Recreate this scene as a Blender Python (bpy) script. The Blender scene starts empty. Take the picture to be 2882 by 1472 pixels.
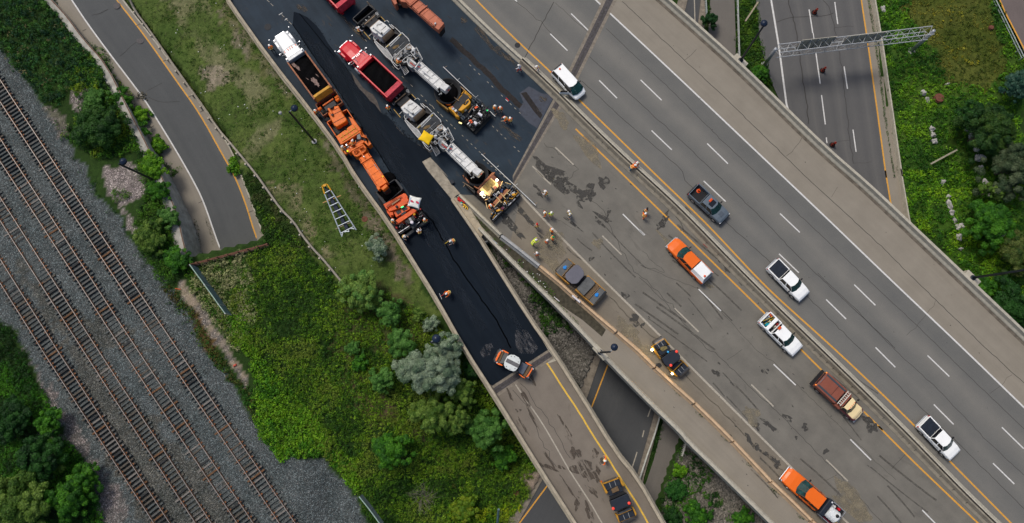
import bpy, bmesh, math, random
import numpy as np
from mathutils import Vector, Matrix
random.seed(7); rng = np.random.default_rng(11)
R = math.radians
sc = bpy.context.scene
# ---------------------------------------------------------------- camera
H = 83.6; TH = R(9.3); FPX = 1921.0; IW, IH = 2882.0, 1472.0
cd = bpy.data.cameras.new('camera'); cam = bpy.data.objects.new('camera', cd)
sc.collection.objects.link(cam); cam.location = (0, 0, H); cam.rotation_euler = (TH, 0, 0)
cd.sensor_fit = 'HORIZONTAL'; cd.sensor_width = 36.0; cd.lens = 36.0*FPX/IW
cd.clip_start = 0.5; cd.clip_end = 3000; sc.camera = cam
# ---------------------------------------------------------------- sky, sun, exposure
SUN_EL, SUN_AZ = R(58), R(-40)
w = bpy.data.worlds.new('World'); sc.world = w; w.use_nodes = True
nt = w.node_tree; nt.nodes.clear()
sky = nt.nodes.new('ShaderNodeTexSky'); sky.sky_type = 'NISHITA'; sky.sun_disc = False
sky.sun_elevation = SUN_EL; sky.sun_rotation = SUN_AZ; sky.dust_density = 4.0; sky.ozone_density = 1.0
bgd = nt.nodes.new('ShaderNodeBackground'); bgd.inputs[1].default_value = 0.115
wo = nt.nodes.new('ShaderNodeOutputWorld')
nt.links.new(sky.outputs[0], bgd.inputs[0]); nt.links.new(bgd.outputs[0], wo.inputs[0])
sl = bpy.data.lights.new('sun', 'SUN'); sl.energy = 1.9; sl.angle = R(16); sl.color = (1.0, 0.93, 0.84)
so = bpy.data.objects.new('sun', sl); sc.collection.objects.link(so)
so.rotation_euler = (R(90)-SUN_EL, 0, -SUN_AZ+R(180))
so.location = (0, 0, 120)
sc.view_settings.view_transform = 'Standard'; sc.view_settings.look = 'None'
sc.view_settings.exposure = 0.0; sc.view_settings.gamma = 1.0; sc.view_settings.use_curve_mapping = False
sc.render.engine = 'CYCLES'
# ---------------------------------------------------------------- photo survey: pixel -> point at a known height
TILES = {'F': (0, 0, 0.8938)}
for r, oy in (('A', 0), ('B', 480), ('C', 972)):
    for i, ox in enumerate((0, 600, 1200, 1860 if r == 'A' else 1800, 2300)):
        TILES['%s%d' % (r, i+1)] = (ox, oy, 2.632)
TILES.update({'S': (0, 0, 1), 'Z1': (740, 60, 5.2625), 'Z2': (920, 0, 6.779), 'Z3': (980, 60, 7.31), 'Z4': (880, 240, 5.482),
  'Z5': (1040, 400, 4.539), 'Z6': (1100, 240, 6.582), 'Z7': (1200, 220, 7.74), 'Z8': (1280, 440, 6.58), 'V1': (1540, 170, 10.967),
  'V2': (1920, 500, 9.4), 'V3': (1550, 720, 8.77), 'V4': (1820, 940, 10.12), 'V5': (1370, 970, 11.967), 'V6': (1680, 1330, 9.27),
  'V7': (2180, 1300, 7.65), 'V8': (2120, 860, 8.775), 'Q1': (1480, 520, 5.98), 'Q2': (1370, 270, 14.62), 'Q3': (1750, 440, 6.93),
  'Q4': (1440, 160, 18.8), 'Q5': (1220, 640, 5.98), 'Q6': (890, 500, 6.93), 'Q8': (1660, 1260, 16.45), 'R1': (2270, 1020, 7.31),
  'R2': (1860, 650, 8.225), 'R3': (2140, 60, 5.152), 'R4': (640, 280, 5.483), 'R5': (930, 420, 9.4), 'R6': (1280, 180, 3.871),
  'R7': (480, 700, 6.579), 'R8': (1680, 960, 26.3)})
CT, ST = math.cos(TH), math.sin(TH)
def T(s):
    out = []; t = None
    for tok in s.replace(';', ' ').split():
        if ',' in tok:
            a, b = tok.split(','); out.append((t[0]+float(a)/t[2], t[1]+float(b)/t[2]))
        else: t = TILES[tok]
    return out
def P(px, py, z=0.0):
    dx = (px-IW/2)/FPX; dy = -(py-IH/2)/FPX
    yy = dy*CT+ST; zz = dy*ST-CT
    t = (z-H)/zz
    return Vector((dx*t, yy*t, z))
def W(s, z=0.0):
    return [P(a, b, z(a, b) if callable(z) else z) for a, b in T(s)]
def proj(v):
    x, y, z = v[0], v[1], v[2]-H
    yc = y*CT+z*ST; zc = -y*ST+z*CT
    return (IW/2+FPX*x/-zc, IH/2-FPX*yc/-zc)
# ---------------------------------------------------------------- materials
MATS = {}
def mat(name, col, rough=0.6, metal=0.0, var=0.12, scale=3.0, bump=0.0, bscale=20.0, emit=0.0, coat=0.0, spec=0.28, obj=False, dirt=None):
    if name in MATS: return MATS[name]
    m = bpy.data.materials.new(name); m.use_nodes = True; MATS[name] = m
    n, l = m.node_tree.nodes, m.node_tree.links; b = n['Principled BSDF']
    b.inputs['Roughness'].default_value = rough; b.inputs['Metallic'].default_value = metal
    b.inputs['Specular IOR Level'].default_value = spec
    if coat: b.inputs['Coat Weight'].default_value = coat; b.inputs['Coat Roughness'].default_value = 0.12
    tc = n.new('ShaderNodeTexCoord'); no = n.new('ShaderNodeTexNoise')
    no.inputs['Scale'].default_value = scale; no.inputs['Detail'].default_value = 6; no.inputs['Roughness'].default_value = 0.65
    l.new(tc.outputs['Object'], no.inputs['Vector'])
    cr = n.new('ShaderNodeValToRGB'); c = Vector(col[:3])
    cr.color_ramp.elements[0].position = 0.3; cr.color_ramp.elements[1].position = 0.7
    lo = c*(1-var); hi = c*(1+var)
    if dirt: lo = Vector(dirt)
    cr.color_ramp.elements[0].color = (*lo, 1); cr.color_ramp.elements[1].color = (*[min(x, 1) for x in hi], 1)
    l.new(no.outputs['Fac'], cr.inputs['Fac']); l.new(cr.outputs['Color'], b.inputs['Base Color'])
    if emit:
        b.inputs['Emission Color'].default_value = (*col[:3], 1); b.inputs['Emission Strength'].default_value = emit
    if bump:
        n2 = n.new('ShaderNodeTexNoise'); n2.inputs['Scale'].default_value = bscale; n2.inputs['Detail'].default_value = 5
        l.new(tc.outputs['Object'], n2.inputs['Vector'])
        bp = n.new('ShaderNodeBump'); bp.inputs['Strength'].default_value = bump; bp.inputs['Distance'].default_value = 0.03
        l.new(n2.outputs['Fac'], bp.inputs['Height']); l.new(bp.outputs['Normal'], b.inputs['Normal'])
    return m
class NG:
    "small node helper"
    def __init__(s, m): s.m = m; s.n = m.node_tree.nodes; s.l = m.node_tree.links; s.b = s.n['Principled BSDF']
    def new(s, t, **k):
        x = s.n.new(t)
        for a, v in k.items():
            if a.startswith('i_'): x.inputs[a[2:]].default_value = v
            else: setattr(x, a, v)
        return x
    def noise(s, vec, scale, detail=5, rough=0.6, dist=0.0):
        x = s.new('ShaderNodeTexNoise'); x.inputs['Scale'].default_value = scale; x.inputs['Detail'].default_value = detail
        x.inputs['Roughness'].default_value = rough; x.inputs['Distortion'].default_value = dist
        s.l.new(vec, x.inputs['Vector']); return x.outputs['Fac']
    def ramp(s, fac, stops, interp='LINEAR'):
        x = s.new('ShaderNodeValToRGB'); e = x.color_ramp.elements; x.color_ramp.interpolation = interp
        while len(e) < len(stops): e.new(0.5)
        for i, (p, c) in enumerate(stops):
            e[i].position = p; e[i].color = (*c, 1) if len(c) == 3 else c
        s.l.new(fac, x.inputs['Fac']); return x.outputs['Color']
    def mix(s, fac, a, b, mode='MIX'):
        x = s.new('ShaderNodeMix', data_type='RGBA', blend_type=mode)
        for sock, v in ((x.inputs[0], fac), (x.inputs[6], a), (x.inputs[7], b)):
            if isinstance(v, (int, float)): sock.default_value = v
            elif isinstance(v, tuple): sock.default_value = (*v, 1) if len(v) == 3 else v
            else: s.l.new(v, sock)
        return x.outputs[2]
    def mapping(s, vec, scale=(1, 1, 1), rot=(0, 0, 0)):
        x = s.new('ShaderNodeMapping'); x.inputs['Scale'].default_value = scale; x.inputs['Rotation'].default_value = rot
        s.l.new(vec, x.inputs['Vector']); return x.outputs['Vector']
    def math(s, op, a, b=0.0):
        x = s.new('ShaderNodeMath', operation=op)
        for sock, v in ((x.inputs[0], a), (x.inputs[1], b)):
            if isinstance(v, (int, float)): sock.default_value = v
            else: s.l.new(v, sock)
        return x.outputs[0]
    def bump(s, h, strength, dist=0.03):
        x = s.new('ShaderNodeBump'); x.inputs['Strength'].default_value = strength; x.inputs['Distance'].default_value = dist
        s.l.new(h, x.inputs['Height']); s.l.new(x.outputs['Normal'], s.b.inputs['Normal'])
def pmat(name, rough=0.9, spec=0.3):
    m = bpy.data.materials.new(name); m.use_nodes = True; MATS[name] = m
    g = NG(m); g.b.inputs['Roughness'].default_value = rough; g.b.inputs['Specular IOR Level'].default_value = spec
    return m, g
def road_mat(name, base, dark, light, prof=None, lane=0.0, lanefac=0.5, stain=0.0, staincol=(0.03, 0.03, 0.03), rough=0.85, streak=0.5, blot=0.35, spec=0.3, speck=0.35):
    "uv = metres (across, along)"
    m, g = pmat(name, rough, spec)
    uv = g.new('ShaderNodeUVMap'); uv.uv_map = 'UVMap'; v = uv.outputs['UV']
    ob = g.new('ShaderNodeTexCoord').outputs['Object']
    st = g.noise(g.mapping(v, (1.6, 0.05, 1)), 1.0, 6, 0.7)
    col = g.mix(g.ramp(st, [(0.33, (0, 0, 0)), (0.68, (1, 1, 1))]), tuple(dark), tuple(light))
    col = g.mix(1-streak, col, tuple(base))
    if lane:
        sx = g.new('ShaderNodeSeparateXYZ'); g.l.new(v, sx.inputs[0])
        fr = g.math('FRACT', g.math('DIVIDE', sx.outputs[0], lane))
        k = g.ramp(fr, [(0.0, (0.9,)*3), (0.10, (0.45,)*3), (0.24, (0.0,)*3), (0.42, (0.28,)*3), (0.55, (0.3,)*3), (0.75, (0.0,)*3), (0.9, (0.45,)*3), (1.0, (0.9,)*3)], 'EASE')
        if prof: k = g.ramp(fr, [(p_, (v_,)*3) for p_, v_ in prof], 'B_SPLINE')
        col = g.mix(lanefac, col, g.mix(k, tuple(dark), tuple(light)))
    bl = g.noise(ob, 0.35, 7, 0.62)
    col = g.mix(blot, col, g.mix(g.ramp(bl, [(0.35, (0,)*3), (0.65, (1,)*3)]), tuple(Vector(dark)*0.9), tuple(Vector(light)*1.05)))
    sp = g.noise(ob, 26, 3, 0.8)
    col = g.mix(speck, col, g.mix(g.ramp(sp, [(0.38, (0,)*3), (0.62, (1,)*3)]), tuple(Vector(dark)*0.7), tuple(Vector(light)*1.25)))
    if stain:
        s1 = g.noise(g.mapping(v, (1.0, 0.35, 1)), 0.9, 8, 0.68, 0.6)
        col = g.mix(g.math('MULTIPLY', g.ramp(s1, [(0.60, (0,)*3), (0.66, (1,)*3)]), stain), col, tuple(staincol))
    g.l.new(col, g.b.inputs['Base Color']); g.bump(sp, 0.25, 0.01)
    return m
def ragged(name, col, thr=.5, soft=.08, scale=3.5, var=.3, stretch=(1, 1, 1), rot=0.0, rough=.9):
    m, g = pmat(name, rough, .15); ob = g.new('ShaderNodeTexCoord').outputs['Object']
    n1 = g.noise(g.mapping(g.mapping(ob, rot=(0, 0, rot)), stretch), scale, 7, .68); n2 = g.noise(ob, 9, 4, .7); c = Vector(col)
    g.l.new(g.ramp(n2, [(.3, tuple(c*(1-var))), (.7, tuple(c*(1+var)))]), g.b.inputs['Base Color'])
    g.l.new(g.ramp(n1, [(thr-soft, (0, 0, 0)), (thr+soft, (1, 1, 1))]), g.b.inputs['Alpha']); return m
def gsmooth(pts, w=6.0):
    L = sum((b-a).length for a, b in zip(pts, pts[1:])); n = int(L/1.0); q = resample(pts, n); k = int(w); out = []
    for i in range(n):
        h = min(k, i, n-1-i); ws = [math.exp(-(j/max(h, 1)*1.6)**2) for j in range(-h, h+1)]; s = sum(ws); out.append(sum((q[i+j]*wt for j, wt in zip(range(-h, h+1), ws)), Vector())/s)
    return out
# ---------------------------------------------------------------- mesh helpers
class MB:
    def __init__(s): s.v = []; s.f = []; s.smooth = False
    def add(s, vs, fs):
        o = len(s.v); s.v += [tuple(x) for x in vs]; s.f += [tuple(i+o for i in f) for f in fs]; return s
    def poly(s, pts): return s.add(pts, [tuple(range(len(pts)))])
    def prism(s, pts, z0, z1, inset=0.0, px=None):
        "pts: 3D points of the top outline"
        if area2(pts) < 0: pts = pts[::-1]
        n = len(pts); c = sum((Vector(p) for p in pts), Vector())/n
        top = [Vector((p[0], p[1], z1)) for p in pts]
        bot = [Vector((p[0], p[1], z0)) for p in pts]
        if inset:
            top = [t+(Vector((c.x, c.y, z1))-t).normalized()*inset for t in top]
        fs = [tuple(range(n)), tuple(range(2*n-1, n-1, -1))] + [((i+1) % n, i, n+i, n+(i+1) % n) for i in range(n)]
        return s.add(top+bot, fs)
    def pp(s, px, z0, z1, inset=0.0): return s.prism(W(px, z1), z0, z1, inset)
    def box(s, c, size, rz=0.0, rx=0.0, ry=0.0, taper=1.0, tx=None):
        hx, hy, hz = size[0]/2, size[1]/2, size[2]/2
        M = Matrix.Rotation(rz, 3, 'Z') @ Matrix.Rotation(ry, 3, 'Y') @ Matrix.Rotation(rx, 3, 'X')
        tx = taper if tx is None else tx
        vs = [Vector(c)+M @ Vector((x*hx*(tx if z > 0 else 1), y*hy*(taper if z > 0 else 1), z*hz)) for z in (-1, 1) for x, y in ((-1, -1), (1, -1), (1, 1), (-1, 1))]
        return s.add(vs, [(3, 2, 1, 0), (4, 5, 6, 7), (0, 1, 5, 4), (1, 2, 6, 5), (2, 3, 7, 6), (3, 0, 4, 7)])
    def tube(s, pts, r, n=8, r2=None, cap=True):
        pts = [Vector(p) for p in pts]; m = len(pts); rings = []
        for i, p in enumerate(pts):
            d = (pts[min(i+1, m-1)]-pts[max(i-1, 0)])
            if d.length < 1e-6: d = Vector((0, 0, 1))
            d.normalize(); a = d.orthogonal().normalized()
            if abs(d.z) < 0.99: a = d.cross(Vector((0, 0, 1))).normalized()
            b = d.cross(a); rr = r if r2 is None else r+(r2-r)*i/max(m-1, 1)
            rings.append([p+(a*math.cos(2*math.pi*k/n)+b*math.sin(2*math.pi*k/n))*rr for k in range(n)])
        vs = [q for g in rings for q in g]; fs = []
        for i in range(m-1):
            for k in range(n):
                k2 = (k+1) % n; fs.append((i*n+k, i*n+k2, (i+1)*n+k2, (i+1)*n+k))
        if cap: fs += [tuple(range(n-1, -1, -1)), tuple((m-1)*n+k for k in range(n))]
        return s.add(vs, fs)
    def cyl(s, c, r, h, n=16, axis='z', r2=None):
        c = Vector(c); d = {'z': Vector((0, 0, 1)), 'y': Vector((0, 1, 0)), 'x': Vector((1, 0, 0))}[axis] if isinstance(axis, str) else Vector(axis).normalized()
        return s.tube([c-d*h/2, c+d*h/2], r, n, r2)
    def lathe(s, c, prof, n=16):
        c = Vector(c); vs = []; fs = []
        for r, z in prof: vs += [c+Vector((r*math.cos(2*math.pi*k/n), r*math.sin(2*math.pi*k/n), z)) for k in range(n)]
        for i in range(len(prof)-1):
            for k in range(n):
                k2 = (k+1) % n; fs.append((i*n+k, i*n+k2, (i+1)*n+k2, (i+1)*n+k))
        fs += [tuple(range(n-1, -1, -1)), tuple((len(prof)-1)*n+k for k in range(n))]
        return s.add(vs, fs)
    def loft(s, rings):
        n = len(rings[0]); m = len(rings); vs = [q for g in rings for q in g]; fs = []
        for i in range(m-1):
            for k in range(n):
                k2 = (k+1) % n; fs.append((i*n+k, i*n+k2, (i+1)*n+k2, (i+1)*n+k))
        fs += [tuple(range(n-1, -1, -1)), tuple((m-1)*n+k for k in range(n))]
        return s.add(vs, fs)
    def build(s, name, m, parent=None, bevel=0.0, smooth=False, shift=None, fixn=True):
        me = bpy.data.meshes.new(name)
        vs = s.v
        if parent is not None and shift is None and parent.get('_px'): shift = parent.location
        if shift is not None: vs = [(a-shift[0], b-shift[1], c-shift[2]) for a, b, c in vs]
        me.from_pydata(vs, [], s.f)
        if fixn:
            bm = bmesh.new(); bm.from_mesh(me); bmesh.ops.recalc_face_normals(bm, faces=bm.faces); bm.to_mesh(me); bm.free()
        me.materials.append(m)
        if smooth: me.polygons.foreach_set('use_smooth', [True]*len(me.polygons))
        o = bpy.data.objects.new(name, me); sc.collection.objects.link(o)
        if parent is not None: o.parent = parent
        if bevel:
            b = o.modifiers.new('bevel', 'BEVEL'); b.width = bevel; b.segments = 2; b.limit_method = 'ANGLE'; b.angle_limit = R(40)
        return o
def area2(p): return sum(p[i][0]*p[(i+1) % len(p)][1]-p[(i+1) % len(p)][0]*p[i][1] for i in range(len(p)))
def tag(o, label=None, cat=None, group=None, kind=None):
    if label: o['label'] = label
    if cat: o['category'] = cat
    if group: o['group'] = group
    if kind: o['kind'] = kind
    return o
def thing(name, label, cat, loc, rz=0.0, group=None, px=False):
    o = bpy.data.objects.new(name, None); sc.collection.objects.link(o)
    o.location = loc; o.rotation_euler = (0, 0, rz); o.empty_display_size = 0.3
    if px: o['_px'] = 1
    return tag(o, label, cat, group)
def copy_tree(o, parent=None):
    c = o.copy(); sc.collection.objects.link(c); c.parent = parent
    for ch in list(o.children): copy_tree(ch, c)
    return c
def part(name, m, parent, f, bevel=0.015, smooth=False):
    b = MB(); f(b); return b.build(name, m, parent, bevel=bevel, smooth=smooth)
def resample(pts, n):
    pts = [Vector(p) for p in pts]; d = [0]
    for a, b in zip(pts, pts[1:]): d.append(d[-1]+(b-a).length)
    out = []
    for i in range(n):
        t = d[-1]*i/(n-1); k = 0
        while k < len(d)-2 and d[k+1] < t: k += 1
        u = (t-d[k])/max(d[k+1]-d[k], 1e-9); out.append(pts[k].lerp(pts[k+1], u))
    return out
def smooth_pl(pts, it=2):
    for _ in range(it):
        q = [pts[0]]
        for a, b in zip(pts, pts[1:]): q += [a.lerp(b, .25), a.lerp(b, .75)]
        q.append(pts[-1]); pts = q
    return pts
def extend(pts, a, b):
    pts = [Vector(p) for p in pts]
    if a: d = (pts[0]-pts[1]).normalized(); d.z = 0; pts = [pts[0]+d*a]+pts
    if b: d = (pts[-1]-pts[-2]).normalized(); d.z = 0; pts = pts+[pts[-1]+d*b]
    return pts
def ribbon(name, lines, m, kind='structure', n=60, sub=1, parent=None):
    "lines: list of (polyline 3D, u metres)"
    R_ = [resample(l, n) for l, u in lines]; us = [u for l, u in lines]
    L = [0]
    for i in range(1, n): L.append(L[-1]+(R_[0][i]-R_[0][i-1]).length)
    k = len(lines); vs = []; uv = []
    for i in range(n):
        for j in range(k): vs.append(R_[j][i]); uv.append((us[j], L[i]))
    fs = [(i*k+j, i*k+j+1, (i+1)*k+j+1, (i+1)*k+j) for i in range(n-1) for j in range(k-1)]
    me = bpy.data.meshes.new(name); me.from_pydata([tuple(v) for v in vs], [], fs)
    ul = me.uv_layers.new(name='UVMap')
    for lp in me.loops: ul.data[lp.index].uv = uv[lp.vertex_index]
    me.update(); me.materials.append(m)
    if me.polygons[0].normal.z < 0: me.flip_normals()
    o = bpy.data.objects.new(name, me); sc.collection.objects.link(o)
    if parent: o.parent = parent
    elif kind: o['kind'] = kind
    return o
def nrm2(a, b):
    d = (b-a); d.z = 0; d.normalize(); return Vector((-d.y, d.x, 0))
def offset(pts, w):
    out = []
    for i, p in enumerate(pts):
        n = nrm2(pts[max(i-1, 0)], pts[min(i+1, len(pts)-1)]); out.append(p+n*w)
    return out
def sweep(mb, pts, prof, closed=True):
    "prof: list of (offset, z) relative to pts.z"
    rings = [[q+Vector((0, 0, z)) for q in offset(pts, o)] for o, z in prof]
    k = len(prof); n = len(pts); vs = [rings[j][i] for i in range(n) for j in range(k)]
    fs = [(i*k+j, i*k+(j+1) % k, (i+1)*k+(j+1) % k, (i+1)*k+j) for i in range(n-1) for j in range(k if closed else k-1)]
    if closed: fs += [tuple(range(k-1, -1, -1)), tuple((n-1)*k+j for j in range(k))]
    return mb.add(vs, fs)
def strip(mb, pts, w, dz=0.0, jit=0.0):
    pts = [Vector(p) for p in pts]
    if jit:
        L = sum((b-a).length for a, b in zip(pts, pts[1:])); pts = resample(pts, max(3, int(L/0.6)))
        q = offset(pts, 1.0); pts = [p+(a-p)*random.gauss(0, jit) for p, a in zip(pts, q)]
    l, r = offset(pts, w/2), offset(pts, -w/2); n = len(pts)
    up = Vector((0, 0, dz))
    vs = [x+up for a in zip(l, r) for x in a]
    return mb.add(vs, [(2*i, 2*i+1, 2*i+3, 2*i+2) for i in range(n-1)])
def sheet(mb, pts):
    return mb.poly(pts if area2(pts) > 0 else pts[::-1])
def uvsheet(name, pts, m, direc, kind='structure', orient=True):
    "flat polygon with uv = (across, along) in metres"
    mb = MB(); sheet(mb, pts); o = mb.build(name, m, fixn=False)
    me = o.data; ul = me.uv_layers.new(name='UVMap'); d = Vector(direc).normalized(); c = Vector((-d.y, d.x, 0))
    for lp in me.loops:
        v = me.vertices[lp.vertex_index].co; ul.data[lp.index].uv = (v.dot(c), v.dot(d))
    if kind: o['kind'] = kind
    return o
# ================================================================ value noise + polygons (numpy)
def vnoise(x, y, s, seed=0):
    r = np.random.default_rng(seed).random((256, 256)); x = x/s+1000.0; y = y/s+1000.0
    xi = np.floor(x).astype(int); yi = np.floor(y).astype(int); fx = x-xi; fy = y-yi
    fx = fx*fx*(3-2*fx); fy = fy*fy*(3-2*fy)
    g = lambda a, b: r[a % 256, b % 256]
    return (g(xi, yi)*(1-fx)+g(xi+1, yi)*fx)*(1-fy)+(g(xi, yi+1)*(1-fx)+g(xi+1, yi+1)*fx)*fy
def fbm(x, y, s, seed=0): return (vnoise(x, y, s, seed)+.5*vnoise(x, y, s/2.1, seed+1)+.25*vnoise(x, y, s/4.3, seed+2))/1.75
def inpoly(x, y, poly):
    x = np.asarray(x); y = np.asarray(y); ins = np.zeros(x.shape, bool); n = len(poly)
    for i in range(n):
        x1, y1 = poly[i][0], poly[i][1]; x2, y2 = poly[(i+1) % n][0], poly[(i+1) % n][1]
        if y1 == y2: continue
        c = ((y1 > y) != (y2 > y)) & (x < (x2-x1)*(y-y1)/(y2-y1)+x1)
        ins ^= c
    return ins
# ================================================================ terrain heights
CP = """0,0,-.4 300,100,-.6 0,700,-.4 0,1472,-.4 400,1000,-.4 400,500,-.4 600,1300,-.4 800,1400,-.5 600,900,-.5 700,200,-.5 850,300,-.5
900,500,-.4 800,700,-.5 900,900,-.6 1000,1100,-.8 1100,1250,-1.5 1150,1000,-1 1200,850,-.6 1250,1150,-2 1000,1400,-2 1200,1400,-4.2
1350,1350,-5.6 1300,1250,-4 1420,1300,-7 1480,1472,-7.3 1620,1200,-7.3 1700,1050,-7.3 1850,600,-7.3 1930,0,-7.3 1390,690,-2 1450,800,-3.6
1550,900,-5.2 1640,1020,-6.6 1900,1250,-6.7 1800,1400,-6.9 2000,1400,-5.6 2100,1472,-4.6 1750,1300,-7.0 2020,100,-7.2 1850,1200,-7.0
2200,50,-7.9 2400,50,-7.9 2300,300,-7.9 2450,500,-7.9 2600,200,-7.6 2600,500,-7.6 2800,300,-6.6 2850,600,-6 2800,0,-5.8 2850,900,-6.5
2700,700,-7 2200,900,-7 2500,1300,-6 1600,300,-3 1300,300,-1.2 1100,100,-1.2 1500,150,-3.5 1800,400,-6 700,600,-.5 1000,700,-.5 1000,0,-1"""
cps = []
for tk in CP.split():
    a, b, z = map(float, tk.split(',')); q = P(a, b, z); cps.append((q.x, q.y, z))
cps = np.array(cps)
def rampz(px, py): return -1.0-3.5*min(max(py, 0), 730)/720.0
wall_top = "A1 330,-70 385,0 500,120 620,290 790,470 965,830 1050,985; B1 1210,60 1250,160 1305,290 1335,380 1350,480 1395,650"
curb_r = "A1 870,-60 905,0 1110,262 1400,640 1690,1060; B2 210,40 300,280 397,542"
trench = [p+Vector((-.9, .25, 0)) for p in W("A1 330,-70 385,0 500,120 620,290 790,470 965,830 1050,985; B1 1210,60 1250,160 1305,290 1335,380 1350,480 1395,655", -0.4)]+\
    [p+Vector((.75, .2, 0)) for p in W("B2 397,548 300,280 210,40; A1 1690,1060 1400,640 1110,262 905,0 870,-60", lambda a, b: rampz(a, b))]
street_px = "C3 640,1420 640,1316 850,965 960,790 1150,320 1250,60; S 1720,760 1790,420 1880,150 1930,0 1940,-60; S 2000,-60 1990,0 1940,300 1880,700; C3 1735,515 1575,1010 1420,1420"
street_poly = W(street_px, -7.2)
def terrain_raw(x, y):
    x = np.asarray(x, float); y = np.asarray(y, float); sh = x.shape; x = x.ravel(); y = y.ravel()
    num = np.zeros_like(x); den = np.zeros_like(x)
    for a, b, z in cps:
        w_ = 1.0/((x-a)**2+(y-b)**2+2.0)**1.7; num += w_*z; den += w_
    return (num/den).reshape(sh)
TGX = TGY = TG = None
def build_grid():
    global TGX, TGY, TG
    fx = np.arange(-84, 84.01, 0.4); fy = np.arange(-32, 68.01, 0.4)
    ox = np.array([6, 14, 30, 60, 120, 250, 500.])
    TGX = np.concatenate([fx[0]-ox[::-1], fx, fx[-1]+ox]); TGY = np.concatenate([fy[0]-ox[::-1], fy, fy[-1]+ox])
    X, Y = np.meshgrid(TGX, TGY); Z = terrain_raw(X, Y)
    Z += (fbm(X, Y, 4.0, 5)-0.5)*0.25
    tr = inpoly(X, Y, trench)
    # ramp depth along the trench: from pixel row of the ramp surface
    ys = np.array([P(500, q, rampz(500, q)).y for q in range(-60, 760, 20)]); zs = np.array([rampz(500, q) for q in range(-60, 760, 20)])
    rz = np.interp(-Y, -ys, zs)
    Z = np.where(tr, rz-0.45, Z)
    st = inpoly(X, Y, street_poly); Z = np.where(st, np.minimum(Z, -7.35), Z)
    fw = inpoly(X, Y, W("S 2010,-80 2120,300 2250,600 2350,700 2560,640 2440,0 2430,-80", -7.7)); Z = np.where(fw, np.minimum(Z, -7.95), Z)
    pth = inpoly(X, Y, W("S 1985,-60 2060,-60 2030,700 1930,1180 1820,1480 1740,1480 1790,1200 1900,800", -7.0)); Z = np.where(pth, np.minimum(Z, -7.2), Z)
    TG = Z
build_grid()
def th(x, y):
    "bilinear terrain height"
    x = np.asarray(x, float); y = np.asarray(y, float)
    i = np.clip(np.searchsorted(TGX, x)-1, 0, len(TGX)-2); j = np.clip(np.searchsorted(TGY, y)-1, 0, len(TGY)-2)
    u = np.clip((x-TGX[i])/(TGX[i+1]-TGX[i]), 0, 1); v = np.clip((y-TGY[j])/(TGY[j+1]-TGY[j]), 0, 1)
    return (TG[j, i]*(1-u)+TG[j, i+1]*u)*(1-v)+(TG[j+1, i]*(1-u)+TG[j+1, i+1]*u)*v
def PT(px, py, dz=0.0):
    "pixel -> point on the terrain"
    z = -0.5
    for _ in range(12):
        q = P(px, py, z+dz); z = 0.5*z+0.5*float(th(q.x, q.y))
    q = P(px, py, z+dz); return Vector((q.x, q.y, z+dz))
def WT(s, dz=0.0): return [PT(a, b, dz) for a, b in T(s)]
# ---- soil / turf colours by zone (their own colours, the gap riprap darkened for its shade, painted per vertex with ragged edges)
ZONES = []   # (polygon world, colour a, colour b, noise scale, ragged)
def zone(px, ca, cb, s=3.0, rag=0.8): ZONES.append((WT(px), ca, cb, s, rag))
GREEN = (0.016, 0.040, 0.006); DKG = (0.010, 0.032, 0.006); TURF = (0.050, 0.088, 0.016); BARE = (0.165, 0.15, 0.10)
BAL = (0.066, 0.082, 0.083); BALD = (0.055, 0.060, 0.053); PINK = (0.21, 0.18, 0.17)
zone("S -80,-80 2962,-80 2962,1550 -80,1550", GREEN, (0.022, 0.05, 0.008))
# lawn with bare patches
zone("A1 940,-60 1110,262 1400,640 1690,1060; B2 230,0 300,20 500,300 660,500 800,680 950,830 1120,900 1300,900 1500,1000 1700,1150; B2 1300,380 1030,0; A2 430,450 110,0 60,-90", TURF, (0.080, 0.115, 0.026), 2.5)
zone("A1 1150,-60 1300,120 1500,420 1800,700 1895,1000; A2 200,1300 420,1100 500,900 380,600 120,420 0,260; A1 1560,0 1500,-60", (0.065, 0.10, 0.022), (0.15, 0.155, 0.075), 2.2)
zone("A2 60,30 140,60 240,230 420,440 560,640 680,760 640,800 520,720 350,480 200,350 100,200", (0.10, 0.11, 0.04), BARE, 1.3, 1.4)
zone("A2 780,1000 900,1100 960,1230 930,1290 830,1180", (0.1, 0.1, 0.05), BARE, 1.0, 1.0)
zone("B2 930,40 1040,30 1130,200 1240,400 1330,560 1450,760 1500,900 1420,840 1280,620 1130,420 1040,260", (0.06, 0.07, 0.025), (0.15, 0.13, 0.09), 1.2, 1.0)
zone("A1 1500,450 1660,480 1680,620 1600,660 1480,560", BARE, (0.24, 0.21, 0.15), 1.2, 1.2)
zone("A2 0,470 60,480 100,560 60,640 0,620", BARE, (0.24, 0.21, 0.15), 1.2, 1.2)
zone("B2 420,60 640,120 760,560 900,640 1050,700 980,740 760,620 620,420 500,260", (0.075, 0.10, 0.03), (0.17, 0.16, 0.085), 1.8, 1.2)
zone("C2 900,20 1150,40 1180,330 1500,560 1650,700 1300,640 1050,460", (0.035, 0.05, 0.012), (0.12, 0.085, 0.05), 1.5, 1.5)
zone("B2 0,640 250,600 330,900 380,1316 0,1316", (0.03, 0.06, 0.012), (0.05, 0.08, 0.02), 2)
zone("B2 1000,850 1300,850 1500,1000 1650,1250 1500,1316 900,1316", (0.035, 0.05, 0.012), (0.08, 0.075, 0.03), 2, 1.5)
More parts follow.
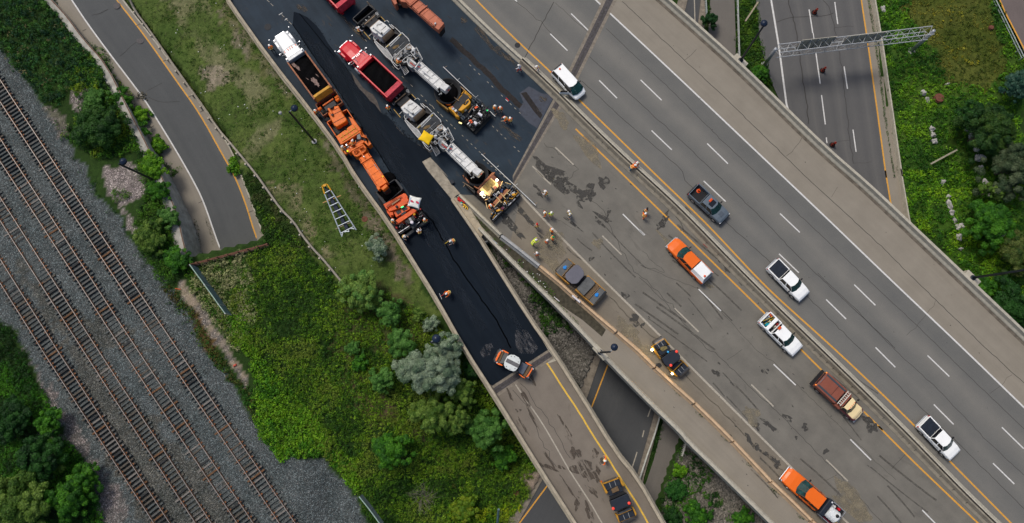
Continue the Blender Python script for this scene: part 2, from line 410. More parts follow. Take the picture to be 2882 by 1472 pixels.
# railway bed
zone("A1 -400,300 0,320 200,600 330,760 470,940 560,1160 640,1260; B1 640,0 700,200 880,350 1000,560 1130,720 1240,880 1330,960 1440,1080 1500,1316; C1 1500,0 1620,170 1740,350 1830,470 1895,600; C2 250,480 480,830 650,850 800,830 960,1000 1060,1140 1150,1316 1250,1450; C1 1500,1450 900,1450; C1 790,1316 690,1020 680,900 560,760 470,640 430,520 330,340 250,180 170,0; B1 110,1200 50,1130 0,1080 -400,900", BAL, (0.092, 0.108, 0.109), 1.2, 0.5)
zone("B1 0,560 500,980 1100,1316 400,1316 0,900; C1 600,0 1895,1316 1150,1450 450,0", BALD, (0.095, 0.095, 0.082), 0.8, 1.5)
zone("C1 170,0 290,180 400,360 480,500 640,700 700,880 900,1100 1000,1316 790,1316 690,1020 680,900 560,760 470,640 430,520 330,340 250,180", (0.15, 0.14, 0.13), PINK, 0.8, 0.9)
zone("B1 740,0 1000,-60 1080,100 1060,180 900,280 960,330 1050,440 1000,480 930,340 860,250 800,160", PINK, (0.25, 0.22, 0.2), 0.8, 0.6)
zone("A1 520,660 640,650 740,810 640,760 600,850 540,800", PINK, (0.25, 0.22, 0.2), 0.8, 0.4)
zone("A1 330,790 520,850 500,1000 460,1010 430,980", (0.10, 0.10, 0.07), PINK, 0.8, 0.6)
zone("C1 240,520 330,560 420,640 400,680 270,670", PINK, (0.2, 0.19, 0.17), 0.8, 0.6)
zone("B1 1330,810 1370,830 1470,960 1560,1100 1680,1290; C1 1700,40 1800,200 1850,290 1810,300 1720,160 1620,0; B1 1560,1240 1450,1070 1330,930", (0.17, 0.155, 0.14), (0.26, 0.215, 0.16), 0.8, 0.3)
zone("B1 1400,1050 1470,1080 1600,1316 1500,1316; C1 1560,60 1600,120 1520,20", (0.09, 0.06, 0.02), (0.12, 0.07, 0.03), 0.8, 0.6)
# right-hand field
zone("A5 410,-60 1330,-60 1532,420 1532,1316 610,1316", (0.03, 0.08, 0.008), (0.05, 0.10, 0.012), 3)
zone("A5 650,-60 1280,-60 1300,180 1400,450 1380,560 1250,690 930,600 900,430 720,200 650,120", (0.055, 0.075, 0.010), (0.075, 0.09, 0.016), 2.5, 1.0)
zone("B5 600,0 1532,0 1532,1160 1100,760 655,330", (0.03, 0.08, 0.008), (0.05, 0.11, 0.01), 3)
# slope by the lower street, riprap banks
zone("C3 700,960 820,910 860,960 760,1100 740,1060", (0.22, 0.18, 0.14), (0.27, 0.22, 0.17), 0.8, 0.3)
zone("B3 440,460 700,760 1000,1060 1300,1316; C3 1340,60 1180,400 1100,300 700,-100", (0.05, 0.055, 0.045), (0.09, 0.088, 0.075), 0.8, 0.4)  # riprap ground in the gap, shade put into its dark colours
zone("C4 320,700 600,940 1000,1330 1000,1450 100,1450 170,1180 250,900", (0.05, 0.055, 0.045), (0.09, 0.088, 0.075), 0.8, 0.4)
def zone_cols(X, Y):
    sh = X.shape; C = np.zeros(sh+(3,)); x = X.ravel(); y = Y.ravel(); C = C.reshape(-1, 3); C[:] = GREEN
    for k, (poly, ca, cb, s, rag) in enumerate(ZONES):
        wx = x+(fbm(x, y, 1.3, 31+k)-.5)*2.6*rag; wy = y+(fbm(x, y, 1.3, 77+k)-.5)*2.6*rag
        m = inpoly(wx, wy, poly); t = np.clip((fbm(x, y, s, 13+k)-.5)*3.2+.5, 0, 1)[:, None]
        c = np.array(ca)*(1-t)+np.array(cb)*t
        j = 0.85+0.3*np.random.default_rng(k).random(len(x))[:, None]
        C = np.where(m[:, None], c*j, C)
    return C.reshape(sh+(3,))
mG, g = pmat('ground_soil', 0.95, 0.2)
at = g.new('ShaderNodeAttribute'); at.attribute_name = 'Col'
ob = g.new('ShaderNodeTexCoord').outputs['Object']
n1 = g.noise(ob, 9, 6, 0.75); n2 = g.noise(ob, 1.7, 5, 0.6)
col = g.mix(1.0, at.outputs['Color'], g.ramp(n1, [(0.30, (0.45,)*3), (0.5, (0.95,)*3), (0.72, (1.75,)*3)]), 'MULTIPLY')
col = g.mix(1.0, col, g.ramp(n2, [(0.3, (0.75, 0.78, 0.7)), (0.7, (1.25, 1.2, 1.25))]), 'MULTIPLY')
vo = g.new('ShaderNodeTexVoronoi'); vo.inputs['Scale'].default_value = 9.0; g.l.new(ob, vo.inputs['Vector'])
sx = g.new('ShaderNodeSeparateColor'); g.l.new(vo.outputs['Color'], sx.inputs[0])
stone = g.ramp(sx.outputs[0], [(0.0, (0.35,)*3), (0.55, (0.85,)*3), (0.8, (1.3,)*3), (0.93, (2.1,)*3), (1.0, (2.8,)*3)])
mk = g.new('ShaderNodeAttribute'); mk.attribute_name = 'Stone'
col = g.mix(mk.outputs['Fac'], col, g.mix(1.0, at.outputs['Color'], stone, 'MULTIPLY'))
g.l.new(col, g.b.inputs['Base Color'])
hh = g.math('ADD', g.math('MULTIPLY', n1, 1.0), g.math('MULTIPLY', g.math('MULTIPLY', vo.outputs['Distance'], -3.0), mk.outputs['Fac']))
g.bump(hh, 0.7, 0.06)
def make_ground():
    X, Y = np.meshgrid(TGX, TGY); ny, nx = X.shape
    V = np.stack([X, Y, TG], -1).reshape(-1, 3); idx = np.arange(nx*ny).reshape(ny, nx)
    F = np.stack([idx[:-1, :-1], idx[:-1, 1:], idx[1:, 1:], idx[1:, :-1]], -1).reshape(-1, 4)
    me = bpy.data.meshes.new('ground'); me.vertices.add(len(V)); me.vertices.foreach_set('co', V.ravel())
    me.loops.add(len(F)*4); me.loops.foreach_set('vertex_index', F.ravel().astype(np.int32))
    me.polygons.add(len(F)); me.polygons.foreach_set('loop_start', np.arange(0, len(F)*4, 4, dtype=np.int32))
    me.polygons.foreach_set('use_smooth', np.ones(len(F), bool)); me.update()
    C = zone_cols(X, Y).reshape(-1, 3)
    ca = me.color_attributes.new('Col', 'FLOAT_COLOR', 'POINT'); ca.data.foreach_set('color', np.concatenate([C, np.ones((len(C), 1))], 1).ravel())
    st = (C[:, 2] > C[:, 1]*0.8) & (C[:, 0] > 0.03)
    fa = me.attributes.new('Stone', 'FLOAT', 'POINT'); fa.data.foreach_set('value', st.astype(float)*0.85)
    me.materials.append(mG); o = bpy.data.objects.new('ground', me); sc.collection.objects.link(o); o['kind'] = 'structure'
make_ground()
mb = MB(); mb.poly([(-1500, -1500, -12), (1500, -1500, -12), (1500, 1500, -12), (-1500, 1500, -12)])
tag(mb.build('far_ground', mat('far_ground', (0.035, 0.06, 0.014), 0.95, scale=0.05, var=0.4)), kind='structure')
# ================================================================ road materials
M_HR = road_mat('asphalt_right', (0.125, 0.125, 0.115), (0.078, 0.084, 0.086), (0.215, 0.205, 0.180), lane=14.6, lanefac=0.80, blot=0.16, streak=0.5, prof=[(0.0, .35), (.06, .45), (.10, .28), (.14, .12), (.20, .30), (.25, .62), (.30, .25), (.36, .05), (.43, .35), (.50, .85), (.56, .45), (.62, .05), (.69, .0), (.74, .12), (.76, .5), (.9, .7), (1, .5)])
M_SH = road_mat('concrete_shoulder', (0.232, 0.208, 0.168), (0.190, 0.170, 0.136), (0.272, 0.246, 0.200), blot=0.3, speck=0.22)
M_HL = road_mat('asphalt_left', (0.146, 0.138, 0.119), (0.104, 0.099, 0.087), (0.195, 0.184, 0.156), lane=3.65, lanefac=0.3, stain=0.3, staincol=(0.075, 0.070, 0.062), blot=0.5)
M_HL2 = road_mat('shoulder_left', (0.182, 0.158, 0.122), (0.125, 0.110, 0.088), (0.225, 0.198, 0.152), stain=0.5, staincol=(0.075, 0.062, 0.05), blot=0.5)
M_TACK = road_mat('milled_tack', (0.013, 0.026, 0.041), (0.006, 0.013, 0.022), (0.024, 0.042, 0.062), stain=0.5, staincol=(0.055, 0.048, 0.042), rough=0.7, blot=0.5, streak=0.75, spec=.2)
M_FRESH = road_mat('fresh_asphalt', (0.0078, 0.0120, 0.0185), (0.0052, 0.0082, 0.0130), (0.0115, 0.0175, 0.0260), rough=0.8, blot=0.35, streak=0.8, spec=.05)
M_RAMP = road_mat('ramp_old_concrete', (0.178, 0.152, 0.122), (0.125, 0.107, 0.088), (0.215, 0.188, 0.152), stain=0.6, staincol=(0.085, 0.070, 0.056), blot=0.45)
M_ST = road_mat('street_asphalt', (0.060, 0.064, 0.068), (0.045, 0.049, 0.054), (0.085, 0.088, 0.088), lane=5.2, lanefac=0.35, blot=0.2)
M_FW = road_mat('freeway_asphalt', (0.102, 0.101, 0.098), (0.070, 0.072, 0.075), (0.134, 0.131, 0.124), lane=3.65, lanefac=0.7, blot=0.15)
M_LR = road_mat('exit_road_asphalt', (0.072, 0.077, 0.079), (0.058, 0.063, 0.065), (0.105, 0.110, 0.108), lane=5.6, lanefac=0.3, blot=0.2)
M_CON = mat('concrete', (0.36, 0.315, 0.235), 0.9, var=0.22, scale=1.6, bump=0.2)
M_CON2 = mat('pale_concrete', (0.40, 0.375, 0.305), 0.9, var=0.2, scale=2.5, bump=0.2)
M_COND = mat('weathered_concrete', (0.20, 0.175, 0.14), 0.9, var=0.35, scale=2.2, bump=0.3)
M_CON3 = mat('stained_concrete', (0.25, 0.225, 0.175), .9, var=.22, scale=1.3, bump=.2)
M_TAN = mat('tan_concrete', (0.52, 0.37, 0.23), 0.9, var=0.2, scale=1.8, bump=0.2)
M_GREYC = mat('grey_concrete', (0.34, 0.345, 0.34), 0.9, var=0.2, scale=1.5, bump=0.2)
M_WHITE = mat('white_paint', (0.58, 0.58, 0.56), 0.7, var=0.22, scale=5)
M_WORN = mat('worn_white_paint', (0.36, 0.33, 0.27), 0.8, var=0.3, scale=6)
M_YEL = mat('yellow_paint', (0.60, 0.30, 0.045), 0.7, var=0.2, scale=5)
M_YEL2 = mat('bright_yellow_paint', (0.66, 0.42, 0.06), 0.7, var=0.25, scale=5)
M_CRACK = mat('crack_sealer', (0.040, 0.037, 0.033), 0.8)
M_JOINT = mat('joint_steel', (0.055, 0.050, 0.052), 0.6, var=0.5, scale=4)
M_DIRT = ragged('oil_stain', (0.060, 0.058, 0.053), .47, .06, 1.4)
# ================================================================ highway
yelR = "A3 370,0 640,275 925,535 1125,735 1400,1000 1720,1316; B4 500,395 940,870 1440,1316; C5 560,435 860,735 1435,1316"
gap = "A3 245,0 430,185 655,395 720,435 940,650 1030,735 1190,905 1400,1100 1600,1300; B4 200,170 545,535 960,955 1300,1280; C5 430,420 760,745 1050,1060 1320,1316"
whR = "A3 1255,0 1330,65 1895,600; A4 915,1316; B5 285,500; C5 1055,0 1532,460"
whR = "A3 1255,0 1330,65 1895,600; A4 210,655 560,985 915,1316; B5 285,545 660,905 1080,1316; C5 1532,460"
parR = "A4 65,0 150,75 400,300 600,480 925,800 1215,1085 1480,1316; B5 320,42 640,345 1120,800 1532,1192"
whR_pts = W("A3 1255,0 1895,600; B5 0,285 540,805 1080,1316; C5 1532,460", 0.0)
yelR_pts = W(yelR, 0.0)
gap_pts = gsmooth(extend(W(gap, 0.8), 60, 60), 9)
par_pts = gsmooth(extend(W(parR, 0.9), 60, 60), 6)
E = 60
gap0 = [Vector((p.x, p.y, 0)) for p in gap_pts]; par0 = [Vector((p.x, p.y, 0)) for p in par_pts]
yR = gsmooth(extend(yelR_pts, E, E), 6); wR = gsmooth(extend(whR_pts, E, E), 6)
ribbon('right_carriageway', [(gap0, -1.6), (yR, 0.0), (wR, 10.95)], M_HR, n=90)
ribbon('right_shoulder', [(wR, 10.95), (par0, 16.5)], M_SH, n=90)
yelL_px = "A3 1090,940 1300,1140 1480,1316; B4 400,540 930,1060; C4 1350,185 1680,510 1895,720; C5 360,505 700,850 1190,1316"
whL_px = "B3 700,180 905,400 1200,700 1760,1250; C4 330,110 560,340 900,680 1130,910 1490,1270 1540,1316"
yL = gsmooth(extend(W(yelL_px), 45, E), 6); wL = gsmooth(extend(W(whL_px), 0, E), 6)
tmp_px = "B3 245,178 550,480 835,705 950,800 1200,1025 1540,1310; C4 190,240 390,415 580,598 760,782 930,970 1130,1158 1290,1316"
jointB = W("A3 1010,800; B3 620,180", 0.0)
lout_px = "B3 430,465 700,742 1000,1035 1265,1316; C3 1340,105 1660,430 1895,655; C4 350,705 600,945 975,1316"
lout = smooth_pl(extend(W(lout_px, 0.85), 1, 60), 1); lout0 = [Vector((p.x, p.y, 0)) for p in lout]
# left carriageway: from the joint on
left_pts = W("A3 1010,765 640,1300; B3 640,60 245,178 430,450 700,742 1000,1035 1265,1316; C3 1340,105 1660,430 1895,655; C4 350,705 600,945 975,1316 1500,1800", 0.0)
gpath = [p for p in gap0 if proj(p)[0] > 1590]
left_poly = left_pts+gpath[::-1]
dirL = (yL[-3]-yL[2]); 
uvsheet('left_carriageway', left_poly, M_HL, dirL)
shl = resample(wL, 60)
tb = smooth_pl(extend(W(tmp_px, 0.0), 0, 60), 1)
ribbon('left_shoulder', [([p+Vector((0, 0, .004)) for p in wL], 0), ([p+Vector((0, 0, .004)) for p in tb if proj(p)[0] > 1400], 3.0)], M_HL2, n=80)
ribbon('verge_strip', [([p+Vector((0, 0, .006)) for p in W("B3 820,700 950,800 1200,1025 1540,1310; C4 190,240 580,598 930,970 1290,1316 1900,1900", 0)], 0),
    ([p+Vector((0, 0, .006)) for p in W("B3 760,800 1000,1035 1265,1316; C3 1340,105 1660,430; C4 350,705 600,945 975,1316 1500,1800", 0)], 4)], M_SH, n=80)
# gore: soil strip between temporary barrier and parapet
mb = MB(); sheet(mb, W("B3 275,255 430,385 550,500 830,730 960,840 1180,1030 1330,1180 1300,1230 1160,1110 1000,1000 700,710 430,445", 0.01))
tag(mb.build('gore_soil', mat('gore_soil', (0.055, 0.050, 0.035), 0.95, var=0.5, scale=2)), kind='structure')
# dark prepared area + fresh mat
RL_px = "A1 1675,-40; A2 110,0 430,450 740,840 940,1110 1060,1316; B2 1300,380 1500,700 1650,940 1860,1316; C3 500,360 820,880 1100,1316"
RR_px = "B3 190,212 390,500 450,600 770,1110 920,1316; C3 1150,380 1400,790 1560,980 1750,1316"
def edge0(px, z): return [Vector((p.x, p.y, 0)) for p in smooth_pl(extend(W(px, z), 50, 50), 1)]
RL0 = edge0(RL_px, 0.8); RR0 = [Vector((p.x, p.y, 0)) for p in smooth_pl(extend(W(RR_px, 0.8), 0, 50), 1)]
tackp = [p for p in RL0 if proj(p)[1] < 1090] + W("C3 490,298 900,32", 0)+W("B3 770,1110 450,600 300,350 195,215 245,178 640,190", 0)+W("A3 640,1300 945,725", 0)+[p for p in gap0 if proj(p)[0] < 1560][::-1]
dirA = W("A2 590,180; B2 1330,0", 0); dirA = dirA[1]-dirA[0]
uvsheet('prepared_surface', [p+Vector((0, 0, .002)) for p in tackp], M_TACK, dirA)
matp = W("A2 598,88 590,180 880,600 1100,930 1340,1310; B2 1590,380; B2 1650,480", 0)
fresh = W("A2 598,88 590,180 740,410 880,600 1100,930 1340,1316; B2 1370,60 1500,250; B2 1390,470 1330,420", 0)
rp = [p for p in RL0 if 655 < proj(p)[1] < 1085]
fresh = W("A2 598,88 590,180 740,410 880,600 1100,930 1340,1316; B2 1400,90 1540,320 1370,500", 0)+rp+W("C3 488,298 900,32", 0)+W("B3 770,1110 450,600 300,350 195,215; B2 1770,215 1590,0", 0)+\
    W("A2 1548,1195 1620,1160 1590,1120 1500,1060 1420,1010 1360,950 1330,900 1280,850 1250,845 1235,815 1200,770 1165,745 1130,700 1085,660 1050,615 1040,570 980,500 900,390 850,320 790,220 755,180 700,130 640,100", 0)
mb = MB(); pts = [Vector((p.x, p.y, 0.05)) for p in fresh]
mb.prism(pts, 0.0, 0.05); fo = mb.build('fresh_asphalt_mat', M_FRESH, fixn=True); fo['kind'] = 'structure'
me = fo.data; ul = me.uv_layers.new(name='UVMap'); d = dirA.normalized(); c = Vector((-d.y, d.x, 0))
for lp in me.loops:
    v = me.vertices[lp.vertex_index].co; ul.data[lp.index].uv = (v.dot(c), v.dot(d))
def deco(name, px, z, m, jit=0.0, w=None):
    mb = MB()
    if w: strip(mb, W(px, z), w, jit=jit)
    else: sheet(mb, W(px, z))
    o = mb.build(name, m, fixn=False); o['kind'] = 'structure'; return o
# exposed sliver of old surface, slab at the nose
M_OLD = mat('exposed_old_surface', (0.085, 0.075, 0.068), 0.9, var=0.35, scale=3)
deco('exposed_strip', "A2 1020,530 1060,580 1110,650 1150,680 1185,700 1215,750 1245,835 1225,810 1200,775 1160,745 1125,700 1080,655 1050,610", 0.056, M_OLD)
deco('exposed_strip', "A2 1280,870 1330,905 1400,985 1440,1030 1560,1090 1640,1110 1610,1130 1540,1110 1440,1050 1380,990 1310,910", 0.008, M_OLD)
deco('nose_slab', "A2 1548,1198 1607,1165 1665,1225 1745,1316; B2 1690,0 1760,90 1830,170 1800,185 1770,218 1590,0", 0.06, mat('nose_concrete', (0.30, 0.27, 0.215), 0.9, var=0.35, scale=1.6, bump=0.3))
mb = MB(); mb.pp("B3 190,212 243,185 300,245 430,450 420,470 400,505", 0, 0.25); tag(mb.build('nose_ramp', M_CON), kind='structure')
# old ramp deck
rl2 = [p for p in RL0 if proj(p)[1] > 1075]; rr2 = [p for p in RR0 if proj(p)[1] > 975]
uvsheet('ramp_deck', rl2+rr2[::-1], M_RAMP, rl2[-1]-rl2[0])
# deck bodies (thickness)
def deck(name, ptsl, ptsr, z0=-1.3, z1=-0.02):
    mb = MB(); L = resample(ptsl, 60); Rr = resample(ptsr, 60)
    vs = []; 
    for a, b in zip(L, Rr): vs += [(a.x, a.y, z1), (b.x, b.y, z1), (b.x, b.y, z0), (a.x, a.y, z0)]
    fs = [(4*i+j, 4*i+(j+1) % 4, 4*i+4+(j+1) % 4, 4*i+4+j) for i in range(59) for j in range(4)]+[(3, 2, 1, 0), (236, 237, 238, 239)]
    mb.add(vs, fs); return mb
brl = [p for p in RL0 if proj(p)[1] > 640]; brr = [p for p in RR0 if proj(p)[1] > 640]
tag(deck('x', brl, brr).build('ramp_bridge', M_CON2), 'curving concrete ramp bridge over the lower street', 'bridge')
hb_l = [p for p in lout0 if proj(p)[1] > 660]; hb_r = [p for p in par0 if proj(p)[1] > 0 or proj(p)[0] > 2900]
tag(deck('x', hb_l, hb_r).build('highway_bridge', M_CON2), 'wide concrete highway bridge carrying the traffic lanes over freeway and street', 'bridge')
# ---------------------------------------------------------------- markings
mk_y = MB(); mk_w = MB(); mk_o = MB(); mk_c = MB(); mk_y2 = MB()
strip(mk_y, yR, 0.2, 0.006); strip(mk_w, wR, 0.2, 0.006); strip(mk_y, [p for p in yL if proj(p)[0] > 1612], 0.2, 0.006); strip(mk_o, wL, 0.24, 0.010)
dR = "A3 1072,100 1215,240 918,250 1045,375 1280,595 1412,727 1587,592 1742,742 1668,967 1818,1110; A4 343,1063 497,1213; B4 475,77 638,230 1040,318 1187,458 1033,617 1180,757 1590,845 1747,998 1382,955 1530,1100; C5 432,15 578,162 817,75 978,230 864,438 1010,585 1368,607 1530,765 1302,873 1460,1027 778,1220 905,1350"
def dashes(mb_, s, z, w):
    q = W(s, z)
    for a, b in zip(q[::2], q[1::2]): strip(mb_, [a, b], w, 0.006)
dashes(mk_w, dR, 0, 0.15)
dashes(mk_w, "A3 650,-8 672,12", 0, 0.15)
dL = "B3 812,0 922,103 1455,322 1612,478 1303,483 1445,623 1838,1020 1900,1085; B4 437,878 603,1040; C4 993,140 1157,295 1562,697 1715,850; B4 0,440 40,478"
dashes(mk_w, "B3 1455,322 1612,478; B4 437,878 603,1040; C4 993,140 1157,295 1562,697 1715,850; B4 0,440 40,478", 0, 0.15)
dashes(mk_o, "B3 812,0 922,103 1303,483 1445,623; A3 955,1090 1090,1220 785,1230 870,1312; B4 260,1020 438,1195; C4 828,290 992,452 1382,847 1543,1005", 0, 0.17)
# short temporary dashes on the dark surface
def shortd(s, n, frac=0.38, w=0.06):
    a, b = W(s, 0.0)
    for i in range(n):
        if random.random() < 0.18: continue
        t = (i+random.uniform(-.08, .08))/n; strip(mk_o, [a.lerp(b, t), a.lerp(b, t+frac/n)], w, 0.008)
shortd("A3 320,480 820,958", 15); shortd("A3 455,900 710,1145", 8); shortd("A3 -10,740 420,1150", 14); shortd("A3 420,1180 600,1330", 6)
shortd("A2 400,0 590,190", 7, 0.7); shortd("A2 1140,10 1200,70", 2); shortd("A2 980,150 1900,1060", 13, 0.22); shortd("A3 -200,300 20,480", 4)
mb = MB(); strip(mb, W("A2 487,110 512,95", 0.012), 0.08); strip(mb, W("A2 530,150 548,135", 0.012), 0.08)
tag(mb.build('survey_tick', M_WHITE, fixn=False), kind='structure')
# ramp lines
strip(mk_y2, smooth_pl(W("C3 850,60 880,115 930,185 1000,300 1130,490 1240,680 1330,810 1430,975 1560,1170 1640,1316 1720,1450", 0)), 0.2, 0.006, 0.012)
strip(mk_o, smooth_pl(W("C3 618,225 700,350 850,560 960,750 1060,930 1150,1065 1230,1190 1300,1316 1380,1450", 0)), 0.15, 0.006)
for mbx, nm, mm in ((mk_y, 'yellow_edge_line', M_YEL), (mk_w, 'white_road_marking', M_WHITE), (mk_o, 'worn_road_marking', M_WORN), (mk_y2, 'ramp_edge_line', M_YEL2)):
    o = mbx.build(nm, mm, fixn=False); o['kind'] = 'structure'
# longitudinal joints and cracks
cr = MB()
def crack(s, w=0.05, jit=0.03, z=0.0): strip(cr, W(s, z), w, 0.004, jit)
crack("A3 1210,420 1540,725 1895,1050; A4 440,1316; B4 860,310 1240,700 1560,1000 1895,1316", 0.06); crack("A3 1330,210 1895,745; A4 450,1040 745,1316; B4 1230,370 1895,1000; B5 720,1130 910,1316; C5 1230,330 1532,620", .055)
crack("A3 1450,10 1895,430; A4 450,700 1080,1316; B5 400,490 880,960 1250,1316; C5 1532,280", .07)
crack("A3 1150,600 1500,920 1895,1260; B4 330,70 640,380 970,680 1260,950 1600,1290; C5 480,180 800,490 1080,760 1320,1000 1532,1210", .06)
crack("B5 0,760 300,1040 560,1316; C5 900,330 1250,700 1532,960", .05)
crack("A3 945,15 860,170 730,420", .09, .06); crack("A3 655,0 760,95 860,165 990,320", .05, .08); crack("A3 955,20 1190,235", .04, .05)
crack("A4 265,365 175,445", .04, .1); crack("A4 1055,1015 1000,1080 930,1155", .04, .1); crack("B5 155,125 95,190", .03, .08); crack("B5 880,965 820,1045 750,1140 660,1220", .03, .1)
crack("C5 1440,215 1370,285 1280,360", .03, .1); crack("C5 655,800 550,915", .04, .08)
crack("A3 870,1060 1000,1150 1120,1250; B3 1000,120 1300,280 1490,680 1560,760 1740,930 1895,1080", .05, .12)
crack("B4 0,790 150,930 300,1100 490,1316; C4 560,50 830,320 1090,560 1340,820; C5 220,1020 480,1316", .05, .06)
crack("B3 690,180 1100,440", .03, .1); crack("B3 1600,600 1780,760; B4 0,700 440,880 640,1080 850,1316; C4 1000,130 1300,420 1650,760 1895,1000", .035, .06)
crack("B3 640,290 870,470 1010,600", .04, .1); crack("B3 1360,930 1500,1090 1760,1290; C4 360,240 600,480 900,790 1060,930", .05, .08)
crack("C4 1540,1030 1440,1130", .04, .1); crack("C4 1460,950 1380,990", .03, .1); crack("C4 760,30 650,110", .03, .1)
crack("C3 880,1316 880,1310", .01); crack("C3 700,280 870,520 1000,720 1060,840", .05, .12); crack("C3 640,330 760,480 830,640 900,790 960,900", .05, .15)
cr.build('pavement_crack', M_CRACK, fixn=False)['kind'] = 'structure'
# seam in the fresh mat
mb = MB(); strip(mb, W("B3 -90,210 0,330 60,400 130,530 200,660 300,800 390,930 500,1080 590,1240 625,1316", 0.055), 0.16, 0, 0.05)
strip(mb, W("A2 590,180 740,410 880,600 1100,930 1340,1316; B2 1390,90", 0.054), 0.10, 0, 0.03)
strip(mb, W("A2 860,340 1000,520", 0.054), 0.06, 0, 0.03)
strip(mb, W("A2 640,100 760,250 950,480 1050,600", 0.054), 0.09, 0, 0.03)
tag(mb.build('asphalt_seam', mat('seam', (0.0012, 0.0016, 0.0022), 0.95, spec=.02), fixn=False), kind='structure')
# expansion joints
def joint(a_px, b_px, z=0.005):
    "a_px / b_px: the two long edges"
    A = W(a_px, z); B = W(b_px, z); lines = [([x.lerp(y, t) for x, y in zip(A, B)], t*3) for t in (0, .25)]
    ribbon('expansion_joint', lines, M_COND, n=20)
    ribbon('expansion_joint_steel', [([x.lerp(y, t)+Vector((0, 0, .002)) for x, y in zip(A, B)], t*3) for t in (.25, .75)], M_JOINT, n=20)
    ribbon('expansion_joint', [([x.lerp(y, t) for x, y in zip(A, B)], t*3) for t in (.75, 1)], M_COND, n=20)
    mbj = MB(); n = int((A[1]-A[0]).length/0.16)
    for i in range(n):
        t = i/n
        if fbm(np.array([t*20]), np.array([A[0].x]), 1.5, 3)[0] < 0.42: continue
        p = A[0].lerp(A[-1], t); q = B[0].lerp(B[-1], t); strip(mbj, [p.lerp(q, .42), p.lerp(q, .56)], .07, 0.005)
    tag(mbj.build('joint_teeth', M_CRACK, fixn=False), kind='structure')
M_CONJ = M_COND
joint("A3 1015,770; B3 640,130", "A3 945,725; A3 640,1300", 0.009)
joint("A3 1430,-40 1120,590", "A3 1310,-10 1055,520", 0.009)
joint("C3 900,32 485,298", "C3 945,95 530,378", 0.009)
# stains
rs = random.Random(5); stn = MB(); ZB = 0.0
def blob(mb_, px, py, rx, ry, ang, z=0.005, n=18):
    c = P(px, py, z); ca, sa = math.cos(ang), math.sin(ang); ph = [rs.uniform(0, 6.28) for _ in range(4)]; vs = []
    for k in range(n):
        t = 2*math.pi*k/n; r = 1+.28*math.sin(2*t+ph[0])+.2*math.sin(3*t+ph[1])+.16*math.sin(5*t+ph[2])+rs.uniform(-.14, .14)
        x, y = rx*r*math.cos(t), ry*r*math.sin(t); vs.append(c+Vector((x*ca-y*sa, x*sa+y*ca, 0)))
    global ZB; ZB += 0.00006
    mb_.poly([v+Vector((0, 0, ZB)) for v in vs])
for s, L_ in (("B3", "1310,85,.9,.6 1200,150,.7,.9 1150,190,1.0,.5 1310,350,1.0,.35 1280,380,.7,.3 960,50,2.6,.9 900,20,2.2,.7 1060,110,1.2,.5 1220,190,.6,.5 1130,250,.5,.3 1220,655,.25,.35 815,125,.5,.2 1545,1105,.8,.6 1600,1145,.25,.3 1470,925,.6,.35 1755,370,.35,1.2 1740,400,.4,.5 840,170,.5,.25 1350,315,.25,.4 730,330,1.6,.4 650,420,1.8,.4 600,380,1.2,.5 850,490,.5,.2 1080,390,1.6,.15"),
  ("C4", "570,205,.5,.35 1095,535,.9,.22 1225,605,.35,.45 960,590,1.4,.22 870,600,.5,.3 880,630,.2,.12 985,622,.4,.12 820,710,1.0,.28 870,750,.4,.3 950,815,1.3,.25 1020,880,.5,.42 1380,785,.3,.35 1720,600,.9,.6 1690,560,.7,.4 140,150,.3,.28 920,190,.5,.2 1160,683,.2,.2 1000,845,.4,.2"),
  ("B4", "180,380,.3,1.0 640,735,.5,.3 620,690,.6,.3"), ("A3", "790,740,.4,.3 1100,800,.6,.4")):
    for tk in L_.split():
        a, b, rx, ry = map(float, tk.split(',')); px, py = T('%s %f,%f' % (s, a, b))[0]; blob(stn, px, py, rx, ry, -0.75+rs.uniform(-.2, .2))
for _ in range(150):
    px, py = rs.uniform(1420, 2500), rs.uniform(420, 1450); q = P(px, py, 0)
    if inpoly(np.array([q.x]), np.array([q.y]), left_poly)[0]: blob(stn, px, py, abs(rs.gauss(.04, .09))+.04, rs.uniform(.03, .1), -0.75, 0.0055, 9)
for _ in range(90):
    px, py = rs.uniform(1550, 2880), rs.uniform(20, 1450); q = P(px, py, 0); blob(stn, px, py, rs.uniform(.03, .08), rs.uniform(.03, .07), 0, 0.0055, 8) if inpoly(np.array([q.x]), np.array([q.y]), gap0+par0[::-1])[0] else None
tag(stn.build('oil_stains', M_DIRT, fixn=False), kind='structure')
dst = MB()
for tk in "B3,900,600,2.6,1.3 B3,960,540,1.8,1.0 B3,1480,1180,1.4,.8 B3,1510,1200,1.0,.8 C4,1560,1150,2.6,1.2 C4,830,520,1.4,.7 C4,1620,1200,2.0,1.0 B3,1270,540,.8,.5 C4,20,20,1.2,.7 A3,1200,1100,2.2,1.0 A3,1000,880,1.2,.8 B4,480,820,1.6,.3 B4,200,520,1.4,.3".split():
    t, a_, b_, rx, ry = tk.split(','); px, py = T('%s %s,%s' % (t, a_, b_))[0]; blob(dst, px, py, float(rx), float(ry), -.75, 0.0045, 22)
tag(dst.build('dust_film', ragged('dust', (0.235, 0.205, 0.145), .50, .18, .8), fixn=False), kind='structure')
tm = MB(); rt_ = random.Random(12)
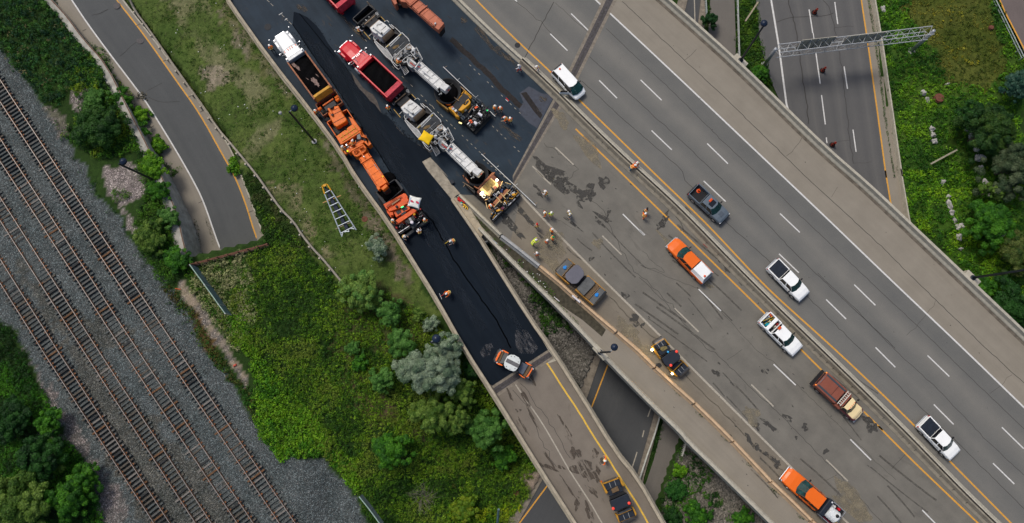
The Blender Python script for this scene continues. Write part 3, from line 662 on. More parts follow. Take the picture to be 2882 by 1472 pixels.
for _ in range(34):
    px, py = rt_.uniform(1560, 2500), rt_.uniform(420, 1420); q = P(px, py, .0048)
    if not inpoly(np.array([q.x]), np.array([q.y]), left_poly)[0]: continue
    an = math.radians(-44+rt_.gauss(0, 7)); L_ = rt_.uniform(2, 9); bend = rt_.gauss(0, .35); d_ = Vector((math.cos(an), math.sin(an), 0)); n_ = Vector((-d_.y, d_.x, 0))
    for off_ in (0, 1.75): strip(tm, [q+d_*(L_*t_)+n_*(off_+bend*t_*t_) for t_ in (0, .25, .5, .75, 1)], rt_.uniform(.12, .24), 0.00006*_)
tag(tm.build('tyre_marks', ragged('tyre_mark', (0.100, 0.094, 0.081), .52, .25, 1.6), fixn=False), kind='structure')
# ramp mud / tar smears
sm = MB()
for tk in "740,400,.5,3.0,28 790,540,.5,2.4,30 720,600,.3,2.2,30 900,830,.4,2.6,32 1100,800,1.9,1.0,-60 1150,900,2.6,1.5,0 1220,960,2.2,1.2,10 1250,800,1.2,.7,-60 900,900,.5,2.4,65 1000,905,.35,1.2,65 1230,1080,1.9,.6,-50 1120,1150,2.6,.5,70 1200,1230,.8,1.6,20 1230,1290,.6,1.0,0 1000,560,.4,1.4,30 1050,640,.4,1.6,30 620,370,.5,1.2,30 780,250,.7,1.5,20 680,480,.7,.5,0 1050,1050,.3,2.4,35 1270,960,.8,1.6,10 1300,860,1.0,.5,40".split():
    a, b, rx, ry, an = map(float, tk.split(',')); px, py = T('C3 %f,%f' % (a, b))[0]; blob(sm, px, py, rx*.42, ry*.55, R(an), 0.0058, 22)
tag(sm.build('mud_smears', ragged('mud', (0.080, 0.066, 0.053), .50, .07, 1.6, stretch=(.30, 1.9, 1), rot=R(60)), fixn=False), kind='structure')
pk = MB()
for s in ("A3 690,690 760,640 800,660 850,690 905,700 940,725 860,870 820,950 760,910 700,850 680,790 720,760", ):
    sheet(pk, W(s, 0.0105))
tag(pk.build('tack_patch', mat('tack_patch', (0.030, 0.038, 0.058), 0.5, var=0.3, scale=1.5), fixn=False), kind='structure')
pk = MB(); 
for tk in "A3,860,735,.5,.35 A3,640,990,1.5,.35 A3,430,280,1.6,.35 A3,520,370,1.5,.4 A3,620,440,1.2,.35 A3,400,220,.8,.3 A3,280,150,.4,.3 A2,1000,170,2.6,.25 A2,1180,60,.8,.3 A2,1850,150,.4,.3 A2,660,60,.8,.4".split():
    t, a, b, rx, ry = tk.split(','); px, py = T('%s %s,%s' % (t, a, b))[0]; blob(pk, px, py, float(rx), float(ry), -0.8, 0.011, 20)
for _ in range(70):
    px, py = rs.uniform(900, 1540), rs.uniform(5, 520); q = P(px, py, 0)
    if py < 520-(1540-px)*.6+200 and inpoly(np.array([q.x]), np.array([q.y]), tackp)[0] and not inpoly(np.array([q.x]), np.array([q.y]), fresh)[0]: blob(pk, px, py, rs.uniform(.1, .7), rs.uniform(.02, .08), -0.75, 0.0112, 10)
tag(pk.build('bare_patches', ragged('bare_patch', (0.080, 0.070, 0.058), .50, .09, 2.2, stretch=(.35, 1.8, 1), rot=R(48)), fixn=False), kind='structure')
pk = MB(); sheet(pk, W("A3 700,690 740,680 860,850 845,880 800,830", 0.0125)); strip(pk, W("A3 180,290 470,560 560,660 700,790", 0.0115), 0.7, 0, .05)
tag(pk.build('groove_band', mat('groove', (0.022, 0.019, 0.018), 0.9, var=0.4), fixn=False), kind='structure')
# pale rectangle scuffs near the joint on the fresh mat
pk = MB(); sheet(pk, W("B3 655,1183 740,1178 775,1230 830,1316; C3 830,20 790,60 700,60 662,10", 0.056)); sheet(pk, W("C3 395,50 430,0 480,20 470,70 420,90", 0.056)); sheet(pk, W("B3 430,1290 480,1280 500,1316 440,1330", 0.0565))
tag(pk.build('chalk_scuff', ragged('chalk', (0.075, 0.078, 0.085), .53, .10, 1.8, stretch=(.5, 1.5, 1), rot=R(60)), fixn=False), kind='structure')
# roller passes, their sheen painted as paler bands, and spilled crumbs on the fresh mat
pk = MB(); 
for s, w_ in (("A2 760,330 1000,700 1330,1200; B2 1480,130 1750,560", 1.5), ("A2 900,420 1100,740 1400,1180", .9), ("B3 60,150 330,620 620,1100", 1.4), ("B3 -60,350 200,800 420,1190", 1.3), ("B3 160,260 420,700 700,1180", .7), ("A2 680,240 780,400", .8)): strip(pk, W(s, 0.0545+.0001*w_), w_, 0, .02)
tag(pk.build('roller_sheen_bands', ragged('roller_pass_sheen', (0.0150, 0.0215, 0.0310), .50, .22, .9, stretch=(.25, 1.6, 1), rot=R(58)), fixn=False), kind='structure')
rc = random.Random(77); cr_ = MB()
eds = [smooth_pl(W(s, 0)) for s in ("A2 590,180 740,410 880,600 1100,930 1340,1316; B2 1400,90", "A2 640,100 790,220 900,390 1040,570 1130,700 1250,845 1360,950 1500,1060 1620,1160", "B3 195,215 300,350 450,600 770,1110", "A2 1250,845 1330,900 1420,1010 1590,1120")]
for e_ in eds:
    q_ = resample(e_, 200)
    for _ in range(260):
        p = rc.choice(q_)+Vector((rc.gauss(0, .22), rc.gauss(0, .22), .02)); cr_.box(p, (rc.uniform(.03, .12), rc.uniform(.03, .09), .04), rc.uniform(0, 3))
tag(cr_.build('asphalt_crumbs', mat('crumbs', (.008, .010, .014), .9, spec=.1)), kind='stuff')
# ================================================================ barriers
JER = [(-.36, 0), (-.34, .10), (-.18, .38), (-.13, .85), (.13, .85), (.18, .38), (.34, .10), (.36, 0)]
def barrier(name, label, pts, prof, m, group=None, cat='barrier'):
    mb = MB(); sweep(mb, pts, prof); return tag(mb.build(name, m), label, cat, group)
def drop(pts): return [Vector((p.x, p.y, 0)) for p in pts]
g1 = drop([p for p in gap_pts if proj(p)[0] < 1475]); g2 = drop([p for p in gap_pts if proj(p)[0] > 1468])
barrier('median_barrier', 'single wide pale concrete median barrier at the top beside the dark surface', g1, [(-.5, 0), (-.46, .15), (-.2, .45), (-.15, .85), (.15, .85), (.2, .45), (.46, .15), (.5, 0)], M_CON2)
HALF = [(-.24, 0), (-.24, .85), (-.06, .85), (.14, .30), (.44, .06), (.46, 0)]
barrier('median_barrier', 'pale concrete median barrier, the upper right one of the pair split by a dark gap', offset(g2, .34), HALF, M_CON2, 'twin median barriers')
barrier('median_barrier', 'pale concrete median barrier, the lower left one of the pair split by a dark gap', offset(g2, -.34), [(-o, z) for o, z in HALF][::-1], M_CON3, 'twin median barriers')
mb = MB(); strip(mb, [p+Vector((0, 0, .03)) for p in g2], .2); tag(mb.build('median_gap_shade', mat('gap_shade_black', (.006, .006, .006), 1), fixn=False), kind='structure')  # near-black strip, the shade down in the open gap painted on
mb = MB()
for i in range(2, len(g2)-3, 1):
    if random.random() < .55:
        o_ = offset([g2[i], g2[i+1]], -.52)[0]; d = nrm2(g2[i], g2[i+1]); mb.box(o_+Vector((0, 0, .42)), (.34, .03, .03), math.atan2(d.y, d.x)+.12, ry=-.9)
tag(mb.build('median_barrier_joints', M_CRACK), kind='structure')
PAR = [(-.18, -1.3), (-.18, .95), (.14, .95), (.20, .35), (.40, .12), (.44, 0), (.44, -1.3)]
def parapet(label, pts, flip, m=M_CON2):
    pr = [(o*(-1 if flip else 1), z) for o, z in PAR]
    return barrier('bridge_parapet', label, drop(pts), pr if not flip else pr[::-1], m, 'concrete bridge parapets', 'parapet')
parapet('long concrete parapet on the far right edge of the highway above the freeway', par_pts, True)
parapet('concrete parapet on the left edge of the highway bridge above the riprap', lout, False)
rlp = smooth_pl(extend(W(RL_px, 0.8), 50, 50), 1); rrp = smooth_pl(extend(W(RR_px, 0.8), 0, 50), 1)
parapet('concrete parapet between the lawn and the dark curving ramp', rlp, True if True else False, M_CON)
parapet('concrete parapet along the right side of the ramp above the riprap', rrp, False, M_CON)
# dark base seepage stains along the right parapet: mottled gutter strip
mb = MB(); strip(mb, [p+Vector((0, 0, .012)) for p in offset(drop(par_pts), -.62)], .42); tag(mb.build('gutter_grime', mat('gutter_grime', (0.12, 0.105, 0.085), .9, var=.45, scale=1.2), fixn=False), kind='structure')
# temporary barrier segments
def segs(name, label, pts, seg, prof, m, group, gapw=.05, z=0.0, cat='barrier'):
    pts = resample(pts, 400); L = sum((b-a).length for a, b in zip(pts, pts[1:])); n = max(1, int(L/seg)); k = 400//n
    root = thing(name, label, cat, pts[0], px=True, group=group)
    for i in range(n):
        q = pts[i*k:(i+1)*k]; 
        if len(q) < 3: continue
        q[-1] = q[-1].lerp(q[-2], .3); mb = MB(); sweep(mb, [q[0], q[len(q)//2], q[-1]], prof); mb.build('segment', m, root)
    return root
t_all = W(tmp_px, 0.4); tpt = drop(t_all)
ka = [p for p in tpt if proj(p)[0] < 1412]; kb = [p for p in tpt if 1400 < proj(p)[0] < 1525]; kc = [p for p in tpt if proj(p)[0] > 1505]
segs('temporary_barrier', 'pale grey concrete temporary barrier from the nose beside the grass wedge', drop(W("B3 245,185 400,335 550,480", .4)), 4.2, JER, M_CON2, None)
segs('temporary_barrier', 'grey steel-capped temporary barrier between the paver and the parked roller', drop(W("B3 555,488 700,600 835,708", .4)), 6.5, JER, M_GREYC, None)
segs('temporary_barrier', 'long tan temporary barrier of many segments along the left shoulder', extend(drop(W("B3 838,712 950,800 1200,1025 1540,1310; C4 190,240 390,415 580,598 760,782 930,970 1130,1158 1290,1316", .4)), 0, 25), 6.0, JER, M_TAN, None)
# ================================================================ lower street, path, freeway, exit road
def low(px, z, ext=(0, 0)): return extend(W(px, z), *ext)
ZS = -7.1
st_l = low("C3 680,1316 865,985 960,800 1190,385 1285,110; S 1760,760 1820,430 1905,120 1935,0", ZS, (30, 60))
st_r = low("C3 1500,1316 1560,960 1620,750 1695,480; S 1880,900 1930,500 1955,150 1972,0", ZS, (30, 60))
ribbon('lower_street', [(st_l, 0), (st_r, 11.0)], M_ST, n=70)
def kerb(name, pts, side, wd=.35, hgt=.15, m=M_CON):
    mb = MB(); sweep(mb, pts, [(0, -.3), (0, hgt), (side*wd, hgt), (side*wd, -.3)]); return tag(mb.build(name, m), kind='structure')
kerb('kerb', st_l, 1, 1.3, .12, M_COND); kerb('kerb', st_r, -1, .9, .15, M_COND)
mk = MB(); strip(mk, low("C3 690,1316 895,1040 1000,850 1225,455 1350,130; S 1790,800", ZS, (20, 0)), .17, .006); tag(mk.build('street_yellow_line', M_YEL, fixn=False), kind='structure')
mk = MB(); strip(mk, low("C3 1400,1200 1520,920 1560,790", ZS, (20, 0)), .14, .006, .01); strip(mk, low("C3 1600,680 1612,630", ZS), .14, .006); strip(mk, low("C3 1640,530 1668,450; S 1850,950", ZS), .14, .006)
strip(mk, low("A4 253,170 248,0", ZS, (5, 30)), .14, .006); tag(mk.build('street_white_line', M_WORN, fixn=False), kind='structure')
pa_l = low("C3 1575,1140 1620,1040 1700,800 1745,600; S 1900,1000 1960,500 1990,150 1999,0", -6.95, (30, 60))
pa_r = low("C4 100,1316 170,1130 230,930 330,720; S 1980,1000 2030,600 2072,150; A4 545,0", -6.95, (30, 60))
ribbon('footpath', [(pa_l, 0), (pa_r, 3)], road_mat('path_asphalt', (0.13, 0.12, 0.105), (0.105, 0.098, 0.088), (0.16, 0.148, 0.13), blot=.3), n=60)
ZF = -7.7
f_l = low("A4 705,0 735,330 775,470 830,640 900,780; S 2260,420 2420,720", ZF, (60, 30))
f_w = low("A4 817,0 875,350 930,770; S 2245,400 2330,640", ZF, (60, 40))
f_y = low("A4 1485,0 1530,300 1600,800 1670,1316; B5 505,0 540,215 590,450", ZF, (60, 60))
f_r = low("A4 1568,0 1630,370 1690,780 1768,1316; B5 600,0 655,325 700,560", ZF, (60, 60))
ribbon('freeway_shoulder', [(f_l, 0), (f_w, 2.6)], M_FW, n=60)
ribbon('freeway', [(f_w, 0), (f_y, 12.3)], M_FW, n=60)
ribbon('freeway_median_shoulder', [(f_y, 0), (f_r, 1.9)], M_SH, n=60)
mb = MB(); strip(mb, [p+Vector((0, 0, .008)) for p in f_w], .25); strip(mb, low("A4 1098,70 1125,245", ZF), .17, .008); strip(mb, low("A4 1128,245 1136,300", ZF), .12, .008)
for s in ("A4 1148,390 1180,620", "A4 1190,705 1218,922", "A4 1225,1018 1230,1060", "A4 1288,15 1310,178", "A4 1357,493 1382,658", "A4 1423,960 1446,1125"): strip(mb, low(s, ZF), .16, .008)
tag(mb.build('freeway_white_line', M_WHITE, fixn=False), kind='structure')
mb = MB(); strip(mb, [p+Vector((0, 0, .008)) for p in f_y], .2); tag(mb.build('freeway_yellow_line', M_YEL, fixn=False), kind='structure')
mb = MB()
for s, w_ in (("A4 945,0 968,100 990,170 1030,420 1070,700 1097,920", .12), ("A4 1205,0 1250,50 1290,220 1340,500 1385,900 1410,1130 1430,1210", .07), ("A4 860,165 960,130 1100,122 1200,120 1280,100", .08), ("A4 1290,205 1430,195", .04), ("A4 1420,1210 1560,1200", .03), ("A4 1280,1055 1400,1040", .03)):
    strip(mb, low(s, ZF), w_, .006, .06)
tag(mb.build('freeway_crack', M_CRACK, fixn=False), kind='structure')
barrier('freeway_barrier', 'low pale concrete barrier along the grass edge of the lower freeway', f_r, [(-.18, 0), (-.1, .7), (.08, .7), (.2, 0)], M_CON2)
# exit road in its cutting
z_ = lambda a, b: rampz(a, b)
x_w = smooth_pl(extend(W("A1 530,0 700,250 1020,670 1080,750 1290,1090 1420,1316; B1 1510,230 1600,500 1652,630", z_), 40, 6))
x_y = smooth_pl(extend(W("A1 865,0 1070,260 1300,590 1480,840 1650,1150; B2 160,40 240,240 300,440 343,553", z_), 40, 6))
x_c = smooth_pl(extend(W(curb_r, z_), 40, 6))
x_g = smooth_pl(extend(W("A1 440,0 600,230 800,470 1000,740 1130,960 1250,1140 1330,1250; B1 1335,30 1400,200 1470,400 1520,600 1535,665", z_), 40, 6))
x_t = smooth_pl(extend(W("A1 395,0 620,300 800,500 970,820 1090,1010; B1 1275,60 1320,150 1385,290 1445,410 1475,510 1508,672", z_), 40, 6))
ribbon('exit_road', [(x_w, 0), (x_y, 5.6)], M_LR, n=70)
ribbon('exit_road_left_gutter', [(x_g, 0), (x_w, 1.5)], M_SH, n=70)
ribbon('exit_road_apron', [(x_t, 0), ([p+Vector((0, 0, .003)) for p in x_g], 1.5)], M_SH, n=70)
ribbon('exit_road_right_gutter', [(x_y, 0), (x_c, 1.5)], M_SH, n=70)
mb = MB(); strip(mb, x_w, .18, .008); tag(mb.build('exit_white_line', M_WHITE, fixn=False), kind='structure')
mb = MB(); strip(mb, x_y, .18, .008); tag(mb.build('exit_yellow_line', M_YEL, fixn=False), kind='structure')
mb = MB()
for s in ("A1 885,418 940,370 1010,310", "A1 1085,680 1150,640 1200,615", "A1 1100,720 1210,760 1330,750", "A1 680,115 745,95 800,70"): strip(mb, W(s, lambda a, b: rampz(a, b)+.006), .05, 0, .06)
for s in ("A1 1205,455 1235,440", "A1 1395,720 1425,705", "A1 1480,830 1510,815", "A1 610,230 640,215", "A1 1010,190 1040,175", "B1 1470,240 1500,228", "B1 1840,310 1895,290", "A1 1110,945 1140,930"): strip(mb, W(s, lambda a, b: rampz(a, b)+.012), .06, 0, .02)
tag(mb.build('exit_road_crack', M_CRACK, fixn=False), kind='structure')
kerb('kerb', x_c, 1, .18, .35, M_CON2)
# retaining wall along the railway side
wt = W(wall_top, -0.35); wt2 = resample(smooth_pl(extend(wt, 30, 0), 1), 60); xt2 = resample(x_t, 60)
mb = MB(); vs = []
for a, b in zip(wt2, xt2): vs += [a+Vector((-1.5, .4, -.05)), a, b+Vector((0, 0, -.3)), Vector((a.x-1.5, a.y, b.z-.5))]
mb.add(vs, [(4*i+j, 4*i+(j+1) % 4, 4*i+4+(j+1) % 4, 4*i+4+j) for i in range(59) for j in range(4)])
tag(mb.build('retaining_wall', mat('wall_concrete', (0.34, 0.33, 0.29), .9, var=.35, scale=1.1, bump=.3)), 'grey stained concrete retaining wall beside the exit road', 'wall')
mb = MB(); wr = W("A1 385,0 500,120 620,290 790,470; A1 965,830 1050,985; B1 1210,60 1250,160 1305,290 1350,480 1395,655", .45)
strip(mb, [p+Vector((-.1, 0, 0)) for p in wt2[20:]], .12, .05); tag(mb.build('wall_coping', mat('rust_steel', (0.12, 0.065, 0.04), .9, var=.4)), 'rusty steel coping rail on top of the retaining wall', 'rail')
# ================================================================ railway
M_RAIL = mat('rail_steel', (0.29, 0.26, 0.24), 0.45, metal=0.5, var=0.15); M_RAILR = mat('rail_rust', (0.10, 0.055, 0.03), 0.9, var=0.4)
SLM = [mat('sleeper_dark', (0.035, 0.037, 0.037), .95, var=.4), mat('sleeper_grey', (0.098, 0.098, 0.092), .95, var=.4, scale=5), mat('sleeper_brown', (0.085, 0.076, 0.062), .95, var=.4, scale=5),
       mat('sleeper_rusty', (0.13, 0.072, 0.038), .95, var=.45, scale=4), mat('sleeper_pale', (0.165, 0.155, 0.14), .95, var=.35, scale=5), mat('sleeper_buried', (0.078, 0.088, 0.086), .95, var=.5, scale=9)]
M_PLATE = mat('tie_plate', (0.17, 0.075, 0.035), .9, var=.4)
tracks = (("A1 -190,372 0,672; B1 385,0 710,500 1252,1316; C2 547,1316", 'rightmost railway track next to the weeds'),
          ("A1 -240,700 0,1112; B1 100,0 490,600 952,1316; C1 1815,1316", 'second railway track from the right'),
          ("B1 -160,20 0,285 660,1316; C1 1505,1316", 'third railway track from the right, its sleepers half buried'),
          ("B1 -250,330 0,745 360,1316; C1 345,0 1197,1316", 'leftmost railway track beside the pale gravel'))
rr = random.Random(3)
for ti, (s, lab) in enumerate(tracks):
    c = smooth_pl(extend(W(s, -0.12), 12, 25), 1); c = [Vector((p.x, p.y, 0)) for p in c]
    L = sum((b-a).length for a, b in zip(c, c[1:])); c = resample(c, 300)
    root = thing('railway_track', lab, 'railway track', c[150]+Vector((0, 0, -.3)), px=True, group='parallel railway tracks')
    for sd in (-1, 1):
        mb = MB(); sweep(mb, offset(c, sd*.74), [(-.032, -.13), (-.032, -.09), (.032, -.09), (.032, -.13)]); rl = mb.build('rail', M_RAIL, root)
        mb = MB(); sweep(mb, offset(c, sd*.74), [(-.07, -.29), (-.07, -.255), (-.03, -.24), (-.03, -.135), (.03, -.135), (.03, -.24), (.07, -.255), (.07, -.29)]); mb.build('rail_web', M_RAILR, root)
    n = int(L/.53); rest = [MB() for _ in SLM]; pl = MB(); cnt = 0
    infr = []
    for i in range(n):
        t = (i+.5)/n*299; k = int(t); p = c[k].lerp(c[k+1], t-k); q = proj(p); ins = -15 < q[0] < 2900 and -20 < q[1] < 1490
        infr.append((not ins, -q[1], i, k, p))
    infr.sort()
    run = 0
    for rank, (out, _, i, k, p) in enumerate(infr):
        a = nrm2(c[k], c[min(k+1, 299)]); d = Vector((a.y, -a.x, 0)); ang = math.atan2(a.y, a.x)+rr.gauss(0, .015)
        u = rr.random()
        mi = 0 if u < .08 else 1 if u < .26 else 2 if u < .38 else 3 if u < .43 else 4 if u < .52 else 5
        if ti == 2 and rr.random() < .45: mi = 5
        zc = -.395+rr.uniform(-.03, .012)-(0.035 if mi == 5 else 0)
        sh = .08+rr.uniform(-.10, .14)
        args = ((p+a*(-sh)+Vector((0, 0, zc))), (2.42+rr.uniform(-.2, .10), .21, .17), ang)
        if rank < 100 and not out:
            mb = MB(); mb.box(*args); mb.build('sleeper', SLM[mi], root, bevel=0)
        else: rest[mi].box(*args)
        for sd in (-1, 1):
            if rr.random() < .5: pl.box(p+a*(sd*.74)+Vector((0, 0, -.278)), (.5 if rr.random() < .4 else .36, .18, .016), ang)
    for mi, mb in enumerate(rest):
        if mb.v: tag(mb.build('sleepers', SLM[mi], root), kind='stuff')
    tag(pl.build('tie_plates', M_PLATE, root), kind='stuff')
# raised ballast under tracks so the sleepers sit half in stone: loose stones
def stones(name, px, n, size, cols, z=0.0, label=None, seed=1):
    r = np.random.default_rng(seed); poly = WT(px); xs = [p[0] for p in poly]; ys = [p[1] for p in poly]
    x = r.uniform(min(xs), max(xs), n*3); y = r.uniform(min(ys), max(ys), n*3); m = inpoly(x, y, poly); x, y = x[m][:n], y[m][:n]; n = len(x)
    zz = th(x, y)+z; s = size*(0.5+r.random(n))
    base = np.array([(1, 0, 0), (0, 1, 0), (-1, 0, 0), (0, -1, 0), (0, 0, .8)], float)
    ang = r.uniform(0, 6.28, n); ca, sa = np.cos(ang), np.sin(ang); asp = r.uniform(.6, 1.2, (n, 2))
    V = np.zeros((n, 5, 3))
    for k in range(5):
        bx, by, bz = base[k]; bx = bx*asp[:, 0]; by = by*asp[:, 1]; V[:, k, 0] = x+(bx*ca-by*sa)*s; V[:, k, 1] = y+(bx*sa+by*ca)*s; V[:, k, 2] = zz+bz*s*.7
    F = np.array([(0, 1, 4), (1, 2, 4), (2, 3, 4), (3, 0, 4)]); I = (np.arange(n)[:, None, None]*5+F[None]).reshape(-1, 3)
    C = np.array(cols)[r.integers(0, len(cols), n)]*(0.7+.6*r.random((n, 1)))
    return fastmesh(name, V.reshape(-1, 3), I, np.repeat(C, 5, 0), MSTONE, label)
def fastmesh(name, V, F, C, m, label=None, kind='stuff', parent=None, shift=None):
    if shift is not None: V = V-np.array(shift)
    k = F.shape[1]; me = bpy.data.meshes.new(name); me.vertices.add(len(V)); me.vertices.foreach_set('co', V.astype(np.float32).ravel())
    me.loops.add(F.size); me.loops.foreach_set('vertex_index', F.ravel().astype(np.int32))
    me.polygons.add(len(F)); me.polygons.foreach_set('loop_start', np.arange(0, F.size, k, dtype=np.int32)); me.update()
    ca = me.color_attributes.new('Col', 'FLOAT_COLOR', 'POINT'); ca.data.foreach_set('color', np.concatenate([C, np.ones((len(C), 1))], 1).astype(np.float32).ravel())
    me.materials.append(m); o = bpy.data.objects.new(name, me); sc.collection.objects.link(o)
    if parent is not None: o.parent = parent
    elif kind: o['kind'] = kind
    return o
def attrmat(name, rough, spec=.3, trans=0.0):
    m, g = pmat(name, rough, spec); at = g.new('ShaderNodeAttribute'); at.attribute_name = 'Col'; g.l.new(at.outputs['Color'], g.b.inputs['Base Color'])
    if trans:
        tr = g.new('ShaderNodeBsdfTranslucent'); g.l.new(at.outputs['Color'], tr.inputs['Color']); mx = g.new('ShaderNodeMixShader'); mx.inputs[0].default_value = trans
        out = g.n['Material Output']; g.l.new(g.b.outputs[0], mx.inputs[1]); g.l.new(tr.outputs[0], mx.inputs[2]); g.l.new(mx.outputs[0], out.inputs['Surface'])
    return m
MSTONE = attrmat('stone', .9); MLEAF = attrmat('leaf', .6, .25, .22)
bed = "A1 -300,250 0,340 200,620 330,780 470,960 560,1180 640,1260; B1 640,0 700,200 880,350 1000,560 1130,720 1240,880 1330,960 1440,1080 1500,1316; C1 1500,0 1620,170 1740,350 1830,470 1895,600; C2 250,480 480,830 650,850 800,830 960,1000 1060,1140 1150,1330; C1 790,1330 690,1020 680,900 560,760 470,640 430,520 330,340 250,180 170,0; B1 110,1200 50,1130 0,1080 -200,900"
stones('ballast', bed, 75000, .042, [(.048, .062, .063), (.075, .090, .091), (.036, .042, .041), (.10, .112, .112), (.19, .19, .185), (.068, .064, .055)], .0)
stones('riprap', "B3 520,620 700,770 1000,1065 1290,1316; C3 1280,40 1150,320 960,60 600,-300", 5200, .15, [(.105, .10, .085), (.14, .13, .115), (.08, .075, .065), (.18, .17, .15)], .0, seed=2)  # stone colours darkened for the shade between ramp and highway
stones('riprap', "C4 340,720 590,960 980,1330 160,1330 200,1100 300,830", 5200, .15, [(.13, .12, .10), (.18, .165, .14), (.09, .085, .07)], .0, seed=3)
# ================================================================ plants
def leaves(P0, size, r, aspect=.5, nrm=None, jit=.55):
    "rhombic leaves facing nrm (jittered)"
    n = len(P0); N = np.tile([0, 0, 1.0], (n, 1)) if nrm is None else nrm
    N = N+r.normal(0, jit, (n, 3)); N[:, 2] += .25; N /= np.linalg.norm(N, axis=1)[:, None]
    d = r.normal(size=(n, 3)); d -= N*(d*N).sum(1)[:, None]; d /= np.linalg.norm(d, axis=1)[:, None]; t = np.cross(N, d); s = size[:, None]
    V = np.stack([P0-d*s*.5, P0+t*s*aspect*.5-N*s*.08, P0+d*s*.5-N*s*.12, P0-t*s*aspect*.5-N*s*.08], 1)
    return V.reshape(-1, 3)
def quads(n): return np.arange(n*4).reshape(n, 4)
def pal(r, n, cols, x, y, s, seed, jit=.25):
    c = np.array(cols); k = len(c); t = np.clip((fbm(x, y, s, seed)-.5)*2.6+.5+r.normal(0, .22, n), 0, .999)*(k-1); i = t.astype(int); u = (t-i)[:, None]
    return (c[i]*(1-u)+c[i+1]*u)*(1+jit*(r.random((n, 1))*2-1))
def cover(name, px, dens, size, h, cols, seed=1, s=2.5, thr=0.0, aspect=.45, rag=.6, excl=(), cr=.30, bright=1.0):
    "clumped ground cover: little domes of leaves"
    r = np.random.default_rng(seed); poly = WT(px) if isinstance(px, str) else px; xs = [p[0] for p in poly]; ys = [p[1] for p in poly]
    A = (max(xs)-min(xs)+2)*(max(ys)-min(ys)+2); k = 16; n = int(A*dens/k*4.2); x = r.uniform(min(xs)-1, max(xs)+1, n); y = r.uniform(min(ys)-1, max(ys)+1, n)
    wx = x+(fbm(x, y, 1.1, seed+40)-.5)*2.4*rag; wy = y+(fbm(x, y, 1.1, seed+50)-.5)*2.4*rag
    m = inpoly(wx, wy, poly)
    if thr: m &= fbm(x, y, 1.6, seed+9) > thr
    for e in excl: m &= ~inpoly(x, y, e)
    x, y = x[m], y[m]; n = len(x)
    if not n: return
    mound = fbm(x, y, 1.8, seed+3); R0 = cr*(.5+r.random(n)**2*1.2); hh = h*(.15+1.3*mound)*(.4+.8*r.random(n)); cc = pal(r, n, cols, x, y, s, seed+7, .35)
    rep = lambda v: np.repeat(v, k, 0)
    u = r.normal(size=(n*k, 3)); u[:, 2] = np.abs(u[:, 2]); u /= np.linalg.norm(u, axis=1)[:, None]
    X, Y, RR, HH = rep(x), rep(y), rep(R0), rep(hh); q = 1-.3*r.random(n*k)
    Pn = np.stack([X+u[:, 0]*RR*q, Y+u[:, 1]*RR*q, th(X, Y)+HH*.45+u[:, 2]*np.minimum(RR*1.1, HH*.9+.05)*q], 1)
    V = leaves(Pn, size*(.6+.8*r.random(n*k)), r, aspect=aspect, nrm=u)
    C = rep(cc)*(.72+.56*r.random((n*k, 1)))*bright*1.15
    print('cover', name, n*k); return fastmesh(name, V, quads(n*k), np.repeat(C, 4, 0), MLEAF)
Gd, Gm, Gb, Gy, Gs, Gx = (.010, .040, .006), (.025, .095, .008), (.065, .19, .008), (.17, .26, .012), (.14, .18, .09), (.012, .055, .022)
SEED_HEAD = (.20, .17, .08)
# railway side reeds and bushes
cover('reeds', "A1 -60,-60 385,-60 500,120 620,290 700,360 780,480 870,640 760,700 520,650 430,790 300,740 200,600 0,330 -60,250", 34, .34, .9, [Gx, Gd, Gm, (.02, .09, .025), (.05, .14, .015)], 21, .7, aspect=.2)
cover('seed_heads', "A1 -60,-60 385,-60 500,120 620,290 700,360 760,600 520,650 430,790 300,740 200,600 0,330 -60,250", 1.2, .22, 1.1, [(.16, .15, .06), (.24, .19, .09)], 20, .7, aspect=.25, cr=.35)
cover('shrub_cover', "A1 640,340 790,400 850,520 920,640 1000,700 1000,790 950,850 1060,1000 1150,1120 900,1150 700,1180 560,1080 480,1010 560,840 600,760 500,560", 70, .17, 1.0, [Gd, Gm, Gb, (.03, .10, .008), Gy], 22, 1.0)
cover('weeds', "A1 960,1010 1160,1030 1230,1180 1320,1240; B1 1330,20 1220,60 1260,230 1330,400 1350,520 1395,660 1400,720 1300,860 1180,840 1130,700 1040,560 1010,380 1040,250 1090,180 1040,60; A1 1000,1260 1030,1120", 75, .17, .9, [Gd, (.02, .07, .007), Gb, (.055, .12, .01)], 23, 1.3)
cover('ballast_weeds', "A1 330,800 480,870 480,1010 560,1150 620,1260; B1 640,0 760,120 900,300 1000,420 1120,720 1240,860 1500,1316 1440,1230 1200,900 1050,700 940,480 860,340 700,190 600,0; A1 430,1010 400,920", 45, .13, .3, [Gd, Gm, (.03, .085, .015)], 24, 1.0, thr=.52)
cover('gravel_tufts', "B1 790,180 940,130 960,200 850,230", 60, .16, .5, [Gm, Gb, (.06, .12, .01)], 25)
cover('path_weeds', "B1 1180,830 1340,880 1450,1060 1560,1250 1600,1316 1500,1316 1400,1080 1250,930; C1 1500,0 1600,0 1720,180 1850,330 1895,330 1895,600 1830,470 1700,250 1610,160", 70, .16, .5, [(.07, .06, .01), Gm, (.05, .10, .012), (.10, .06, .015), Gm], 26, 1.2)
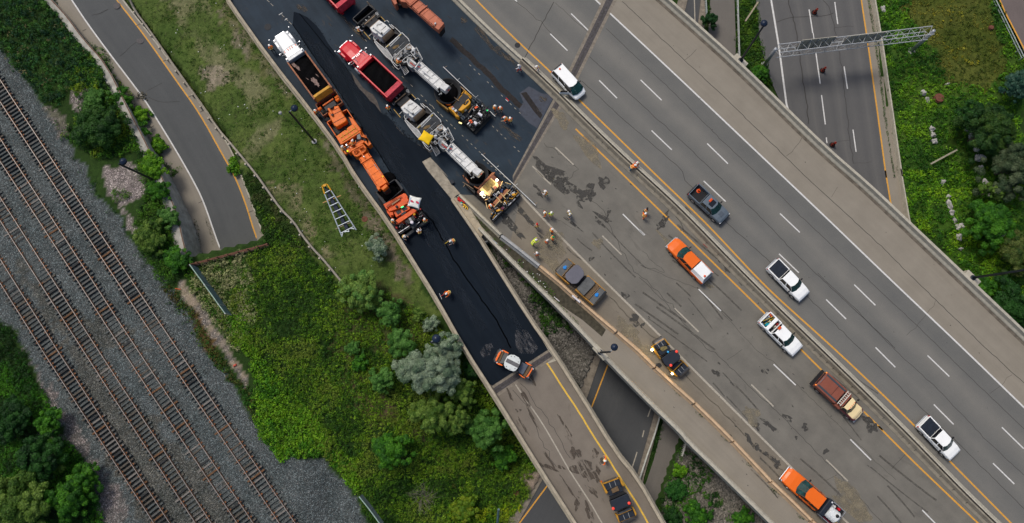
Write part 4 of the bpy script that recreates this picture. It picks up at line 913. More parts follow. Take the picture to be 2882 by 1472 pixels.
# lawn: short tufts
cover('grass', "A1 950,-60 1120,250 1410,630 1720,1080 1895,1330; B2 300,20 500,300 660,500 800,680 950,830 1200,900 1450,960 1600,980 1450,800 1300,380 1030,0; A2 940,1110 740,840 430,450 110,0 60,-60", 20, .13, .08, [(.04, .09, .010), (.07, .13, .018), (.10, .13, .04), (.13, .14, .06), (.05, .12, .012), (.09, .16, .025)], 27, 1.6, aspect=.3, thr=.36)
cover('lawn_clumps', "A1 950,-60 1120,250 1410,630 1720,1080 1895,1330; B2 300,20 500,300 660,500 800,680 950,830 1280,560 1450,800 1300,380 1030,0; A2 940,1110 740,840 430,450 110,0 60,-60", 24, .15, .12, [(.03, .08, .006), (.055, .13, .010), (.05, .10, .01)], 28, 1.2, aspect=.35, thr=.60)
cover('verge_grass', "A2 60,-60 110,0 430,450 740,840 940,1110 1060,1316; B2 1300,380 1500,700 1500,760 1240,400 980,60; A2 1010,1316 880,1110 700,870 400,500 60,40", 34, .14, .14, [(.03, .085, .005), (.06, .13, .008), (.04, .08, .01)], 29, .9, aspect=.35, thr=.3)
cover('fence_weeds', "B2 270,0 430,170 560,350 660,500 720,580 780,660 700,640 600,560 500,470 400,520 330,330 230,60; B2 230,20", 70, .16, .4, [(.02, .05, .006), (.04, .09, .01), (.06, .075, .02)], 30, 1.0)
# tall meadow under the fence
RLc = "B2 1500,720 1650,960 1860,1330; C3 300,80 500,380 820,900 800,940 700,1050 760,1070 640,1330"
cover('meadow', "B2 260,610 400,545 340,330 330,230 400,300 480,400 600,500 720,640 830,740 960,870 1250,900 1420,960 1600,1060 1840,1330; C3 260,0 500,370 830,920 700,1050 760,1080 640,1400; C2 1500,1500 1240,1400 1060,1100 900,900 800,800 600,500 400,250 250,0; B2 120,1316 60,1000 240,800", 60, .165, .75, [(.016, .060, .004), (.065, .155, .006), (.032, .10, .005), (.105, .22, .008), (.16, .27, .012), (.07, .15, .008), (.13, .19, .02)], 31, 2.8)
cover('pale_weeds', "B1 1500,680 1700,620 1895,600; B2 250,620 300,800 350,1000 300,1150 200,1316; B1 1895,1316 1720,1316 1600,1150 1500,980 1410,850 1420,760; B1 1480,740", 60, .20, .75, [(.04, .11, .01), (.09, .16, .025), (.25, .27, .12), (.34, .34, .16), (.13, .19, .055), (.30, .30, .15)], 32, .9, aspect=.4)
cover('bright_vines', "C2 230,0 330,30 400,120 470,230 560,300 640,420 740,520 820,640 900,760 1060,830 1080,960 1100,1080 1040,1080 930,920 830,830 800,830 650,850 480,830 330,620 290,520 280,400 330,370 330,280; B1 1690,1060 1780,1080 1895,1200 1895,1316 1800,1316", 85, .20, .7, [(.03, .11, .004), (.06, .19, .006), (.11, .26, .008), (.15, .29, .01), (.07, .19, .006)], 33, 1.2, aspect=.6)
cover('bright_bushes', "B1 1340,700 1420,700 1500,900 1640,1060 1720,1080 1780,1200 1890,1316 1740,1316 1640,1150 1500,960 1400,830", 50, .18, .7, [(.03, .10, .006), (.07, .18, .008), (.12, .22, .01)], 34, 1.2)
cover('dry_meadow', "C2 850,30 1250,150 1220,500 1480,640 1700,720 1895,800; C3 700,900 700,1000 400,1050 100,1050; C2 1500,850 1300,600 1000,450", 26, .14, .35, [(.03, .09, .006), (.08, .17, .01), (.11, .11, .02), (.045, .14, .008), (.13, .12, .03), (.09, .20, .01)], 35, 1.2, aspect=.4)
cover('yellow_weeds', "C3 150,1170 260,1150 420,1220 560,1190 640,1140 700,1200 620,1316 200,1316", 60, .18, .6, [(.06, .16, .006), (.12, .26, .006), (.24, .36, .01), (.32, .38, .01)], 36, 1.0)
# bottom-left
cover('bank_cover', "B1 -60,1080 50,1140 110,1220 150,1316; C1 230,160 270,240 400,500 460,600 450,640 400,560 290,540 230,520 250,660 480,680 560,760 640,850 700,960 650,1020 740,1080 800,1330 -60,1400", 80, .17, .9, [(.008, .035, .004), (.016, .08, .005), (.03, .13, .006), (.05, .17, .006)], 37, 1.8)
# right-hand field
cover('field', "A5 415,-60 1300,-60 1532,420 1532,1400 615,1330 560,900 470,320; A5 430,60", 30, .22, .55, [(.016, .07, .004), (.04, .14, .006), (.08, .21, .007), (.13, .27, .008)], 38, 2.2, excl=[WT("A5 700,-60 1270,-60 1290,150 1390,440 1370,550 1250,660 950,580 900,430 740,220 670,120")])
cover('mown_grass', "A5 650,-60 1300,-60 1320,180 1420,450 1380,560 1250,690 930,600 900,430 720,200 650,120", 22, .17, .12, [(.045, .075, .008), (.065, .095, .010), (.055, .09, .01), (.16, .16, .02)], 39, 1.6)
cover('yellow_flowers', "A5 820,280 1000,330 1180,420 1260,540 1050,460 950,400; A5 830,80 1100,60 1120,140 900,160", 5, .22, .25, [(.3, .28, .02), (.24, .24, .02)], 40, 1)
cover('field', "B5 610,0 1532,0 1532,1150 1120,770 655,335", 42, .20, .6, [(.016, .07, .004), (.045, .16, .006), (.10, .25, .007), (.17, .32, .008)], 41, 2.0)
cover('ivy', "A4 575,0 700,0 715,60 720,150 735,300 770,400 790,560 820,600 800,640 600,440 550,380 545,200", 80, .20, .7, [(.02, .07, .006), (.05, .13, .008), (.08, .16, .01)], 42, 1.0, rag=.35)
cover('ivy', "A4 310,-20 350,-20 370,60 350,110 315,80", 70, .2, .6, [(.02, .07, .006), (.05, .12, .008)], 43, 1)
cover('gore_weeds', W("B3 290,270 420,400 560,520 720,650 900,850 1010,1000 1120,1120 1090,1130 960,980 800,800 600,620 450,470", 0), 1, .01, .1, [Gm, Gb], 45)
def deckcover(name, px, z, dens, size, h, cols, seed, thr=0.0, rag=.2):
    r = np.random.default_rng(seed); poly = W(px, z); xs = [p[0] for p in poly]; ys = [p[1] for p in poly]
    n = int((max(xs)-min(xs))*(max(ys)-min(ys))*dens); x = r.uniform(min(xs), max(xs), n); y = r.uniform(min(ys), max(ys), n)
    m = inpoly(x+(fbm(x, y, .6, seed)-.5)*rag*2, y+(fbm(x, y, .6, seed+1)-.5)*rag*2, poly)
    if thr: m &= fbm(x, y, .9, seed+4) > thr
    x, y = x[m], y[m]; n = len(x); V = leaves(np.stack([x, y, z+h*r.random(n)], 1), size*(.6+.8*r.random(n)), r, jit=.9)
    return fastmesh(name, V, quads(n), np.repeat(pal(r, n, cols, x, y, 1, seed), 4, 0), MLEAF)
deckcover('crack_weeds', ("A4 1528,0 1545,0 1575,180 1625,520 1670,900 1700,1100 1735,1316 1722,1316 1690,1100 1655,900 1610,520 1560,180"), ZF+.02, 110, .15, .2, [(.02, .07, .008), (.05, .13, .01)], 44, rag=.08)
deckcover('gore_weeds', "B3 285,265 430,400 480,450 600,560 720,680 800,760 930,870 1000,1000 1130,1130 1120,1150 980,1020 860,890 740,780 640,680 520,560 430,450", .02, 90, .13, .3, [(.02, .06, .006), (.045, .12, .008), (.07, .15, .01)], 51, thr=.40)
deckcover('verge_weeds', "C4 240,310 290,350 300,380 260,350", .02, 90, .12, .12, [Gm, (.06, .09, .02)], 52)
for s in ("410,480 450,500 490,550 450,540", "600,650 640,680 670,730 620,710", "770,840 830,880 850,920 790,890", "950,1040 1020,1080 1040,1120 980,1090", "1160,1240 1210,1270 1240,1310 1180,1280"):
    deckcover('verge_weeds', "C4 "+s, .02, 130, .13, .14, [Gd, (.04, .08, .01), (.07, .09, .03)], 53)
cover('riprap_weeds', "B3 480,520 640,640 760,800 900,940 1100,1180 980,1150 900,1250 820,1130 760,960 640,800", 80, .17, .5, [(.008, .035, .006), (.02, .075, .008), (.05, .14, .01)], 54, 1.2, thr=.42)
cover('riprap_weeds', "C4 320,720 500,900 520,1000 460,1060 580,1100 700,1300 160,1316 180,1100 300,830", 60, .17, .5, [(.010, .045, .006), (.03, .11, .006), (.06, .17, .008)], 55, 1.2, thr=.42)
cover('path_edge_weeds', "C3 1700,490 1760,560 1760,620 1690,760 1640,900 1590,1010 1575,1010 1640,850 1700,640", 110, .14, .4, [(.012, .045, .006), (.03, .08, .01)], 56, .8, rag=.2)
cover('street_corner_weeds', "A4 540,40 575,40 560,400 545,330", 60, .16, .4, [Gd, Gm, Gb], 57, .8, rag=.2)
deckcover('apron_weeds', "B1 1330,20 1360,120 1400,220 1430,300 1470,420 1500,560 1520,650 1500,640 1470,560 1440,450 1400,330 1350,200 1320,90", -4.1, 60, .15, .15, [(.03, .05, .01), (.02, .06, .006), (.08, .06, .03)], 58, thr=.45)
deckcover('apron_weeds', "A1 445,0 600,225 760,420 960,700 1080,850 1200,1060 1190,1070 1060,870 940,720 740,440 590,240 435,20", -2.3, 60, .13, .12, [(.03, .05, .01), (.02, .06, .006)], 59, thr=.45, rag=.1)
deckcover('kerb_weeds', "B1 1420,60 1500,240 1560,420 1590,560 1580,560 1540,430 1480,250 1410,70", -4.0, 60, .12, .1, [(.03, .05, .01), (.02, .06, .006)], 60, thr=.5, rag=.1)
# ---------------------------------------------------------------- trees and bushes
M_BARK = mat('bark', (0.10, 0.08, 0.06), .95, var=.3, scale=6); M_BARKP = mat('grey_bark', (0.24, 0.21, 0.17), .95, var=.3, scale=6)
def tree(px, py, rad, hgt, cols, label, seed, name='tree', dens=1.0, lobes=12, leaf=.17, cat='tree', group=None, flat=.75, asp=.55, lean=(0, 0), bark=None, z=None, shape=None):
    r = np.random.default_rng(seed); q = PT(px, py, hgt*.6)
    if z is not None: q = P(px, py, z+hgt*.6)
    gz = (float(th(q.x, q.y)) if z is None else z)
    # trunk foot under the crown
    foot = Vector((q.x+lean[0], q.y+lean[1], gz)); root = thing(name, label, cat, foot, group=group)
    lb = []
    arms = [(r.uniform(0, 6.28), r.uniform(.7, 1.12)) for _ in range(int(6+rad*1.6))]
    for k in range(int(lobes*4.2)):
        if k < lobes*2.9: a, ex_ = arms[k % len(arms)]; a += r.normal(0, .20); d = rad*ex_*r.uniform(.3, .98)
        else: a = r.uniform(0, 6.28); d = rad*.7*math.sqrt(r.random())
        lr = rad*r.uniform(.08, .17)*(1.15-.35*d/rad)+.08
        zc = hgt*(.50+.42*(1-(d/rad)**2))+r.normal(0, .07)*hgt-lr
        ex = (shape[0] if shape else 1.0); ey = (shape[1] if shape else 1.0)
        lb.append((q.x-foot.x+d*math.cos(a)*ex, q.y-foot.y+d*math.sin(a)*ey, max(zc, lr*.5), lr))
    lb += [(q.x-foot.x, q.y-foot.y, hgt*.72, rad*.33), (q.x-foot.x+rad*.25, q.y-foot.y-rad*.1, hgt*.55, rad*.35), (q.x-foot.x-rad*.25, q.y-foot.y+rad*.12, hgt*.55, rad*.35)]
    Ps, Cs, Ss, Ns = [], [], [], []; cc = np.array(cols)
    for (x, y, z0, lr) in lb:
        n = int(300*lr*lr*4*dens*(.17/leaf)**2); u = r.normal(size=(n, 3)); u /= np.linalg.norm(u, axis=1)[:, None]; u[:, 2] = np.where(u[:, 2] < -.35, -u[:, 2], u[:, 2])
        rr_ = lr*(1-.45*r.random(n)**2)*(1+.28*(fbm(u[:, 0]*3+x, u[:, 1]*3+y, .8, seed)-.5)*2)
        p = np.stack([x+u[:, 0]*rr_, y+u[:, 1]*rr_, z0+u[:, 2]*rr_*flat], 1); Ps.append(p); t = np.clip(r.random()*.9+r.normal(0, .15, n), 0, .999)*(len(cc)-1); i = t.astype(int); w_ = (t-i)[:, None]
        Cs.append((cc[i]*(1-w_)+cc[i+1]*w_)*1.15*(1+.3*(r.random((n, 1))*2-1)))
        Ss.append(leaf*(.6+.8*r.random(n))); Ns.append(u)
    p = np.concatenate(Ps); V = leaves(p, np.concatenate(Ss), r, aspect=asp, nrm=np.concatenate(Ns), jit=.4); C = np.repeat(np.concatenate(Cs), 4, 0)
    fastmesh('crown', V, quads(len(p)), C, MLEAF, parent=root)
    mb = MB(); top = Vector((q.x-foot.x, q.y-foot.y, hgt*.7)); mb.tube([(0, 0, -.2), top*.45+Vector((.03, 0, 0)), top], max(.05, rad*.06), 8, .02)
    for (x, y, z0, lr) in lb[:6]: mb.tube([top*.4, Vector((x*.6, y*.6, z0*.75)), Vector((x, y, z0))], max(.03, rad*.028), 6, .01)
    mb.build('trunk', bark or M_BARK, root); return root
SIL = [(.075, .13, .075), (.15, .215, .13), (.25, .315, .215), (.19, .26, .17)]; MID = [(.025, .09, .012), (.055, .16, .022), (.10, .23, .045), (.07, .18, .03)]
OLV = [(.035, .09, .010), (.07, .14, .016), (.12, .20, .03), (.16, .25, .05)]; BRI = [(.04, .13, .006), (.09, .24, .008), (.16, .32, .012)]; DRK = [(.006, .030, .006), (.013, .06, .008), (.025, .095, .012)]
GRN = [(.015, .07, .006), (.035, .14, .008), (.07, .21, .010)]; BLU = [(.01, .05, .035), (.03, .085, .055), (.06, .12, .085)]
fx = lambda a, b: (a*1.1188, b*1.1188)
TR = [((592, 412), 1.45, 1.6, BRI, 'small bright green bush overhanging the exit road edge', 'bush'),
 ((945, 622), 1.75, 2.0, SIL, 'small silvery shrub on the lawn below the yellow-ended truss frame', 'shrub'),
 ((905, 725), 3.0, 4.2, OLV[1:]+MID[2:], 'spreading light green tree with a visible trunk at the end of the fence', 'tree'),
 ((980, 790), 2.0, 3.2, MID, 'green tree just above the thicket near the ramp parapet', 'tree'),
 ((1052, 790), .9, 1.3, OLV, 'little round green bush between the green tree and the ramp parapet', 'bush'),
 ((1085, 814), 1.15, 1.6, SIL, 'little silvery shrub right beside the ramp parapet', 'shrub'),
 ((1008, 862), 2.3, 3.6, MID, 'green tree at the top left of the thicket, above the big silver one', 'tree'),
 ((965, 955), 1.8, 3.0, MID, 'green tree at the left edge of the thicket beside the big silver one', 'tree'),
 ((1078, 935), 3.9, 6.0, SIL, 'largest silvery grey-green tree in the thicket by the ramp', 'tree'),
 ((1120, 870), 2.2, 5.0, SIL, 'silvery tree top behind the lamp head at the ramp parapet', 'tree'),
 ((1085, 1040), 2.8, 4.6, OLV, 'olive green tree below the largest silver tree', 'tree'),
 ((1165, 985), 2.1, 3.6, OLV, 'olive green tree squeezed between the silver tree and the ramp', 'tree'),
 ((1140, 1060), 2.0, 3.6, OLV, 'olive tree in the middle of the lower thicket', 'tree'),
 ((1225, 1085), 2.7, 4.4, MID, 'deep green tree touching the lower ramp parapet', 'tree'),
 ((1195, 930), 1.6, 2.8, DRK, 'dark green tree right under the ramp parapet', 'tree'),
 ((1270, 1150), 1.8, 2.8, GRN, 'dark green bush at the foot of the ramp near the slope', 'bush'),
 ((888, 880), 1.1, 1.6, MID, 'upper of two small bushes alone in the meadow', 'bush'),
 ((905, 912), 1.2, 1.6, GRN, 'lower of two small bushes alone in the meadow', 'bush'),
 ((985, 1128), 2.5, 2.6, GRN, 'low wide bright green bush in the meadow below the thicket', 'bush'),
 ((1165, 1280), 2.0, 2.0, [(.06, .14, .008), (.12, .2, .01), (.2, .24, .012)], 'yellow-green bush at the bottom beside the standing blue post', 'bush'),
 ((245, 325), 3.6, 3.4, [(.012, .045, .008), (.02, .075, .01), (.035, .095, .01)], 'big round dark bush between the tracks and the exit road', 'bush'),
 ((300, 245), 2.0, 2.2, GRN, 'leafy bush leaning over the exit road kerb above the big round bush', 'bush'),
 ((395, 425), 2.1, 2.2, BRI, 'bright bush beside the exit road next to the dark lamp post', 'bush'),
 ((375, 592), 2.5, 2.6, OLV, 'feathery light green bush against the retaining wall', 'bush'),
 ((345, 330), 1.7, 2.0, GRN, 'dark green bush between the big round bush and the exit road wall', 'bush'),
 ((235, 250), 1.9, 1.8, MID, 'green bush above the big round bush near the small patch of pale stones', 'bush'),
 ((345, 290), 1.6, 1.8, BRI, 'bright leafy bush spilling over the kerb near the debris heap', 'bush'),
 ((395, 365), 1.4, 1.8, BRI, 'bright narrow bush on the wall top above the dark lamp post', 'bush'),
 ((405, 480), 1.7, 1.8, GRN, 'green bush on the wall top below the dark lamp post', 'bush'),
 ((420, 545), 1.6, 1.8, MID, 'leafy bush right against the wall above the feathery one', 'bush'),
 ((445, 650), 2.0, 2.0, GRN, 'green bush at the corner of the tunnel railing beside the tracks', 'bush'),
 ((55, 1255), 4.2, 5.5, OLV, 'large tree with yellowish leaves in the lower left corner', 'tree'),
 ((170, 1245), 2.9, 4.4, GRN, 'green tree in the lower left nearest to the gravel', 'tree'),
 ((100, 1150), 2.9, 5.0, DRK, 'very dark tree in the middle of the lower left trees', 'tree'),
 ((28, 1060), 2.8, 4.0, DRK, 'dark tree on the left edge of the picture beside the gravel bank', 'tree'),
 ((215, 1195), 1.8, 2.4, GRN, 'rounded bush at the gravel edge above the lower left tree', 'bush'),
 ((120, 1060), 2.0, 3.0, GRN, 'green bush on the bank just left of the pale gravel bay', 'bush'),
 ((1786, 52), 1.35, 3.0, [(.01, .05, .012), (.02, .075, .014)], 'round dark green bush by the handrail of the footpath', 'bush'),
 ((1912, 185), 1.5, 2.2, GRN, 'bush at the lower tip of the ivy strip beside the freeway', 'bush'),
 ((2485, 330), 4.2, 6.5, [(.012, .045, .008), (.022, .065, .010), (.05, .10, .012)], 'large green tree at right beside the white rock ledge', 'tree'),
 ((2440, 290), 2.4, 5.0, DRK, 'dark bluish tree above the large green one at right', 'tree'),
 ((2560, 215), 2.3, 4.5, BLU, 'blue-green spruce-like tree cut by the right edge under the slip road', 'tree'),
 ((2548, 420), 4.0, 6.0, [(.02, .05, .02), (.05, .08, .035), (.09, .12, .06)], 'greyish green tree at the right edge below the large green tree', 'tree'),
 ((2500, 560), 3.6, 5.0, GRN, 'green tree at the right edge right of the lower rock ledge', 'tree'),
 ((2560, 640), 3.4, 5.0, [(.02, .05, .008), (.05, .09, .012), (.10, .12, .03)], 'olive tree at the right edge above the black lamp post', 'tree'),
 ((2545, 760), 3.4, 5.0, DRK, 'dark tree at the right edge beside the highway parapet', 'tree'),
 ((2495, 480), 1.8, 4.0, OLV, 'yellow-green small tree between the two rock ledges at right', 'tree'),
 ((2480, 720), 1.8, 3.0, GRN, 'bush just outside the parapet under the black lamp post', 'bush'),
 ((1712, 1180), 1.1, 1.6, BRI, 'light green bush at the bottom end of the footpath kerb', 'bush'),
 ((1700, 1235), 1.7, 1.8, [(.012, .07, .01), (.03, .12, .015)], 'leafy green bush beside the footpath under the highway bridge', 'bush'),
 ((1755, 1290), 1.9, 2.2, GRN, 'bush on the riprap between the footpath and the highway bridge', 'bush'),
 ((1870, 1305), 1.4, 1.6, GRN, 'bush at the bottom edge under the highway bridge parapet', 'bush'),
 ((1690, 1300), 1.5, 1.8, DRK, 'dark bush at the bottom edge left of the riprap', 'bush'),
 ((1250, 745), .1, .1, DRK, '', '')]
for i, (c, r_, h_, col, lab, cat) in enumerate(TR):
    if not lab: continue
    px, py = fx(*c); sil = col is SIL
    tree(px, py, r_, h_, col, lab, 100+i, name=('tree' if cat == 'tree' else cat), cat=cat, lobes=int(8+r_*4.5), leaf=.16 if r_ < 2 else .18, dens=1.15,
         lean=(.35, -1.6) if i == 2 else (0, 0), bark=M_BARKP if i == 2 else None, shape=(1.15, .8) if i == 8 else None)
# bare shrub
c = PT(*fx(1065, 1250), .6); root = thing('dead_shrub', 'bare leafless grey shrub in the meadow near the bottom', 'shrub', Vector((c.x, c.y, float(th(c.x, c.y)))))
mb = MB(); r5 = random.Random(4)
for k in range(26):
    a = r5.uniform(0, 6.28); L = r5.uniform(.8, 1.9); p0 = Vector((0, 0, .1)); p1 = Vector((math.cos(a)*L*.5, math.sin(a)*L*.5, .8)); p2 = Vector((math.cos(a+.3)*L, math.sin(a+.3)*L, 1.1+r5.random()*.5))
    mb.tube([p0, p1, p2], .03, 5, .01)
    for _ in range(3):
        e = p2+Vector((r5.gauss(0, .4), r5.gauss(0, .4), .2)); mb.tube([p1.lerp(p2, r5.random()), e], .014, 4, .006)
mb.build('branches', mat('dead_wood', (0.17, 0.155, 0.125), .95), root)
# rocks of the ledges
ROCK = mat('pale_rock', (0.40, 0.39, 0.37), .95, var=.3, scale=2.5, bump=.5, bscale=6)
def rock(px, py, rx, ry, ang, lab, seed, hz=.5, m=ROCK):
    r = random.Random(seed); c = PT(px, py, .2); bm = bmesh.new(); bmesh.ops.create_icosphere(bm, subdivisions=3, radius=1)
    for v in bm.verts:
        p = v.co; k = 1+.22*math.sin(p.x*4+seed)+.16*math.cos(p.y*5+seed*2)+.12*math.sin(p.z*7)+r.uniform(-.05, .05); v.co = Vector((p.x*rx*k, p.y*ry*k, max(p.z, -.4)*hz*k))
    me = bpy.data.meshes.new('rock'); bm.to_mesh(me); bm.free(); me.materials.append(m); o = bpy.data.objects.new('rock', me); sc.collection.objects.link(o)
    o.location = (c.x, c.y, c.z-.1); o.rotation_euler = (0, 0, ang); return tag(o, lab, 'rock', 'pale rocks of the ledges in the field')
for i, (t, a, b, rx, ry, an, lab) in enumerate([('A5', 785, 690, .6, .45, .3, 'pale flat rock beside the rust-coloured hydrant cap'), ('A5', 815, 740, .3, .5, .3, 'small pale rock just below the flat one by the round cap'), ('A5', 850, 955, .45, .5, 0, 'top rock of the left ledge in the field'),
   ('A5', 858, 1000, .42, .45, 0, 'second rock of the left ledge in the field'), ('A5', 868, 1045, .4, .45, .2, 'third rock of the left ledge in the field'), ('A5', 1100, 830, .45, .7, .3, 'blackened rock at the top of the right ledge'), ('A5', 1115, 950, .6, .75, .3, 'second rock of the right ledge under the blackened one'),
   ('A5', 1140, 1005, .5, .5, 0, 'small rock in the middle of the right ledge'), ('A5', 1180, 1075, 1.0, 1.0, .2, 'largest pale rock of the right ledge'), ('A5', 1205, 1170, .8, .65, .2, 'round pale rock below the largest one of the right ledge'), ('A5', 1215, 1250, .35, .6, .2, 'narrow rock at the lower end of the right ledge'),
   ('B5', 930, 85, .35, .55, -.3, 'lone rock in the ground cover left of the lower ledge'), ('B5', 970, 195, .3, .35, 0, 'topmost small rock of the lower ledge'), ('B5', 980, 255, .45, .8, .2, 'long white rock of the lower ledge'), ('B5', 1000, 310, .5, .45, 0, 'broad white rock of the lower ledge'),
   ('B5', 1018, 370, .3, .55, 0, 'narrow white rock of the lower ledge'), ('B5', 1055, 415, .65, .5, .3, 'grey-white rock at the bend of the lower ledge'), ('B5', 1050, 490, .4, .6, 0, 'rock below the bend of the lower ledge'), ('B5', 1060, 580, .3, .25, 0, 'last tiny rock of the lower ledge'),
   ('B5', 1245, 90, .5, .55, .3, 'pale rock at the top of the rightmost rock line'), ('B5', 1267, 160, .35, .7, 0, 'tall narrow rock right of the lower ledge'), ('B5', 1340, 410, .45, .6, 0, 'upper of two rocks at far right'), ('B5', 1368, 475, .5, .55, .6, 'lower of two rocks at far right'), ('A5', 487, 65, .3, .6, .2, 'lone pale rock near the freeway barrier at the top'), ('A5', 960, 627, .25, .3, 0, 'little white stone above the round rust-coloured cap')]):
    px, py = T('%s %f,%f' % (t, a, b))[0]; rock(px, py, rx*.8, ry*.8, an, lab, i+1, m=mat('burnt_rock', (.12, .10, .09), .95, var=.6, scale=2) if i == 5 else ROCK)
# ================================================================ vehicles
def paint(name, c, rough=.4): return mat(name, c, rough, var=.04, scale=1.5, coat=.08, spec=.3)
P_WHITE = paint('white_vehicle_paint', (0.86, 0.88, 0.87)); P_ORANGE = paint('orange_vehicle_paint', (0.78, 0.14, 0.010)); P_GREY = paint('slate_vehicle_paint', (0.105, 0.135, 0.165))
P_CREAM = paint('cream_vehicle_paint', (0.80, 0.65, 0.36)); P_RUST = mat('rust_red_paint', (0.22, 0.07, 0.045), .5, var=.12, scale=2); P_RED = paint('red_vehicle_paint', (0.56, 0.010, 0.022))
M_GLASS = mat('window_glass', (0.010, 0.042, 0.042), .25, var=.7, scale=2.5, spec=.14); M_DGLASS = mat('side_glass', (0.006, 0.007, 0.010), .1, spec=.6)
M_TYRE = mat('tyre', (0.014, 0.014, 0.015), .9); M_RIM = mat('rim', (0.32, 0.32, 0.33), .35, metal=.7); M_BLK = mat('black_plastic', (0.012, 0.013, 0.015), .55); M_CHR = mat('chrome', (0.36, 0.38, 0.41), .35, metal=.8)
M_TAIL = mat('tail_light', (0.45, 0.01, 0.02), .3); M_HEAD = mat('headlight', (0.6, 0.62, 0.64), .2); M_BEAC = mat('orange_beacon', (0.70, 0.08, 0.008), .4)
M_NAVY = mat('dark_cover', (0.013, 0.019, 0.030), .6, var=.2, scale=2); M_STL = mat('galvanised_steel', (0.36, 0.38, 0.40), .5, metal=.4, var=.15); M_DSTL = mat('dark_steel', (0.030, 0.032, 0.036), .6, var=.3, scale=4)
def lerp3(a, b, t): return Vector(a).lerp(Vector(b), t)
def facequad(mb, a, b, c, d, ins=.08, off=.012):
    "inset quad lying on a-b-c-d, pushed out"
    a, b, c, d = map(Vector, (a, b, c, d)); ce = (a+b+c+d)/4; n = (b-a).cross(d-a).normalized()
    if n.dot(ce-Vector((0, 0, 1.0))) < 0: n = -n
    vs = [p+(ce-p).normalized()*ins+n*off for p in (a, b, c, d)]; vb = [v-n*(off+.03) for v in vs]
    mb.add(vs+vb, [(0, 1, 2, 3), (7, 6, 5, 4)]+[((i+1) % 4, i, 4+i, 4+(i+1) % 4) for i in range(4)])
def wheel(root, x, y, r=.40, w=.27, dual=False):
    mb = MB(); mb.cyl((x, y, r), r, w if not dual else w*2.1, 20, 'y'); t = mb.build('wheel', M_TYRE, root, bevel=.03)
    mb = MB(); s = 1 if y > 0 else -1; mb.cyl((x, y+s*(w if dual else w/2)*(1.05 if not dual else 1.08), r), r*.6, .03, 14, 'y'); mb.cyl((x, y+s*(w if dual else w/2)*1.1, r), r*.2, .06, 8, 'y'); mb.build('rim', M_RIM, t)
def ring(x, w, zb, zm, zt, cr=.04, tuck=.93):
    return [Vector((x, y, z)) for y, z in ((-w*.86, zb), (-w, zb+.12), (-w, zm), (-w*tuck, zt), (-w*.45, zt+cr), (w*.45, zt+cr), (w*tuck, zt), (w, zm), (w, zb+.12), (w*.86, zb))]
def cab(root, m, xb0, xb1, xt0, xt1, zb, zt, wb=.93, wt=.72, doors=2, bow=.12, glass_name='windscreen'):
    "greenhouse between belt (zb) and roof (zt)"
    B = [Vector(p) for p in ((xb0, -wb, zb), (xb1-.1, -wb*.97, zb), (xb1+bow, -wb*.4, zb), (xb1+bow, wb*.4, zb), (xb1-.1, wb*.97, zb), (xb0, wb, zb))]
    Tt = [Vector(p) for p in ((xt0, -wt, zt-.03), (xt1-.1, -wt*.95, zt-.03), (xt1+bow*.7, -wt*.4, zt), (xt1+bow*.7, wt*.4, zt), (xt1-.1, wt*.95, zt-.03), (xt0, wt, zt-.03))]
    mb = MB(); mb.loft([B, Tt]); mb.build('cab_roof', m, root, bevel=.04)
    mb = MB()
    for i in (1, 2, 3): facequad(mb, B[i].lerp(Tt[i], .0), B[i+1], Tt[i+1], Tt[i], .006, .016)
    mb.build(glass_name, M_GLASS, root)
    for s in (0, 1):
        i, j = (0, 1) if s == 0 else (5, 4)
        for k in range(doors):
            t0, t1 = k/doors, (k+1)/doors
            mb = MB(); facequad(mb, B[i].lerp(B[j], t0), B[i].lerp(B[j], t1), Tt[i].lerp(Tt[j], t1), Tt[i].lerp(Tt[j], t0), .07, .012); mb.build('side_window', M_DGLASS, root)
    mb = MB(); facequad(mb, B[0], B[5], Tt[5], Tt[0], .08, .012); mb.build('rear_window', M_DGLASS, root)
    return B, Tt
def place(px_rear, px_front, z=1.0):
    a = W(px_rear, z)[0]; b = W(px_front, z)[0]; return Vector(((a.x+b.x)/2, (a.y+b.y)/2, 0)), math.atan2(b.y-a.y, b.x-a.x), (b-a).length
